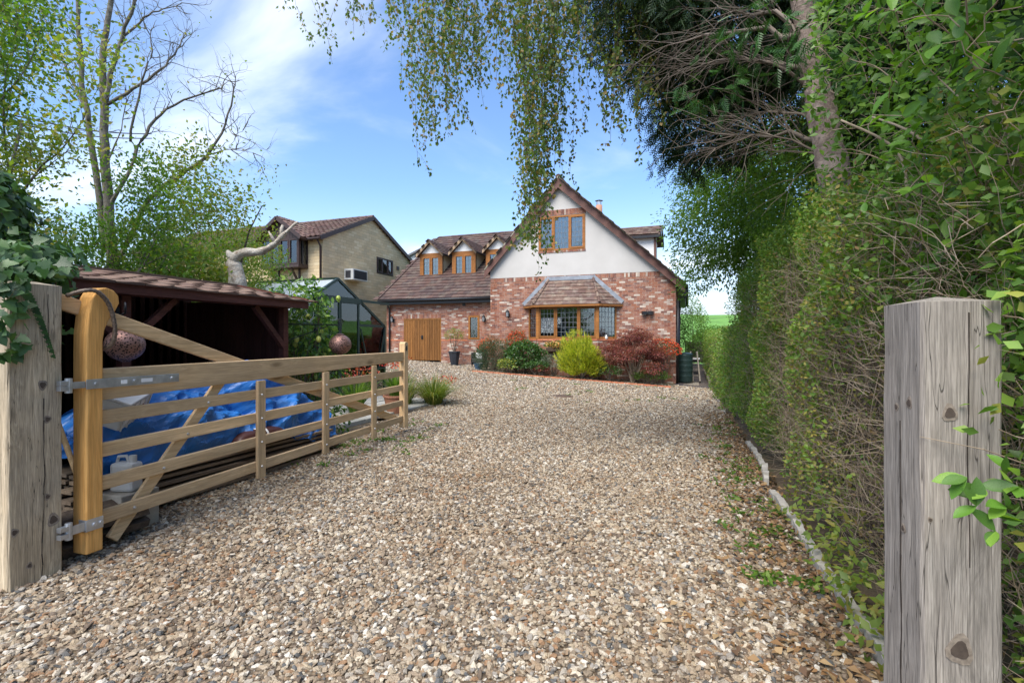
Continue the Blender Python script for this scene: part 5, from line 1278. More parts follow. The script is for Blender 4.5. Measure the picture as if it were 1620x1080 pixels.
ldr = thing('trestle', 'grey wooden trestle leaning beside the water butt on the path', 'trestle', (.25, 22, -.2))
for x in (.16, .42):
    q = MB(); q.bar((x, 21.2, -.2), (x - .1, 22.4, .95), .05, .08); q.build('leg', M_greyw, ldr)
for k in range(4):
    f = .2 + k * .2; q = MB(); q.bar((.12 - .1 * f, 21.2 + 1.2 * f, -.2 + 1.15 * f), (.46 - .1 * f, 21.2 + 1.2 * f, -.2 + 1.15 * f), .05, .03); q.build('rung', M_greyw, ldr)
bn = thing('garden_table', 'small pale garden table on the slate path before the back gate', 'table', (.3, 26, -.1))
q = MB(); q.mm(-.2, .5, 25.7, 26.6, .52, .57); q.build('top', M_white, bn)
for x in (-.12, .42):
    for y in (25.8, 26.5): q = MB(); q.mm(x, x + .05, y, y + .05, -.2, .52); q.build('leg', M_iron, bn)
q = MB(); q.mm(-.15, .45, 25.75, 26.55, .38, .52); q.build('apron', M_iron, bn)
bgt = thing('back_gate', 'weathered green brown plank gate at the end of the side path', 'gate', (.47, 32, .1))
M_bgw = m_wood('mossy_plank', (0.25, 0.23, 0.145), (0.17, 0.155, 0.095), 'Z', 1, .85)
for i in range(7): q = MB(); q.mm(-.10 + i * .16, .055 + i * .16, 32, 32.025, .12, 1.36); q.build('plank', M_bgw, bgt)
for z_ in (1.2, .68, .2): q = MB(); q.mm(-.1, 1.01, 31.96, 31.998, z_, z_ + .11); q.build('ledge', M_bgw, bgt)
for p_, r_ in (((-.05, 31.975, 1.22), (.96, 31.975, .76)), ((-.05, 31.97, .24), (.96, 31.97, .7))): q = MB(); q.bar(p_, r_, .025, .09); q.build('brace', M_bgw, bgt)
for i, x in enumerate((-.22, 1.05)):
    q = MB(); q.mm(x, x + .1, 31.95, 32.05, 0, 1.42); q.build('post', M_bgw, bgt)
se = thing('sleeper_edging', 'grey timber sleeper edging along the hedge side of the slate path', 'edging', (.8, 23, -.2))
for k in range(4):
    q = MB(); q.mm(.72, .82, 20.9 + k * 2.3, 23.1 + k * 2.3, -.33, -.10); q.build('sleeper', M_greyw, se, bevel=.01)
# wicker chair, blue pot, planter by the garage
M_wick = m_mat('black_wicker', [(0.022, 0.02, 0.02)], .6, src='noise', nscale=60, namt=.4, bump=(120, .8, .004))
ch = thing('garden_chair', 'black wicker garden chair half hidden by the shrubs near the garage', 'chair', (-8.78, 20.45, .25))
g0 = gz(-8.8, 20.3)
q = MB(); q.mm(-9.08, -8.5, 20.2, 20.75, g0 + .22, g0 + .40); q.build('seat', M_wick, ch, bevel=.02)
q = MB(); q.mm(-9.08, -9.02, 20.2, 20.75, g0 + .12, g0 + .66); q.build('armrest', M_wick, ch, bevel=.015)
q = MB(); q.mm(-8.56, -8.5, 20.2, 20.75, g0 + .12, g0 + .66); q.build('armrest', M_wick, ch, bevel=.015)
q = MB(); q.mm(-9.02, -8.56, 20.68, 20.75, g0 + .4, g0 + .88); q.build('backrest', M_wick, ch, bevel=.015)
for x in (-9.06, -8.56):
    for y in (20.22, 20.70): q = MB(); q.mm(x, x + .04, y, y + .04, g0 - .02, g0 + .22); q.build('leg', M_wick, ch)
q = MB(); q.obox((-8.8, 20.55, g0 + .5), .4, .12, .28, Matrix.Rotation(.3, 3, 'X')); q.build('cushion', M_white, ch, bevel=.04)
M_blueg = m_mat('blue_glaze', [(0.07, 0.13, 0.20)], .25); M_terr = m_mat('terracotta', [(0.33, 0.15, 0.09)], .85, src='noise', nscale=6, namt=.2); M_pot = m_mat('dark_planter', [(0.03, 0.033, 0.04)], .5, nscale=4, namt=.2)
def pot(name, label, x, y, r0, r1, h, mt, parent=None, n=20, z=None):
    z = gz(x, y) if z is None else z
    q = MB(); q.lathe((x, y, z), [(0, 0), (r0, 0), (r1, h * .9), (r1 * 1.08, h * .9), (r1 * 1.08, h), (r1 * .95, h), (r1 * .9, h * .88), (0, h * .88)], n)
    o = q.build(name, mt, parent)
    if not parent: tag(o, label, 'pot')
    return o
pot('flower_pot', 'small blue glazed pot on the gravel beside the wicker chair', -8.35, 19.35, .13, .20, .26, M_blueg)
q = MB(); q.lathe((-10.08, 20.6, gz(-10, 20.6)), [(0, 0), (.30, 0), (.32, .03), (.0, .035)], 20); tag(q.build('pot_tray', M_pot, None), 'dark round tray under the tall planter by the garage wall', 'tray')
pot('planter', 'tall dark grey planter holding the little tree by the garage', -10.08, 20.6, .18, .27, .60, M_pot, n=8, z=gz(-10, 20.6) + .035)

# ------------------------------------------------------------------ vegetation builders
def lump(D, seed, amp=.28, f=2.2):
    out = np.zeros(len(D))
    for k in range(4):
        w_ = np.random.default_rng(seed + k).normal(size=3) * f * (1 + k * .6); out += np.sin(D @ w_ + seed * 1.7 + k) / (1 + k * .7)
    return 1 + amp * out / 2
def blob_points(c, r, n, seed, shell=.6, low=-.5, amp=.28):
    D = rdir(n * 2, 0); D = D[D[:, 2] > low][:n]
    k = lump(D, seed, amp); u = NPR.uniform(0, 1, len(D)); rr = k * (shell + (1 - shell) * u ** .5)
    return np.array(c) + D * np.array(r) * rr[:, None], D
def stems(c, tops, r0, r1, seed=0, droop=.0):
    A, B, ra, rb = [], [], [], []
    for t in tops:
        p = np.array(c, float) + NPR.normal(0, .02, 3); t = np.array(t, float); m = 5; prev = p
        wob = NPR.normal(0, .05 * np.linalg.norm(t - p), 3)
        for k in range(1, m + 1):
            f = k / m; q = p + (t - p) * f + wob * math.sin(f * math.pi); A.append(prev); B.append(q); ra.append(r0 + (r1 - r0) * (k - 1) / m); rb.append(r0 + (r1 - r0) * k / m); prev = q
    return strands_np((np.array(A), np.array(B), np.array(ra), np.array(rb)), 4)
M_twig = m_mat('twig_bark', [(0.11, 0.085, 0.062), (0.15, 0.115, 0.085), (0.085, 0.065, 0.05)], .9, nscale=10, namt=.2)
M_twigg = m_mat('grey_twig', [(0.32, 0.245, 0.165), (0.23, 0.17, 0.115), (0.37, 0.295, 0.215)], .9, nscale=10, namt=.2)
def shrub(name, label, c, r, n, L, W, mt, cat='shrub', seed=1, out=.6, up=.3, shell=.55, low=-.4, amp=.28, nst=14, detail=False, group=None, fold=.25, base=None, stem_mat=None):
    base = base or (c[0], c[1], gz(c[0], c[1]))
    t = thing(name, label, cat, base, 0, group)
    P, D = blob_points(c, r, n, seed, shell, low, amp)
    P[:, 2] = np.maximum(P[:, 2], base[2] + .02)
    dr = nrm(D * out + rdir(len(P)) * .8 + np.array([0, 0, up])); Nn = nrm(D * .6 + rdir(len(P)) * .6 + np.array([0, 0, .7]))
    s_ = NPR.uniform(.65, 1.25, len(P))
    V, T = leaves(P, dr, Nn, L * s_, W * s_, fold, detail)
    build_np('foliage', V, T, mt, t, kind='stuff')
    if nst:
        tops, _ = blob_points(c, [q * .85 for q in r], nst, seed + 3, .7, -.1); V, T = stems(base, tops, .014, .004); build_np('stem', V, T, stem_mat or M_twig, t, kind='stuff')
    return t
def GREEN(*k): return list(k)
M_lf_privet = m_leaf('privet_leaf', [(0.125, 0.229, 0.035), (0.163, 0.273, 0.041), (0.088, 0.170, 0.029), (0.206, 0.310, 0.052), (0.132, 0.243, 0.037), (0.280, 0.295, 0.059)], .35, .45)
M_lf_brown = m_leaf('autumn_hedge_leaf', [(0.206, 0.235, 0.048), (0.289, 0.276, 0.055), (0.344, 0.276, 0.068), (0.138, 0.166, 0.035), (0.276, 0.179, 0.083), (0.179, 0.221, 0.041)], .35, .6)
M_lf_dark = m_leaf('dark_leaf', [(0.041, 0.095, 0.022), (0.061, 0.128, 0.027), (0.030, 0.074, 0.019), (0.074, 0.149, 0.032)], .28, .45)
M_lf_mid = m_leaf('mid_leaf', [(0.090, 0.174, 0.027), (0.118, 0.207, 0.034), (0.067, 0.134, 0.022), (0.157, 0.235, 0.040), (0.101, 0.185, 0.029)], .48, .5)
M_lf_pale = m_leaf('pale_leaf', [(0.157, 0.224, 0.038), (0.190, 0.258, 0.045), (0.123, 0.185, 0.034), (0.235, 0.258, 0.050), (0.280, 0.246, 0.062)], .45, .5)
M_lf_birch = m_leaf('birch_leaf', [(0.091, 0.156, 0.034), (0.124, 0.189, 0.039), (0.072, 0.117, 0.029), (0.195, 0.195, 0.046), (0.104, 0.156, 0.036), (0.247, 0.169, 0.052)], .4, .5)
M_lf_conifer = m_leaf('conifer_spray', [(.020, .050, .018), (.030, .065, .020), (.016, .038, .015), (.04, .075, .022)], .15, .6)
M_lf_gold = m_leaf('golden_conifer', [(.13, .17, .015), (0.476, 0.454, 0.029), (0.386, 0.408, 0.023), (0.318, 0.386, 0.023), (0.533, 0.488, 0.045), (0.227, 0.307, 0.023)], .3, .6)
M_lf_acer = m_leaf('red_acer', [(0.204, 0.048, 0.041), (0.150, 0.038, 0.038), (0.258, 0.068, 0.052), (0.116, 0.034, 0.038), (0.299, 0.102, 0.068), (0.136, 0.068, 0.041)], .3, .55)
M_lf_ros = m_leaf('grey_green_needle', [(.05, .085, .035), (.07, .11, .045), (.035, .065, .025)], .2, .6)
M_red = m_leaf('orange_red_berry', [(.50, .06, .015), (.42, .04, .012), (.55, .10, .02)], .1, .4)
M_redfl = m_leaf('red_flower', [(.55, .06, .03), (.45, .04, .03), (.60, .13, .06), (.58, .22, .15)], .3, .5)
M_yelfl = m_leaf('yellow_begonia', [(.62, .33, .10), (.65, .42, .16), (.60, .25, .08), (.55, .45, .12)], .3, .5)
M_grassl = m_leaf('grass_blade', [(.12, .17, .03), (.18, .20, .045), (.085, .13, .025), (.25, .22, .07), (.10, .16, .03)], .35, .55)
M_ivyl = m_leaf_obj('ivy_leaf', [(.045, .10, .030), (.06, .13, .035), (.035, .075, .026), (.085, .16, .045), (.05, .11, .032)], .3, .36)
M_ivys = m_leaf('ivy_leaf_small', [(.045, .10, .030), (.06, .13, .035), (.03, .065, .024), (.08, .15, .045)], .3, .4)
M_bigl = m_leaf_obj('glossy_green_leaf', [(0.118, 0.251, 0.032), (0.152, 0.305, 0.039), (0.093, 0.192, 0.032), (0.198, 0.344, 0.047), (0.125, 0.265, 0.037), (0.079, 0.166, 0.032)], .35, .36)
M_bigs = m_leaf('glossy_green_leaf_small', [(0.098, 0.201, 0.028), (0.127, 0.241, 0.034), (0.069, 0.144, 0.025), (0.161, 0.276, 0.041)], .35, .4)
M_dead = m_leaf('dead_leaf', [(.22, .12, .05), (.28, .17, .08), (.16, .085, .04), (.33, .22, .11), (.12, .07, .04)], .15, .8)
M_trunk = m_mat('conifer_bark', [(.26, .20, .165), (.18, .135, .11), (.30, .24, .20)], .95, src='noise', nscale=5, namt=.25, fine=(30, .3), bump=(22, 1.0, .02))
M_barkg = m_mat('grey_green_bark', [(.17, .15, .125), (.11, .10, .08), (.22, .20, .165)], .95, src='noise', nscale=6, namt=.3, bump=(30, .8, .012))
M_dwood = m_mat('bleached_dead_wood', [(.40, .34, .27), (.52, .47, .40), (.30, .235, .175)], .9, src='noise', nscale=7, namt=.3, bump=(28, 1.0, .02), fine=(45, .25), dirt=((.20, .13, .085), 6, .8))
M_deadtw = m_mat('dead_twig', [(0.161, 0.130, 0.101), (0.203, 0.164, 0.133), (0.119, 0.091, 0.070)], .9, nscale=6, namt=.2)

def grow(p, d, L, r, lev, rng, seg=6, bend=.22, up=.04, kids=(3, 5), ang=.7, shrink=.62, out=None, tips=None):
    """limbs as (points, radii); the ends of the last ones go to tips"""
    out = [] if out is None else out; tips = [] if tips is None else tips
    pts = [Vector(p)]; rr = [r]; d = Vector(d).normalized()
    for k in range(seg):
        d = (d + Vector((rng.gauss(0, bend), rng.gauss(0, bend), rng.gauss(0, bend) + up))).normalized()
        pts.append(pts[-1] + d * L / seg); rr.append(r * (1 - .72 * (k + 1) / seg))
    out.append((pts, rr))
    if lev <= 0:
        for q in pts[1:]: tips.append((q, d.copy()))
        return out, tips
    for _ in range(rng.randint(*kids)):
        k = rng.randint(1, seg); dd = (pts[k] - pts[k - 1]).normalized()
        ax = dd.cross(Vector((rng.gauss(0, 1), rng.gauss(0, 1), rng.gauss(0, 1)))).normalized()
        nd = Matrix.Rotation(rng.uniform(.5, 1.2) * ang, 3, ax) @ dd
        grow(pts[k], nd, L * shrink * rng.uniform(.7, 1.15), max(.003, rr[k] * .62), lev - 1, rng, seg, bend * 1.1, up, kids, ang, shrink, out, tips)
    return out, tips
def limbs_mesh(name, limbs, mt, parent, smooth=True, kind=None):
    q = MB()
    for pts, rr in limbs:
        n = 10 if max(rr) > .08 else (6 if max(rr) > .02 else 4)
        q.tube(pts, rr, n, caps=max(rr) > .02)
    return q.build(name, mt, parent, smooth=smooth, kind=kind)
def tip_leaves(tips, per, spread, L, W, droop=.3, upn=.6, detail=False):
    P = np.array([t[0] for t in tips]); D = np.array([t[1] for t in tips])
    P = np.repeat(P, per, 0); D = np.repeat(D, per, 0); n = len(P)
    P = P + NPR.normal(0, spread, (n, 3)); d = nrm(D * .5 + rdir(n) + np.array([0, 0, -droop])); N = nrm(rdir(n) + np.array([0, 0, upn]))
    s_ = NPR.uniform(.65, 1.2, n); return leaves(P, d, N, L * s_, W * s_, .2, detail)

# ------------------------------------------------------------------ hedges on the right
def hedge_face(n, y0, y1, z0, z1, xf, dmax, L, W, dens=None, out=.7, up=.25):
    Y = NPR.uniform(y0, y1, n); Z = z0 + (z1 - z0) * NPR.uniform(0, 1, n)
    if dens is not None:
        k = NPR.uniform(0, 1, n) < dens(Y, Z); Y, Z = Y[k], Z[k]
    n = len(Y); bul = .10 * np.sin(Y * 2.3 + Z * 1.1) + .08 * np.sin(Y * 4.7 - Z * 3.1 + 1) + .05 * np.sin(Z * 6.1 + Y * 1.9)
    X = xf(Y, Z) + bul + dmax * NPR.uniform(0, 1, n) ** 2.0
    gzv = np.array([gz(.9, y) for y in Y]); P = np.stack([X, Y, Z + gzv], 1)
    d = nrm(np.array([-out, 0, up]) + rdir(n)); N = nrm(np.array([-.6, -.2, .5]) + rdir(n) * .8); s_ = NPR.uniform(.6, 1.25, n)
    return leaves(P, d, N, L * s_, W * s_, .2, False)
def hedge_twigs(n, y0, y1, z0, z1, xf, dmax, L, r):
    A, B, ra, rb = [], [], [], []
    for _ in range(n):
        y, z = NPR.uniform(y0, y1), z0 + (z1 - z0) * NPR.uniform(0, 1); x = float(xf(np.array(y), np.array(z))) + dmax * NPR.uniform() ** 1.3
        p = np.array((x, y, z + gz(.9, y))); d = nrm(np.array((NPR.normal(-.25, .5), NPR.normal(0, .6), NPR.normal(.5, .55)))); l = L * NPR.uniform(.5, 1.5); rr = r * NPR.uniform(.6, 1.7)
        for k in range(3):
            q = p + d * l / 3; A.append(p); B.append(q); ra.append(rr * (1 - k * .25)); rb.append(rr * (1 - (k + 1) * .25)); p = q; d = nrm(d + NPR.normal(0, .35, 3))
    return strands_np((np.array(A), np.array(B), np.array(ra), np.array(rb)), 3)
xf1 = lambda Y, Z: .93 + .10 * np.clip(Z - 1.2, -1, 1) * 0 + .12 * np.exp(-(Z / .35) ** 2)
hd1 = thing('hedge', 'tall clipped hedge with bare brown twigs showing along the right side of the drive', 'hedge', (1.3, 6.5, 0))
green = lambda Y, Z: np.clip(.12 + .88 * np.clip((Y - 4.4) / 3.0, 0, 1) + .55 * np.clip((Z - 1.2) / .8, 0, 1), 0, 1)
brown = lambda Y, Z: np.clip(.55 - .45 * np.clip((Y - 6.0) / 2.5, 0, 1), 0, 1)
top1 = 2.35
V, T = join([hedge_face(70000, 4.2, 11.6, .10, 2.75, xf1, .55, .036, .022, green), hedge_face(22000, 1.2, 4.6, .1, 2.4, xf1, .55, .042, .026, green)])
build_np('green_foliage', V, T, M_lf_privet, hd1, kind='stuff')
V, T = join([hedge_face(36000, 2.2, 9.5, .10, 2.5, xf1, .5, .032, .020, brown)])
build_np('sparse_foliage', V, T, M_lf_brown, hd1, kind='stuff')
V, T = join([hedge_twigs(7000, 2.0, 7.0, .05, 2.2, lambda Y, Z: xf1(Y, Z) - .02, .5, .26, .0017), hedge_twigs(1600, 8, 11.6, .05, 2.4, xf1, .5, .34, .003)])
build_np('twig', V, T, M_twigg, hd1, kind='stuff')
sm = [[], [], [], []]
for i in range(110):
    y = NPR.uniform(2.6, 11.4); x = NPR.uniform(1.15, 1.7); p = np.array((x, y, gz(.9, y))); r = NPR.uniform(.008, .022)
    for k in range(6):
        q = p + np.array((NPR.normal(-.02, .05), NPR.normal(0, .07), .40)); sm[0].append(p); sm[1].append(q); sm[2].append(r * (1 - k * .13)); sm[3].append(r * (1 - (k + 1) * .13)); p = q
V, T = strands_np(tuple(np.array(a) for a in sm), 5); build_np('stem', V, T, M_twig, hd1, kind='stuff')
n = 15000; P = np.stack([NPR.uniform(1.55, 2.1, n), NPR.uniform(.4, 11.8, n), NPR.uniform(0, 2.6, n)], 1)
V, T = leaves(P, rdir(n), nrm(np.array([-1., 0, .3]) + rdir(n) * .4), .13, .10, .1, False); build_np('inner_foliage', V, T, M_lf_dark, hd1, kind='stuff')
n = 16000; P = np.stack([NPR.uniform(.9, 2.1, n), NPR.uniform(4.4, 11.7, n), 2.5 + NPR.uniform(-.2, .22, n)], 1)
V, T = leaves(P, rdir(n, .5), rdir(n, 1), .04, .025, .2, False); build_np('top_foliage', V, T, M_lf_privet, hd1, kind='stuff')
hd2 = thing('hedge', 'lower trimmed green hedge running beside the slate path to the back gate', 'hedge', (1.3, 20, -.25))
xf2 = lambda Y, Z: .88 + .0 * Y
V, T = join([hedge_face(42000, 11.4, 31.5, .0, 1.95, xf2, .4, .055, .034, lambda Y, Z: .55 + .45 * (np.sin(Y * 1.7) > -.4))])
n = 14000; P = np.stack([NPR.uniform(.85, 1.9, n), NPR.uniform(11.4, 31.5, n), np.zeros(n)], 1); P[:, 2] = [gz(.9, y) + 1.92 + .10 * math.sin(y * 1.3) + NPR.normal(0, .04) for y in P[:, 1]]
V2, T2 = leaves(P, rdir(n, .6), rdir(n, 1), .055, .034, .2, False); V, T = join([(V, T), (V2, T2)])
build_np('green_foliage', V, T, M_lf_privet, hd2, kind='stuff')
V, T = hedge_face(6000, 11.4, 31.5, .0, 1.9, xf2, .3, .05, .03, lambda Y, Z: .5 + .5 * (np.sin(Y * 1.1 + 2) > .3)); build_np('sparse_foliage', V, T, M_lf_brown, hd2, kind='stuff')
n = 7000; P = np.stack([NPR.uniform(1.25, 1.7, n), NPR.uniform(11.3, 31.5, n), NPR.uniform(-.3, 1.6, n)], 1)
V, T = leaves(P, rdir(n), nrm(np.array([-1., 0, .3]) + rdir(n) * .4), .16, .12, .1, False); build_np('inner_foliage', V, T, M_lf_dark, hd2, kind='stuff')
V, T = hedge_twigs(1500, 11.4, 26, .05, 1.8, xf2, .4, .3, .004); build_np('twig', V, T, M_twig, hd2, kind='stuff')

# ------------------------------------------------------------------ big leaved shrub on the near right: its largest leaves are single parts
def leaf_mesh(kind, k):
    q = MB(); rg_ = random.Random(k * 5 + len(kind))
    if kind == 'oval':
        pr = [(0, .012), (.12, .09), (.3, .19), (.5, .235), (.7, .20), (.87, .11), (1, .0)]
        cl_ = rg_.uniform(.05, .25)
        for t, wv in pr:
            z = -cl_ * t * t; q.v += [(t, -wv, z + wv * .35), (t, 0, z), (t, wv, z + wv * .35)]
        for i in range(len(pr) - 1):
            a = i * 3; q.f += [(a, a + 3, a + 4, a + 1), (a + 1, a + 4, a + 5, a + 2)]
    else:
        ou = [(0, .0), (.02, .22), (-.12, .46), (.16, .40), (.34, .52), (.42, .30), (.62, .26), (1.0, 0)]
        q.v = [(x, y, -.08 * x * x + .10 * abs(y)) for x, y in ou] + [(x, -y, -.08 * x * x + .10 * abs(y)) for x, y in ou[1:-1]] + [(.3, 0, -.01)]
        n = len(ou); c = len(q.v) - 1
        for i in range(n - 1): q.f.append((c, i + 1, i))
        lft = [0] + list(range(n, n + n - 2)) + [n - 1]
        for a, b in zip(lft, lft[1:]): q.f.append((c, a, b))
    q.mi = [0] * len(q.f)
    me = bpy.data.meshes.new('leaf'); me.from_pydata(q.v, [], q.f); me.polygons.foreach_set('use_smooth', [True] * len(me.polygons)); return me
def leaf_parts(parent, meshes, lst):
    B0 = base_of(parent)
    for p, d, nn, L in lst:
        o = bpy.data.objects.new('leaf', R_.choice(meshes)); COL.objects.link(o); o.parent = parent
        d = Vector(d).normalized(); s_ = Vector(nn).cross(d)
        if s_.length < 1e-3: s_ = d.cross(Vector((1, 0, 0)))
        s_.normalize(); n = d.cross(s_); M = Matrix((d, s_, n)).transposed().to_4x4()
        o.matrix_local = Matrix.Translation(Vector(p) - B0) @ M @ Matrix.Scale(L, 4)
OV = [leaf_mesh('oval', k) for k in range(4)]; IV = [leaf_mesh('ivy', k) for k in range(3)]
for m_ in OV: m_.materials.append(M_bigl)
for m_ in IV: m_.materials.append(M_ivyl)
ns = thing('leafy_shrub', 'glossy light green shrub spilling over and around the grey right gate post', 'shrub', (1.25, 2.0, 0))
def nx(Y, Z): return .97 + .05 * np.sin(Z * 4 + Y * 3) - .20 * np.clip((Z - 1.9) / 1.4, 0, 1)
lp = []; sprigs = [[], [], [], []]
for i in range(78):                                       # sprigs: a short shoot with paired leaves along it
    if i < 44: y, z = NPR.uniform(1.55, 3.1), NPR.uniform(1.62, 3.7)
    elif i < 64: y, z = NPR.uniform(1.25, 2.05), NPR.uniform(.3, 2.6)
    else: y, z = NPR.uniform(2.4, 3.6), NPR.uniform(2.2, 3.5)
    x = float(nx(np.array(y), np.array(z))) + NPR.uniform(-.06, .12)
    if z < 1.75 and y < 2.1: x = max(x, .93)
    p = np.array((x, y, z)); d = nrm(np.array((NPR.normal(-.5, .4), NPR.normal(-.25, .5), NPR.normal(.25, .5)))); l = NPR.uniform(.12, .30); m = int(l / .042) + 1
    st_ = p - d * .1
    for k in range(m):
        q = p + d * l * k / m; sprigs[0].append(st_); sprigs[1].append(q); sprigs[2].append(.0028 - .0014 * k / m); sprigs[3].append(.0026 - .0014 * k / m); st_ = q
        sd = nrm(np.cross(d, NPR.normal(size=3)))
        for s_ in (-1, 1):
            if len(lp) < 270: lp.append((q, nrm(sd * s_ + d * .55 + NPR.normal(0, .2, 3)), nrm(np.array((-.5, -.5, .9)) + NPR.normal(0, .35, 3)), NPR.uniform(.06, .105)))
        d = nrm(d + NPR.normal(0, .15, 3) + np.array((0, 0, -.03)))
sprig_at = [(1560, 775, 1.16), (1590, 800, 1.18), (1545, 800, 1.15), (1600, 745, 1.2), (1575, 840, 1.17), (1612, 770, 1.2), (1530, 755, 1.16), (1618, 825, 1.2)]
for i, a in enumerate(sprig_at):
    for k in range(3):
        lp.append((wp(*a), nrm(np.array((-.6, -.3, .15)) + NPR.normal(0, .55, 3)), nrm(np.array((-.2, -.6, .8)) + NPR.normal(0, .3, 3)), NPR.uniform(.05, .075)))
leaf_parts(ns, OV, lp[:300])
V, T = strands_np(tuple(np.array(a) for a in sprigs), 4); build_np('shoot', V, T, M_twigg, ns, kind='stuff')
def near_face(n, y0, y1, z0, z1, L, W, dm, pw=1.6):
    Y = NPR.uniform(y0, y1, n); Z = NPR.uniform(z0, z1, n); X = nx(Y, Z) + .02 + dm * NPR.uniform(0, 1, n) ** pw
    keep = ~((Z < 1.75) & (Y < 2.1) & (X < .92)); Y, Z, X = Y[keep], Z[keep], X[keep]; m = len(X)
    d = nrm(np.array([-.5, -.3, .2]) + rdir(m)); N = nrm(np.array([-.4, -.5, .8]) + rdir(m) * .7); s_ = NPR.uniform(.55, 1.15, m)
    return leaves(np.stack([X, Y, Z], 1), d, N, L * s_, W * s_, .22, True, .15)
V, T = join([near_face(8500, 1.2, 4.2, 1.5, 4.3, .068, .036, .7), near_face(3400, 1.0, 2.3, -.1, 2.2, .048, .027, .5), near_face(2500, 1.6, 3.4, 1.4, 2.4, .04, .023, .4)])
build_np('foliage', V, T, M_bigs, ns, kind='stuff')
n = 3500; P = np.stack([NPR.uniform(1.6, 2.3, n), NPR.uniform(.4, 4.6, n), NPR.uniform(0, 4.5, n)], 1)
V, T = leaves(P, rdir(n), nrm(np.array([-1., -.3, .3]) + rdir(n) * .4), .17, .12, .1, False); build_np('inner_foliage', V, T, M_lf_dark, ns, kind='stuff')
V, T = join([hedge_twigs(700, 1.1, 4.2, .1, 4.2, lambda Y, Z: nx(Y, Z) + .10, .6, .26, .0024), hedge_twigs(350, 1.2, 2.2, -.1, 1.3, lambda Y, Z: nx(Y, Z) + .04, .4, .3, .0024)])
build_np('twig', V, T, M_twigg, ns, kind='stuff')
q = MB()
for pts, r in (([wp(1640, 330, 2.1), wp(1600, 215, 2.1), wp(1560, 130, 2.15), wp(1520, 60, 2.2), wp(1500, -30, 2.3)], .017), ([wp(1475, 470, 2.5), wp(1440, 340, 2.5), wp(1420, 240, 2.6), wp(1330, 190, 2.7)], .010), ([wp(1540, 300, 2.3), wp(1450, 215, 2.4), wp(1380, 185, 2.6)], .008), ([wp(1600, 560, 2.1), wp(1560, 420, 2.1), wp(1530, 350, 2.2)], .011)):
    P = smoothpath(pts, 5); q.tube(P, [r * (1 - .5 * i / len(P)) for i in range(len(P))], 7)
q.build('stem', M_twigg, ns, smooth=True)

# ------------------------------------------------------------------ conifer, its leaning trunk and dead branches
cf_ = thing('conifer_tree', 'dark conifer with bare leaning trunk rising out of the hedge', 'tree', (1.42, 4.55, 0))
tr = smoothpath([Vector(p) for p in ((1.42, 4.5, -.05), (1.38, 4.55, .9), (1.30, 4.65, 1.7), (1.20, 4.75, 2.35), (1.13, 4.85, 2.95), (1.05, 4.95, 3.6), (.97, 5.0, 4.3), (.88, 5.05, 5.2), (.8, 5.1, 6.4), (.75, 5.1, 7.6))], 4)
q = MB(); q.tube(tr, [.155 - .085 * (i / len(tr)) + .008 * math.sin(i * 2.1) for i in range(len(tr))], 14); q.build('trunk', M_trunk, cf_, smooth=True)
dl = []; rg2 = random.Random(5)
for z0_, px_, py_, d_, r_, n_ in ((4.05, 1060, 70, 4.9, .028, 1), (3.85, 1085, 105, 5.0, .024, 1), (3.6, 1130, 90, 4.7, .020, 1), (3.25, 1165, 185, 4.9, .018, 1), (3.1, 1130, 230, 5.2, .022, 1), (2.9, 1175, 215, 4.6, .014, 1), (4.2, 1150, 20, 4.6, .03, 1)):
    p0 = min(tr, key=lambda v: abs(v.z - z0_)); p1 = wp(px_, py_, d_); P = [p0.lerp(p1, k / 7) + Vector((0, 0, .10 * math.sin(k / 7 * 3.1))) + Vector((rg2.gauss(0, .02), rg2.gauss(0, .02), rg2.gauss(0, .02))) for k in range(8)]
    dl.append((P, [r_ * (1 - .85 * k / 7) for k in range(8)]))
    for k in range(1, 8):
        for _ in range(3):
            dd = (P[k] - P[k - 1]).normalized(); dd = (dd + Vector((rg2.gauss(0, .5), rg2.gauss(0, .5), rg2.gauss(0, .35)))).normalized()
            grow(P[k], dd, rg2.uniform(.3, .75), .006, 1, rg2, 5, .16, -.02, (2, 3), .6, .6, dl, [])
limbs_mesh('dead_branch', dl, M_deadtw, cf_, kind='stuff')
def sprays(c, r, n, seed, L=.16, per=9, low=-1, shell=.3):
    P, D = blob_points(c, r, n, seed, shell, low, .3); n = len(P)
    ax = nrm(D * .6 + rdir(n) * .7 + np.array([0, 0, -.55])); nn = nrm(rdir(n) + np.array([0, 0, .8])); sd = nrm(np.cross(ax, nn)); out = []
    for k in range(per):
        f = (k + .5) / per; s_ = 1 if k % 2 else -1; B = P + ax * L * f; d = nrm(ax * .8 + sd * s_ * .75)
        out.append(leaves(B, d, nn, L * .45 * (1.05 - f * .7), L * .085, .1, False))
    out.append(leaves(P, ax, nn, L * 1.05, L * .06, .1, False)); return join(out)
V, T = join([sprays((.35, 6.6, 5.5), (1.55, 2.0, 1.15), 6500, 3), sprays((-.35, 6.2, 5.9), (1.2, 1.3, 1.0), 2800, 5), sprays((1.9, 6.0, 4.9), (1.1, 1.6, 1.9), 6000, 8), sprays((.15, 7.4, 4.3), (.75, .9, .55), 900, 9), sprays((2.0, 4.2, 4.6), (.8, 1.2, 1.2), 2600, 4)])
V2, T2 = join([sprays((.6, 6.9, 5.4), (1.3, 1.7, 1.0), 2600, 33, .30, 9), sprays((2.1, 5.8, 4.9), (1.0, 1.5, 1.8), 2200, 34, .30, 9), sprays((.3, 7.6, 4.5), (.8, .8, .6), 500, 35, .24, 9)]); V, T = join([(V, T), (V2, T2)])
build_np('crown', V, T, M_lf_conifer, cf_, kind='stuff')
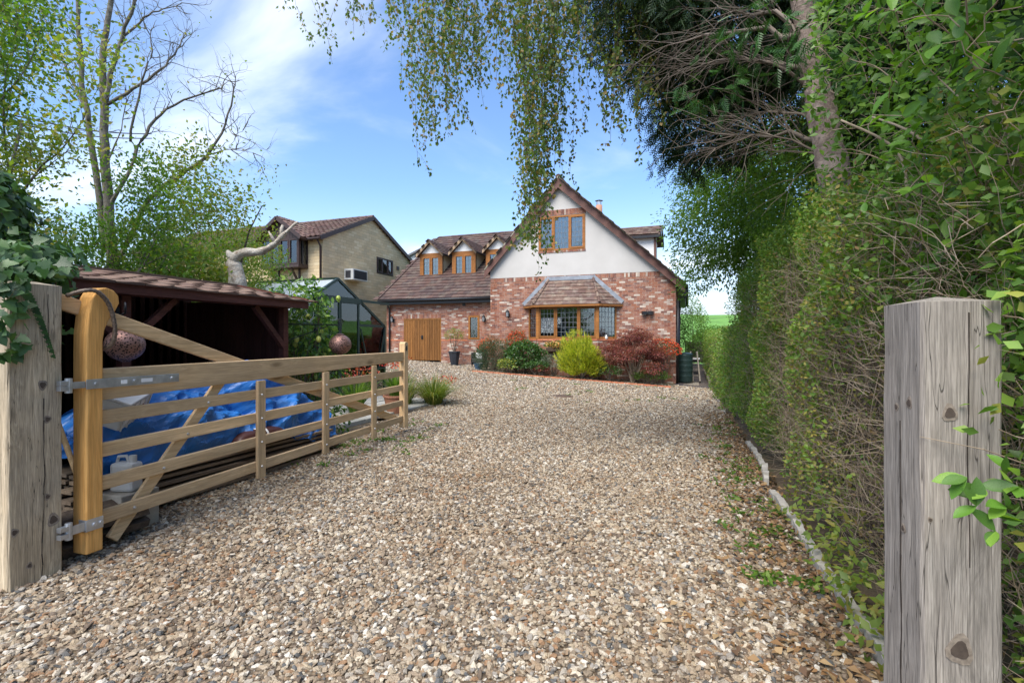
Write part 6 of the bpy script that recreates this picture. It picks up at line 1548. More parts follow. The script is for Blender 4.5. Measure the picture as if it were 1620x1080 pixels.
V, T = join([sprays((1.0, 4.35, 3.75), (.32, .25, .28), 70, 21, .15, 13), sprays((1.25, 4.2, 3.45), (.32, .25, .24), 55, 22, .15, 13), sprays((.7, 4.7, 4.1), (.4, .3, .3), 80, 23, .15, 13), sprays((.3, 5.2, 3.9), (.45, .4, .3), 90, 24, .15, 13)])
build_np('fresh_spray', V, T, m_leaf('yew_needle', [(.035, .10, .02), (.05, .13, .028), (.03, .08, .02)], .2, .4), cf_, kind='stuff')
iv2 = thing('trunk_ivy', 'ivy climbing the leaning conifer trunk above the hedge', 'ivy', (1.3, 4.5, 1.6))
lst = []
for i in range(70):
    v = tr[8 + int(NPR.uniform(0, 1) * 9)]; a = NPR.uniform(0, 6.28); o_ = Vector((math.cos(a), math.sin(a), 0)); p = v + o_ * .16 + Vector((NPR.normal(0, .05), NPR.normal(0, .05), NPR.normal(0, .08)))
    lst.append((p, Vector((-.3 + NPR.normal(0, .4), -.4 + NPR.normal(0, .4), -.6)), o_ + Vector((-.5, -.6, .5)), NPR.uniform(.055, .095)))
leaf_parts(iv2, IV, lst)

# ------------------------------------------------------------------ broadleaf tree in the hedge, birch overhead
bt_ = thing('broadleaf_tree', 'bushy green broadleaf tree growing out of the hedge before the house', 'tree', (1.7, 10.2, 0))
lim, tps = grow((1.7, 10.2, -.2), (-.1, 0, 1), 3.6, .11, 3, random.Random(3), 6, .12, .05, (4, 5), .9, .62)
limbs_mesh('trunk', lim, M_barkg, bt_)
def drooping(c, r, n, seed, L, W, shell=.35, low=-1.0):
    P, D = blob_points(c, r, n, seed, shell, low, .42); n = len(P); d = nrm(D * .6 + rdir(n) * .7 + np.array([0, 0, -.5])); N = nrm(rdir(n) + np.array([-.2, -.3, .7])); s_ = NPR.uniform(.6, 1.2, n)
    return leaves(P, d, N, L * s_, W * s_, .2, False)
V, T = join([drooping((1.7, 10.2, 4.1), (1.75, 1.8, 1.75), 26000, 6, .075, .036), drooping((.75, 10.2, 3.6), (1.1, 1.2, 1.1), 9000, 2, .072, .034), drooping((.35, 10.4, 4.9), (.8, 1.1, 1.3), 3200, 12, .056, .026), drooping((1.6, 7.6, 3.4), (.9, 1.5, 1.1), 15000, 9, .058, .03), *[drooping(((.15 if k < 4 else -.4) + 1.3 * abs(math.sin(k * 2.3)), 10.2 + .5 * math.sin(k), 2.55 + k * .27), (.42, .5, .30), 420, 60 + k, .07, .03, .2) for k in range(12)], drooping((.1, 10.2, 3.0), (.55, .8, .45), 900, 14, .07, .03), drooping((1.9, 5.8, 3.2), (.8, 1.2, 1.2), 10000, 19, .055, .03)])
build_np('crown', V, T, M_lf_mid, bt_, kind='stuff')
bi = thing('birch_tree', 'birch with long drooping sprays of small leaves hanging over the drive', 'tree', (2.6, 7.6, 0))
q = MB(); bl = [Vector((2.6, 7.6, -.2)), Vector((2.5, 7.5, 2.5)), Vector((2.3, 7.2, 5)), Vector((1.8, 6.8, 6.6)), Vector((.4, 6.3, 7.5)), Vector((-1.5, 5.9, 7.6)), Vector((-3.2, 5.3, 7.2)), Vector((-4.6, 4.8, 6.7))]
bl = smoothpath(bl, 5); q.tube(bl, [.14 * (1 - .9 * i / len(bl)) + .008 for i in range(len(bl))], 10); q.build('trunk', m_mat('birch_bark', [(.55, .52, .48), (.62, .60, .56), (.2, .18, .16)], .8, src='noise', nscale=5, namt=.2), bi, smooth=True)
A, B, ra, rb, LP, LD = [], [], [], [], [], []
def strand(px, bot, d, top=None):
    b_ = wp(px, bot, d); zt = top if top else 6.5 + NPR.uniform(-.3, .5); off = NPR.normal(0, .22, 2); p = np.array((b_.x + off[0], b_.y + off[1], zt)); L = zt - b_.z; n = max(4, int(L / .10)); ph = NPR.uniform(0, 6.28)
    for k in range(1, n + 1):
        f = k / n; q = np.array((b_.x + off[0] * (1 - f) + .05 * math.sin(ph + f * 5), b_.y + off[1] * (1 - f) + .05 * math.cos(ph + f * 4), zt - L * f + NPR.normal(0, .01)))
        A.append(p); B.append(q); ra.append(.0022); rb.append(.0018)
        if q[2] < 5.9:
            for _ in range(R_.choice((2, 2, 3, 4))):
                LP.append(p + (q - p) * NPR.uniform() + NPR.normal(0, .022, 3)); LD.append(np.array((NPR.normal(0, .6), NPR.normal(0, .6), -.8)))
            if R_.random() < .3:                              # a side shoot
                s2 = q; dv = nrm(np.array((NPR.normal(0, 1), NPR.normal(0, 1), -.7)))
                for j in range(R_.randint(2, 5)):
                    s3 = s2 + dv * .07; dv = nrm(dv + np.array((0, 0, -.35))); A.append(s2); B.append(s3); ra.append(.0014); rb.append(.001); s2 = s3
                    for _ in range(3): LP.append(s3 + NPR.normal(0, .02, 3)); LD.append(np.array((NPR.normal(0, .6), NPR.normal(0, .6), -.8)))
        p = q
GRP = [(508, 12, 60, 35, 5), (560, 14, 30, 12, 4), (595, 12, 30, 12, 4), (650, 14, 90, 60, 7), (668, 8, 215, 35, 6), (690, 16, 150, 45, 15), (715, 14, 165, 40, 13), (745, 16, 125, 40, 12), (775, 12, 110, 45, 9), (800, 14, 55, 40, 6),
       (822, 8, 130, 35, 6), (843, 8, 340, 60, 11), (856, 8, 335, 60, 10), (870, 9, 230, 80, 13), (886, 10, 150, 60, 10), (840, 18, 120, 50, 8), (836, 4, 395, 12, 3), (848, 4, 375, 15, 2), (920, 12, 120, 45, 5), (930, 8, 165, 15, 2), (955, 12, 150, 45, 6), (975, 10, 185, 25, 5), (1000, 14, 165, 40, 8), (1025, 16, 150, 50, 9), (990, 30, 80, 40, 7), (940, 30, 60, 40, 6), (700, 40, 40, 30, 8), (1050, 20, 120, 50, 7)]
for px, sp, bot, bs_, n_ in GRP:
    for _ in range(n_): strand(px + NPR.normal(0, sp), min(bot + abs(NPR.normal(0, bs_)) * (1 if R_.random() < .4 else -1.2), bot + 55), NPR.uniform(5.4, 6.8))
V, T = strands_np((np.array(A), np.array(B), np.array(ra), np.array(rb)), 3); build_np('branchlet', V, T, M_twig, bi, kind='stuff')
LP = np.array(LP); LD = np.array(LD); s_ = NPR.uniform(.65, 1.15, len(LP))
V, T = leaves(LP, LD, rdir(len(LP)), .054 * s_, .038 * s_, .2, True, .1); build_np('crown', V, T, M_lf_birch, bi, kind='stuff')

# ------------------------------------------------------------------ left: ivy on the post, saplings, half bare tree, dead stump
iv = thing('ivy', 'dark green ivy tumbling over the top of the brown left gate post', 'ivy', (-4.1, 1.7, 1.5))
lst = []
for i in range(275):
    u = NPR.uniform()
    if u < .50: p = np.array((NPR.normal(-3.98, .13), NPR.normal(1.88, .13), 1.87 + abs(NPR.normal(0, .07))))
    elif u < .70: p = np.array((-3.66 + NPR.uniform(0, .05), NPR.uniform(1.62, 1.80), NPR.uniform(1.35, 1.85)))
    else: p = np.array((NPR.normal(-4.22, .16), NPR.normal(2.12, .14), NPR.uniform(1.45, 2.1)))
    nn = nrm(np.array((.6, -.5, .7)) + NPR.normal(0, .35, 3)); lst.append((p, nrm(np.array((.5, .15, -.6)) + NPR.normal(0, .45, 3)), nn, NPR.uniform(.05, .09)))
for i in range(16):                                         # the trailing strand across the face
    f = i / 15; lst.append((Vector((-3.655, 1.80 + .13 * f, 1.72 - .36 * f ** 1.3)), Vector((.15, .5, -.6)), Vector((1, -.1, .25)), .055 - .025 * f))
leaf_parts(iv, IV, lst)
q = MB(); q.tube([Vector((-3.662, 1.78 + .15 * f, 1.76 - .38 * f ** 1.3)) for f in [k / 10 for k in range(11)]], .003, 5); q.tube([(-4.15, 1.72, .0), (-4.1, 1.66, .8), (-4.02, 1.7, 1.6), (-3.9, 1.75, 1.85)], .018, 6); q.build('stem', M_twig, iv)
def ivy_mass(c, r, n, seed, L=.075):
    P, D = blob_points(c, r, n, seed, .5, -1, .3); m = len(P); s_ = NPR.uniform(.7, 1.2, m); return leaves(P, nrm(rdir(m) * .6 + np.array([.4, 0, -.6])), nrm(D + rdir(m) * .4 + np.array([0, 0, .5])), L * s_, L * .95 * s_, .15, True, .1)
V, T = join([ivy_mass((-4.25, 1.75, 1.70), (.30, .28, .30), 420, 2), ivy_mass((-4.45, 2.05, 1.4), (.22, .30, .55), 450, 7), ivy_mass((-4.5, 2.2, 2.05), (.35, .3, .18), 420, 8), ivy_mass((-4.12, 2.02, 1.93), (.22, .24, .17), 380, 19), ivy_mass((-4.2, 2.02, .8), (.12, .18, .5), 200, 9)])
build_np('foliage', V, T, M_ivys, iv, kind='stuff')
iv3 = thing('ivy_stump', 'ivy covered stump rising behind the left gate post', 'ivy', (-4.62, 2.12, 0))
V, T = join([ivy_mass((-4.66, 2.12, 2.38), (.23, .22, .30), 560, 12), ivy_mass((-4.62, 2.1, 1.7), (.22, .2, .5), 420, 13)]); build_np('foliage', V, T, M_ivys, iv3, kind='stuff')
q = MB(); q.tube([(-4.62, 2.12, -.1), (-4.62, 2.12, 1.3), (-4.66, 2.12, 2.5)], [.09, .08, .05], 8); q.build('trunk', M_barkg, iv3, smooth=True)

def sapling(label, base, h, r, lev, seed, mt, per, L, W, d=(0, 0, 1), spread=.10, ang=.75, bend=.14, kids=(3, 5), shrink=.6, nm='sapling', group=None, up=.05):
    per = int(per * 3.2); ang = .55; shrink = .5; spread = spread * 1.5; L *= 1.12; W *= 1.2; h *= .88; kids = (4, 6)
    t = thing(nm, label, 'tree', base, 0, group); rg_ = random.Random(seed); lim, tps = grow(base, d, h, r, lev, rg_, 7, bend, up, kids, ang, shrink)
    limbs_mesh('trunk', lim, M_barkg, t, kind='stuff')
    if per: V, T = tip_leaves(tps, per, spread, L, W); build_np('crown', V, T, mt, t, kind='stuff')
    return t
sapling('slender sapling with yellow green leaves nearest the ivy stump at the left edge', (-8.0, 3.1, 0), 4.8, .055, 3, 21, M_lf_pale, 3, .062, .034, (.02, .05, 1), .12, .8)
sapling('leafy sapling with several upright stems left of the half bare tree', (-8.6, 4.3, 0), 5.4, .06, 3, 22, M_lf_mid, 4, .062, .034, (-.05, .03, 1), .12, .8)
sapling('short sapling crossing in front of the half bare tree', (-8.9, 5.0, 0), 3.4, .055, 3, 25, M_lf_pale, 3, .064, .034, (.05, -.05, 1), .13, .8)
sapling('dark green sapling leaning out over the shed ridge', (-8.2, 2.3, 0), 5.6, .06, 3, 27, M_lf_mid, 4, .06, .032, (.06, .06, 1), .12, .8)
sapling('sapling with sparse yellowing leaves at the far left behind the others', (-10.4, 3.2, 0), 6.5, .07, 3, 31, M_lf_pale, 3, .066, .036, (.03, -.08, 1), .14, .8)
bush = lambda label, c, r, n, seed, mt, L=.06, W=.034: shrub('bush', label, c, r, n, L, W, mt, 'bush', seed, .5, .1, .45, -.9, .35, 22, False, None, .2)
bush('dense mid green bush behind the right end of the shed roof', (-9.0, 7.3, 2.85), (1.45, 1.3, 1.15), 11000, 4, M_lf_pale)
bush('dark green bush swelling over the middle of the shed ridge', (-9.3, 5.9, 2.75), (1.25, 1.2, 1.1), 8500, 6, M_lf_mid)
bush('yellow green low bush just behind the shed ridge beside the stump', (-7.9, 5.9, 2.25), (.85, .8, .65), 4400, 10, M_lf_pale, .075, .055)
bush('mixed green bush behind the left half of the shed', (-8.4, 3.6, 2.2), (1.1, 1.5, 1.15), 9000, 13, M_lf_mid)
bush('bush with drooping outer branches reaching toward the oriel window', (-9.6, 8.5, 3.1), (1.0, 1.0, .8), 4200, 16, M_lf_mid)
bush('broad hedge-like bush filling the boundary far left', (-10.8, 5.5, 1.8), (1.2, 3.4, 1.7), 9000, 18, M_lf_dark, .08, .05)
bush('bushy growth against the stone house beyond the greenhouse roof', (-12.5, 11.5, 1.4), (1.2, 1.4, 1.3), 4500, 20, M_lf_mid, .07, .045)
# half bare tree: main limbs set out by hand, twigs grown off them
ht = thing('half_bare_tree', 'tall half bare tree with crooked leafless limbs above the shed', 'tree', (-9.9, 6.2, 0))
MAIN = [([(182, 600), (176, 430), (170, 330), (166, 250), (165, 170), (161, 100), (170, 30), (182, -60)], .13, .035), ([(165, 175), (176, 120), (192, 60), (210, 8), (218, -50)], .06, .02), ([(165, 168), (212, 142), (255, 112), (280, 78), (291, 54)], .042, .008), ([(192, 62), (222, 34), (250, 18), (286, 8)], .03, .006),
        ([(172, 335), (212, 250), (238, 202), (275, 166), (340, 142), (352, 138)], .05, .006), ([(186, 420), (225, 330), (265, 292), (325, 248), (356, 196), (372, 142), (362, 126)], .06, .006), ([(330, 244), (365, 236), (398, 244)], .016, .003), ([(168, 400), (146, 230), (130, 130), (126, 50), (120, -40)], .075, .025), ([(140, 190), (110, 120), (85, 60), (60, 10)], .035, .01), ([(205, 225), (225, 130), (240, 80), (230, 40)], .03, .006), ([(170, 260), (195, 190), (200, 150)], .02, .006), ([(358, 195), (372, 215), (385, 205)], .012, .003)]
lim, tps = [], []; rg3 = random.Random(12)
for pts, r0, r1 in MAIN:
    dd = 9.15 + rg3.uniform(-.5, .6) if pts[0][0] != 182 else 9.15
    P = [wp(x, y, 9.15 + (dd - 9.15) * i / (len(pts) - 1)) for i, (x, y) in enumerate(pts)]; P = smoothpath(P, 4)
    P = [p + Vector((rg3.gauss(0, .012), rg3.gauss(0, .012), rg3.gauss(0, .012))) for p in P]
    r0 *= .78; lim.append((P, [r0 + (r1 - r0) * i / (len(P) - 1) for i in range(len(P))]))
    for k in range(len(P) // 3, len(P)):
        for _ in range(rg3.choice((0, 1, 1, 2))):
            d_ = (P[k] - P[k - 1]).normalized(); d_ = (d_ + Vector((rg3.gauss(0, .8), rg3.gauss(0, .8), rg3.gauss(.1, .6)))).normalized()
            grow(P[k], d_, rg3.uniform(.25, .75), .0085, 1, rg3, 5, .26, .03, (3, 5), .9, .6, lim, tps)
limbs_mesh('trunk', lim, M_barkg, ht)
tl_ = [t for t in tps if t[0].z < 4.6 or rg3.random() < .03]; V, T = tip_leaves(tl_, 2, .09, .06, .035); build_np('crown', V, T, M_lf_pale, ht, kind='stuff')
stp = thing('dead_stump', 'bleached dead tree stump with one bent limb pointing up beyond the shed', 'stump', (-6.9, 6.1, 0))
q = MB(); D_ = 8.05
pth = smoothpath([wp(372, 700, D_), wp(376, 500, D_), wp(375, 440, D_), wp(369, 412, D_), wp(385, 400, D_ - .05), wp(412, 398, D_ - .1), wp(432, 388, D_ - .15), wp(450, 370, D_ - .2), wp(470, 351, D_ - .25)], 4)
q.tube(pth, [lerp_tab(i / len(pth), [(0, .14), (.3, .12), (.42, .075), (.6, .062), (.75, .042), (.9, .024), (1, .016)]) * (1 + .10 * math.sin(i * 1.9)) for i in range(len(pth))], 12)
q.tube([wp(436, 386, D_ - .15), wp(430, 374, D_ - .2), wp(425, 366, D_ - .2)], [.035, .025, .012], 7); q.tube([wp(446, 376, D_ - .15), wp(445, 362, D_ - .15), wp(446, 356, D_ - .15)], [.035, .022, .02], 7); q.tube([wp(372, 410, D_), wp(362, 402, D_), wp(360, 396, D_)], [.08, .05, .02], 7)
q.v = [tuple(Vector(p) + Vector((mnoise.noise(Vector(p) * 9), mnoise.noise(Vector(p) * 9 + Vector((5, 0, 0))), 0)) * .022) for p in q.v]
q.build('limb', M_dwood, stp, smooth=True)
q = MB(); q.tube([wp(372, 560, 9), wp(380, 420, 9), wp(394, 366, 9), wp(404, 346, 9), wp(415, 325, 9)], [.03, .02, .016, .012, .010], 6)
tag(q.build('bare_stick', M_twig, None), 'single dark bare stick standing above the bushes left of the oriel window', 'branch')
for a, b, nm_ in (((-60, 163, 6.5), (240, 212, 12), 'upper'), ((-60, 176, 6.5), (240, 219, 12), 'lower')):
    P0, P1 = wp(*a), wp(*b); q = MB(); q.tube([P0.lerp(P1, k / 12) - Z1 * .12 * math.sin(math.pi * k / 12) for k in range(13)], .011, 5)
    tag(q.build('overhead_cable', M_black, None), nm_ + ' of two black overhead cables crossing the left trees', 'cable', 'overhead cables')

# ------------------------------------------------------------------ climber by the greenhouse, pots and border plants on the left
cl_ = thing('climber', 'dark green climber with pale green fruits between shed and greenhouse', 'climber', (-5.1, 6.0, 0))
V, T = join([drooping((-5.05, 5.72, 1.60), (.38, .36, .62), 900, 5, .10, .040, .4), drooping((-4.95, 5.85, 1.1), (.34, .32, .95), 650, 7, .085, .038, .4), drooping((-5.15, 5.6, 2.05), (.42, .36, .28), 380, 9, .10, .042, .4), drooping((-5.0, 5.95, .35), (.3, .35, .4), 350, 12, .08, .038, .3)])
build_np('foliage', V, T, m_leaf('climber_leaf', [(0.054, 0.128, 0.027), (0.081, 0.176, 0.034), (0.041, 0.095, 0.024), (0.121, 0.216, 0.041), (0.203, 0.297, 0.054)], .35, .4), cl_, kind='stuff')
tops, _ = blob_points((-5.05, 5.75, 1.6), (.35, .35, .6), 18, 3, .6, -.5); V, T = stems((-5.1, 5.8, .0), tops, .016, .004); build_np('stem', V, T, M_twig, cl_, kind='stuff')
M_fruit = m_mat('pale_fruit', [(.30, .36, .06), (.38, .40, .08)], .4, src='object')
fo = None
for i in range(11):
    p = Vector((-4.86 + NPR.normal(0, .16), 5.65 + NPR.normal(0, .18), 1.55 + NPR.normal(0, .35)))
    if fo is None: q = MB(); q.lathe((0, 0, 0), [(.034 * math.sin(math.pi * k / 7), -.045 * math.cos(math.pi * k / 7)) for k in range(8)], 10); fo = q.build('fruit', M_fruit, cl_, local=True, smooth=True); o = fo
    else: o = fo.copy(); COL.objects.link(o); o.parent = cl_
    o.location = p - base_of(cl_)
def blades(name, label, c, n, h, spread, W, mt, cat='grass', arch=1.0, parent=None):
    V, T = [], []; rng = NPR
    for i in range(n):
        a = rng.uniform(0, 6.283); l = h * rng.uniform(.6, 1.2); o_ = np.array((math.cos(a), math.sin(a), 0)); p = np.array(c) + o_ * rng.uniform(0, .16) * spread + np.array((0, 0, .0)); s_ = np.array((-o_[1], o_[0], 0)); lean = rng.uniform(.2, 1.0) * spread; b = len(V)
        for k in range(6):
            f = k / 5; q = p + o_ * lean * f ** 1.4 * l + np.array((0, 0, l * (f - arch * .55 * f * f * lean))); ww = W * (1 - f ** 2) + .0006; V += [q - s_ * ww / 2, q + s_ * ww / 2]
        for k in range(5): j = b + 2 * k; T += [[j, j + 1, j + 3], [j, j + 3, j + 2]]
    if parent is None: parent = thing(name, label, cat, tuple(c))
    build_np('blade', np.array(V), np.array(T), mt, parent, kind='stuff'); return parent
gcx, gcy = -5.28, 9.75
blades('arching_grass', 'arching yellow green grass clump beyond the latch end of the gate', (gcx, gcy, gz(gcx, gcy)), 520, .85, 1.25, .014, M_grassl, 'grass clump', 1.1)
blades('arching_grass', 'smaller darker grass clump behind the gate beside the terracotta pot', (-5.75, 9.35, gz(-5.7, 9.3)), 260, .75, .9, .014, M_grassl, 'grass clump', .9)
pot('terracotta_pot', 'terracotta pot seen through the last bay of the gate', -5.35, 8.35, .15, .22, .34, M_terr)
cr = blades('crocosmia', 'strappy plant with red flower spikes in the terracotta pot', (-5.35, 8.35, gz(-5.3, 8.3) + .3), 150, .62, .75, .022, M_lf_mid, 'plant', .7)
def flowers(parent, c, r, n, L, mt, seed, name='flower'):
    P, D = blob_points(c, r, n, seed, .3, -1, .3); m = len(P); V, T = leaves(P, rdir(m, .3), rdir(m), L, L * .8, .2, True); build_np(name, V, T, mt, parent, kind='stuff')
flowers(cr, (-5.45, 8.5, 1.02), (.30, .35, .14), 190, .045, M_redfl, 4)
cr2 = blades('crocosmia', 'red flowered plant between the greenhouse door and the gate', (-6.0, 8.0, gz(-6, 8) + .02), 180, .85, .8, .022, M_lf_mid, 'plant', .7); flowers(cr2, (-6.0, 8.1, .82), (.35, .35, .2), 170, .045, M_redfl, 6)
cr3 = blades('crocosmia', 'low plant with scarlet blooms on the gravel right of the gate latch', (-5.55, 10.3, gz(-5.5, 10.3) + .02), 130, .6, .9, .018, M_lf_mid, 'plant', .8); flowers(cr3, (-5.35, 10.4, .55), (.35, .4, .12), 90, .045, M_redfl, 7)
shrub('tomato_plant', 'leafy plants growing inside the greenhouse behind its right pane', (-8.5, 10.3, 1.1), (.9, .4, .5), 1500, .08, .05, M_lf_mid, 'plant', 14)
shrub('bush', 'bright green bush behind the far side of the greenhouse', (-9.4, 11.9, 1.2), (1.0, .7, 1.0), 3500, .07, .045, M_lf_pale, 'bush', 15)

# ------------------------------------------------------------------ the bed under the bay window
sheet('flower_bed', rng_(-8.3, -.5, .3), rng_(18.2, 19.98, .3), .02, M_soil)
ebk = tag(bpy.data.objects.new('bed_edging', None), 'row of orange bricks edging the bed in front of the bay', 'edging'); COL.objects.link(ebk); ebk.location = (-4.5, 18.2, .2)
for i in range(33):
    x = -8.1 + i * .228; q = MB(); q.mm(x, x + .218, 18.13 + R_.uniform(-.01, .01), 18.23, gz(x, 18.2) - .05, gz(x, 18.2) + .045); q.build('brick', M_obrick, ebk)
def berries(parent, c, r, n, seed):
    P, D = blob_points(c, r, n, seed, .8, -.9, .3); Vs_, Ts_ = [], []
    o = np.array([[1, 0, 0], [-1, 0, 0], [0, 1, 0], [0, -1, 0], [0, 0, 1], [0, 0, -1]], float) * .026; t = np.array([[0, 2, 4], [2, 1, 4], [1, 3, 4], [3, 0, 4], [2, 0, 5], [1, 2, 5], [3, 1, 5], [0, 3, 5]])
    V = (P[:, None] + o[None]).reshape(-1, 3); T = (t[None] + (np.arange(len(P)) * 6)[:, None, None]).reshape(-1, 3); build_np('berry', V, T, M_red, parent, kind='stuff')
shrub('rosemary_bush', 'feathery grey green bush at the left end of the bed by the wicker chair', (-7.55, 19.05, .80), (.85, .55, .80), 9000, .075, .012, M_lf_ros, 'shrub', 3, 1.0, .5, .3, -.8, .25)
s1 = shrub('berry_bush', 'red berried bush rising behind the dark leafed shrub left of the bay', (-6.75, 19.55, 1.25), (.55, .32, .60), 1500, .05, .025, M_lf_dark, 'shrub', 5); berries(s1, (-6.7, 19.5, 1.45), (.42, .3, .42), 420, 3)
s2 = shrub('berry_bush', 'orange berried bush at the corner behind the feathery bush', (-8.05, 19.5, .95), (.45, .35, .5), 1000, .05, .025, M_lf_dark, 'shrub', 6); berries(s2, (-8.05, 19.4, 1.2), (.42, .3, .28), 260, 5)
shrub('hydrangea', 'broad dark green leafy shrub left of the bay window', (-6.15, 18.95, .78), (.98, .55, .72), 2600, .105, .07, M_lf_dark, 'shrub', 7, .6, .2, .5, -.7, .3, detail=True)
shrub('variegated_plant', 'low yellow variegated plant at the front of the dark shrub', (-6.75, 18.55, .45), (.45, .3, .28), 700, .075, .04, m_leaf('variegated_leaf', [(.38, .36, .06), (.20, .26, .05), (.08, .15, .03)], .3), 'plant', 8)
shrub('low_plant', 'low green plant spilling onto the gravel right of the dark shrub', (-5.6, 18.45, .42), (.55, .25, .2), 800, .07, .045, M_lf_dark, 'plant', 30)
shrub('lavender', 'low grey leafed plant under the bay beside the golden conifer', (-4.95, 18.75, .52), (.50, .35, .38), 2400, .05, .014, m_leaf('grey_leaf', [(.14, .17, .11), (.18, .20, .14), (.10, .13, .08)], .2, .7), 'plant', 9)
shrub('red_leaf_plant', 'small purple red plant at the front edge of the bed', (-5.35, 18.4, .33), (.28, .2, .16), 350, .06, .035, M_lf_acer, 'plant', 31)
tr_ = thing('hanging_trough', 'brown trough of yellow and orange begonias under the bay window', 'planter', (-4.6, 19.2, 1.1))
q = MB(); q.mm(-5.35, -4.0, 19.12, 19.36, 1.00, 1.16); q.build('trough', m_mat('coir_liner', [(.07, .045, .03)], .95, src='noise', nscale=30, namt=.4), tr_, bevel=.02)
P, D = blob_points((-4.65, 19.2, 1.24), (.75, .2, .16), 500, 2, .4, -.4); V, T = leaves(P, rdir(len(P), .4), rdir(len(P), .6), .07, .05); build_np('foliage', V, T, M_lf_mid, tr_, kind='stuff'); flowers(tr_, (-4.75, 19.12, 1.28), (.70, .18, .16), 260, .075, M_yelfl, 8)
P, D = blob_points((-3.75, 18.55, .66), (.72, .62, .74), 2400, 17, .35, -.85, .45)
gc_ = thing('golden_conifer', 'bright yellow green conifer bush in front of the bay window', 'shrub', (-3.75, 18.55, gz(-3.75, 18.5)))
out_ = []
ax = nrm(D * .55 + rdir(len(P)) * .25 + np.array([0, 0, .75])); nn = rdir(len(P)); sd = nrm(np.cross(ax, nn))
for k in range(9):
    f = (k + .5) / 9; out_.append(leaves(P + ax * .22 * f, nrm(ax * .9 + sd * (1 if k % 2 else -1) * .65), nn, .10 * (1.1 - f * .7), .022, .1, False))
V, T = join(out_); V[:, 2] = np.maximum(V[:, 2], gz(-3.75, 18.5) + .02); build_np('foliage', V, T, M_lf_gold, gc_, kind='stuff')
tops, _ = blob_points((-3.75, 18.55, .8), (.5, .5, .6), 16, 3, .6, 0); V, T = stems((-3.75, 18.55, gz(-3.75, 18.5)), tops, .02, .005); build_np('stem', V, T, M_twig, gc_, kind='stuff')
ac_ = thing('red_acer', 'dark red spreading acer at the right of the bay window', 'shrub', (-1.95, 18.95, gz(-1.95, 19)))
out_ = []
for i in range(20):
    a = i * 2.4; rr = .25 + .8 * (i / 17) ** .6; c = (-1.98 + rr * math.cos(a) * 1.0, 18.9 + rr * math.sin(a) * .62, 1.72 - .95 * (i / 17) - .25 * (math.sin(i * 1.9) > .3)); P, D = blob_points(c, (.46, .38, .20), 820, i + 40, .2, -1, .3); m = len(P)
    out_.append(leaves(P, nrm(D + rdir(m) * .5 + np.array([0, 0, -.4])), nrm(rdir(m) * .5 + np.array([0, 0, 1])), .075 * NPR.uniform(.6, 1.2, m), .028, .1, False))
V, T = join(out_); build_np('foliage', V, T, M_lf_acer, ac_, kind='stuff')
tops, _ = blob_points((-1.95, 18.95, 1.3), (.8, .5, .4), 16, 3, .7, -.2); V, T = stems((-1.95, 18.95, gz(-1.95, 19)), tops, .03, .006); build_np('stem', V, T, M_twigg, ac_, kind='stuff')
s3 = shrub('berry_bush', 'scarlet berried bush trained on the wall right of the red acer', (-.95, 19.6, 1.0), (.58, .3, .5), 1500, .05, .025, M_lf_dark, 'shrub', 11); berries(s3, (-.85, 19.45, 1.15), (.55, .3, .38), 480, 9)
shrub('low_plant', 'low dark plants between the golden conifer and the red acer', (-2.75, 18.6, .28), (.45, .25, .25), 700, .06, .035, M_lf_dark, 'plant', 32)
shrub('low_plant', 'low green plants along the foot of the red acer', (-1.35, 18.75, .12), (.65, .25, .22), 900, .06, .03, M_lf_mid, 'plant', 33)
shrub('potted_tree', 'little pale leaved tree growing from the tall planter by the garage', (-10.08, 20.6, 1.62), (.42, .34, .36), 900, .055, .026, M_lf_pale, 'tree', 12, base=(-10.08, 20.6, gz(-10.08, 20.6) + .55), nst=9)
shrub('orchard_tree', 'loose green tree beyond the back corner of the house', (.15, 30.5, 2.2), (1.0, 1.2, 1.7), 4200, .10, .055, M_lf_mid, 'tree', 14, shell=.3, low=-1, amp=.4)
shrub('far_bush', 'bright green bush at the foot of the grass bank beyond the back gate', (1.5, 37, 1.2), (1.6, 1.6, 1.2), 3000, .14, .08, M_lf_mid, 'bush', 16)

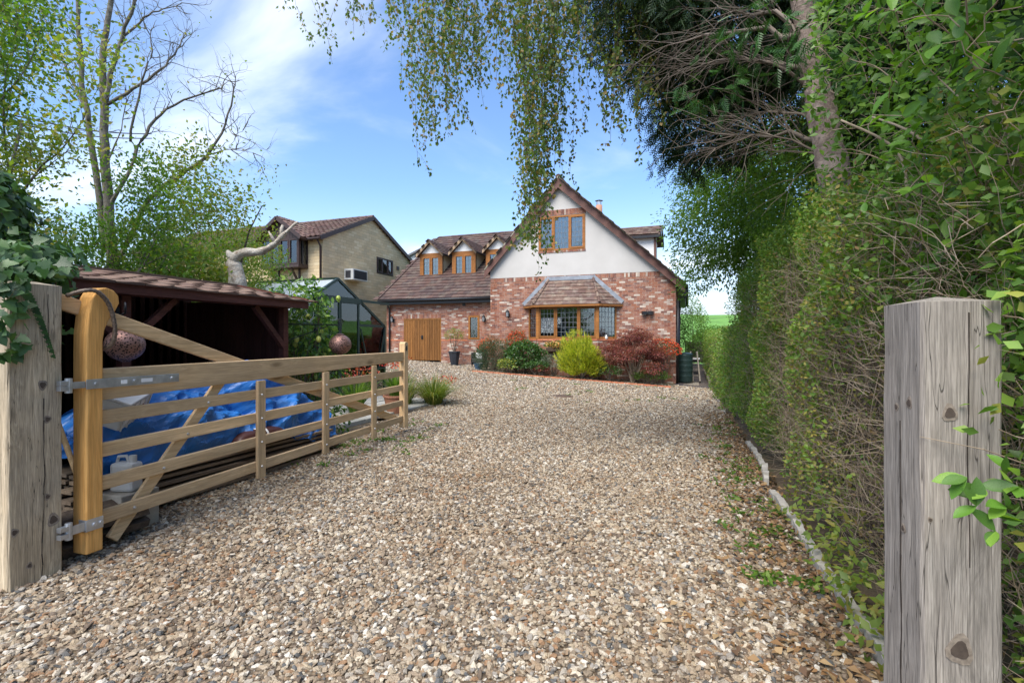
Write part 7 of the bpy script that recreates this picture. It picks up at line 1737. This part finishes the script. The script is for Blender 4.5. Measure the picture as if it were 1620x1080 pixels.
# ------------------------------------------------------------------ litter and weeds
n = 3400; X = .86 - np.abs(NPR.normal(0, .34, n)); Y = NPR.uniform(1.4, 12, n); k = (X > -.6); X, Y = X[k], Y[k]; n = len(X)
P = np.stack([X, Y, [gz(x, y) + .012 + R_.uniform(0, .018) for x, y in zip(X, Y)]], 1); V, T = leaves(P, nrm(rdir(n) * np.array([1, 1, .25])), nrm(rdir(n) * .5 + np.array([0, 0, 1])), NPR.uniform(.03, .07, n), NPR.uniform(.02, .04, n), .35, True, .2)
o = build_np('fallen_leaves', V, T, M_dead); tag(o, 'brown fallen leaves scattered on the gravel edge below the hedge', 'leaf litter', kind='stuff')
n = 420; X = NPR.uniform(-4.4, .7, n); Y = NPR.uniform(1.4, 12, n); P = np.stack([X, Y, [gz(x, y) + .02 for x, y in zip(X, Y)]], 1); V, T = leaves(P, nrm(rdir(n) * np.array([1, 1, .2])), rdir(n, 1.5), NPR.uniform(.02, .045, n), NPR.uniform(.012, .025, n), .3, True, .2)
o = build_np('scattered_leaves', V, T, M_dead); tag(o, 'single brown leaves dotted over the open gravel', 'leaf litter', kind='stuff')
out_ = []
for i in range(110):
    if i < 55: x, y = .80 - abs(NPR.normal(0, .28)), NPR.uniform(2.2, 12)
    elif i < 80: x, y = NPR.normal(-3.95, .25), NPR.uniform(4.4, 7.4)
    else: x, y = NPR.uniform(-6, 0), NPR.uniform(12, 18)
    m = R_.randint(8, 26); p = np.array((x, y, gz(x, y) + .02)); d = nrm(np.array([0, 0, .35]) + rdir(m) * np.array([1, 1, .4])); out_.append(leaves(p + NPR.normal(0, .05, (m, 3)) * np.array([1, 1, .2]), d, rdir(m, 1.2), NPR.uniform(.03, .07, m), NPR.uniform(.015, .03, m), .2, True, .1))
V, T = join(out_); o = build_np('weeds', V, T, M_lf_mid); tag(o, 'small green weeds sprouting through the gravel and along the kerb', 'weeds', kind='stuff')
out_ = []
for i in range(46):
    y = NPR.uniform(2.3, 4.6); p = np.array((.86 + NPR.normal(.04, .06), y, gz(.8, y) + NPR.uniform(.03, .32))); m = R_.randint(8, 16); out_.append(leaves(p + NPR.normal(0, .06, (m, 3)), nrm(np.array([-.5, -.2, .2]) + rdir(m)), nrm(np.array([-.4, -.3, 1]) + rdir(m) * .4), NPR.uniform(.035, .07, m), NPR.uniform(.025, .04, m), .2, True, .1))
V, T = join(out_); o = thing('bramble', 'fresh green bramble shoots leaning over the concrete kerb at the hedge foot', 'bramble', (.9, 3.4, 0)); build_np('foliage', V, T, M_lf_pale, o, kind='stuff')
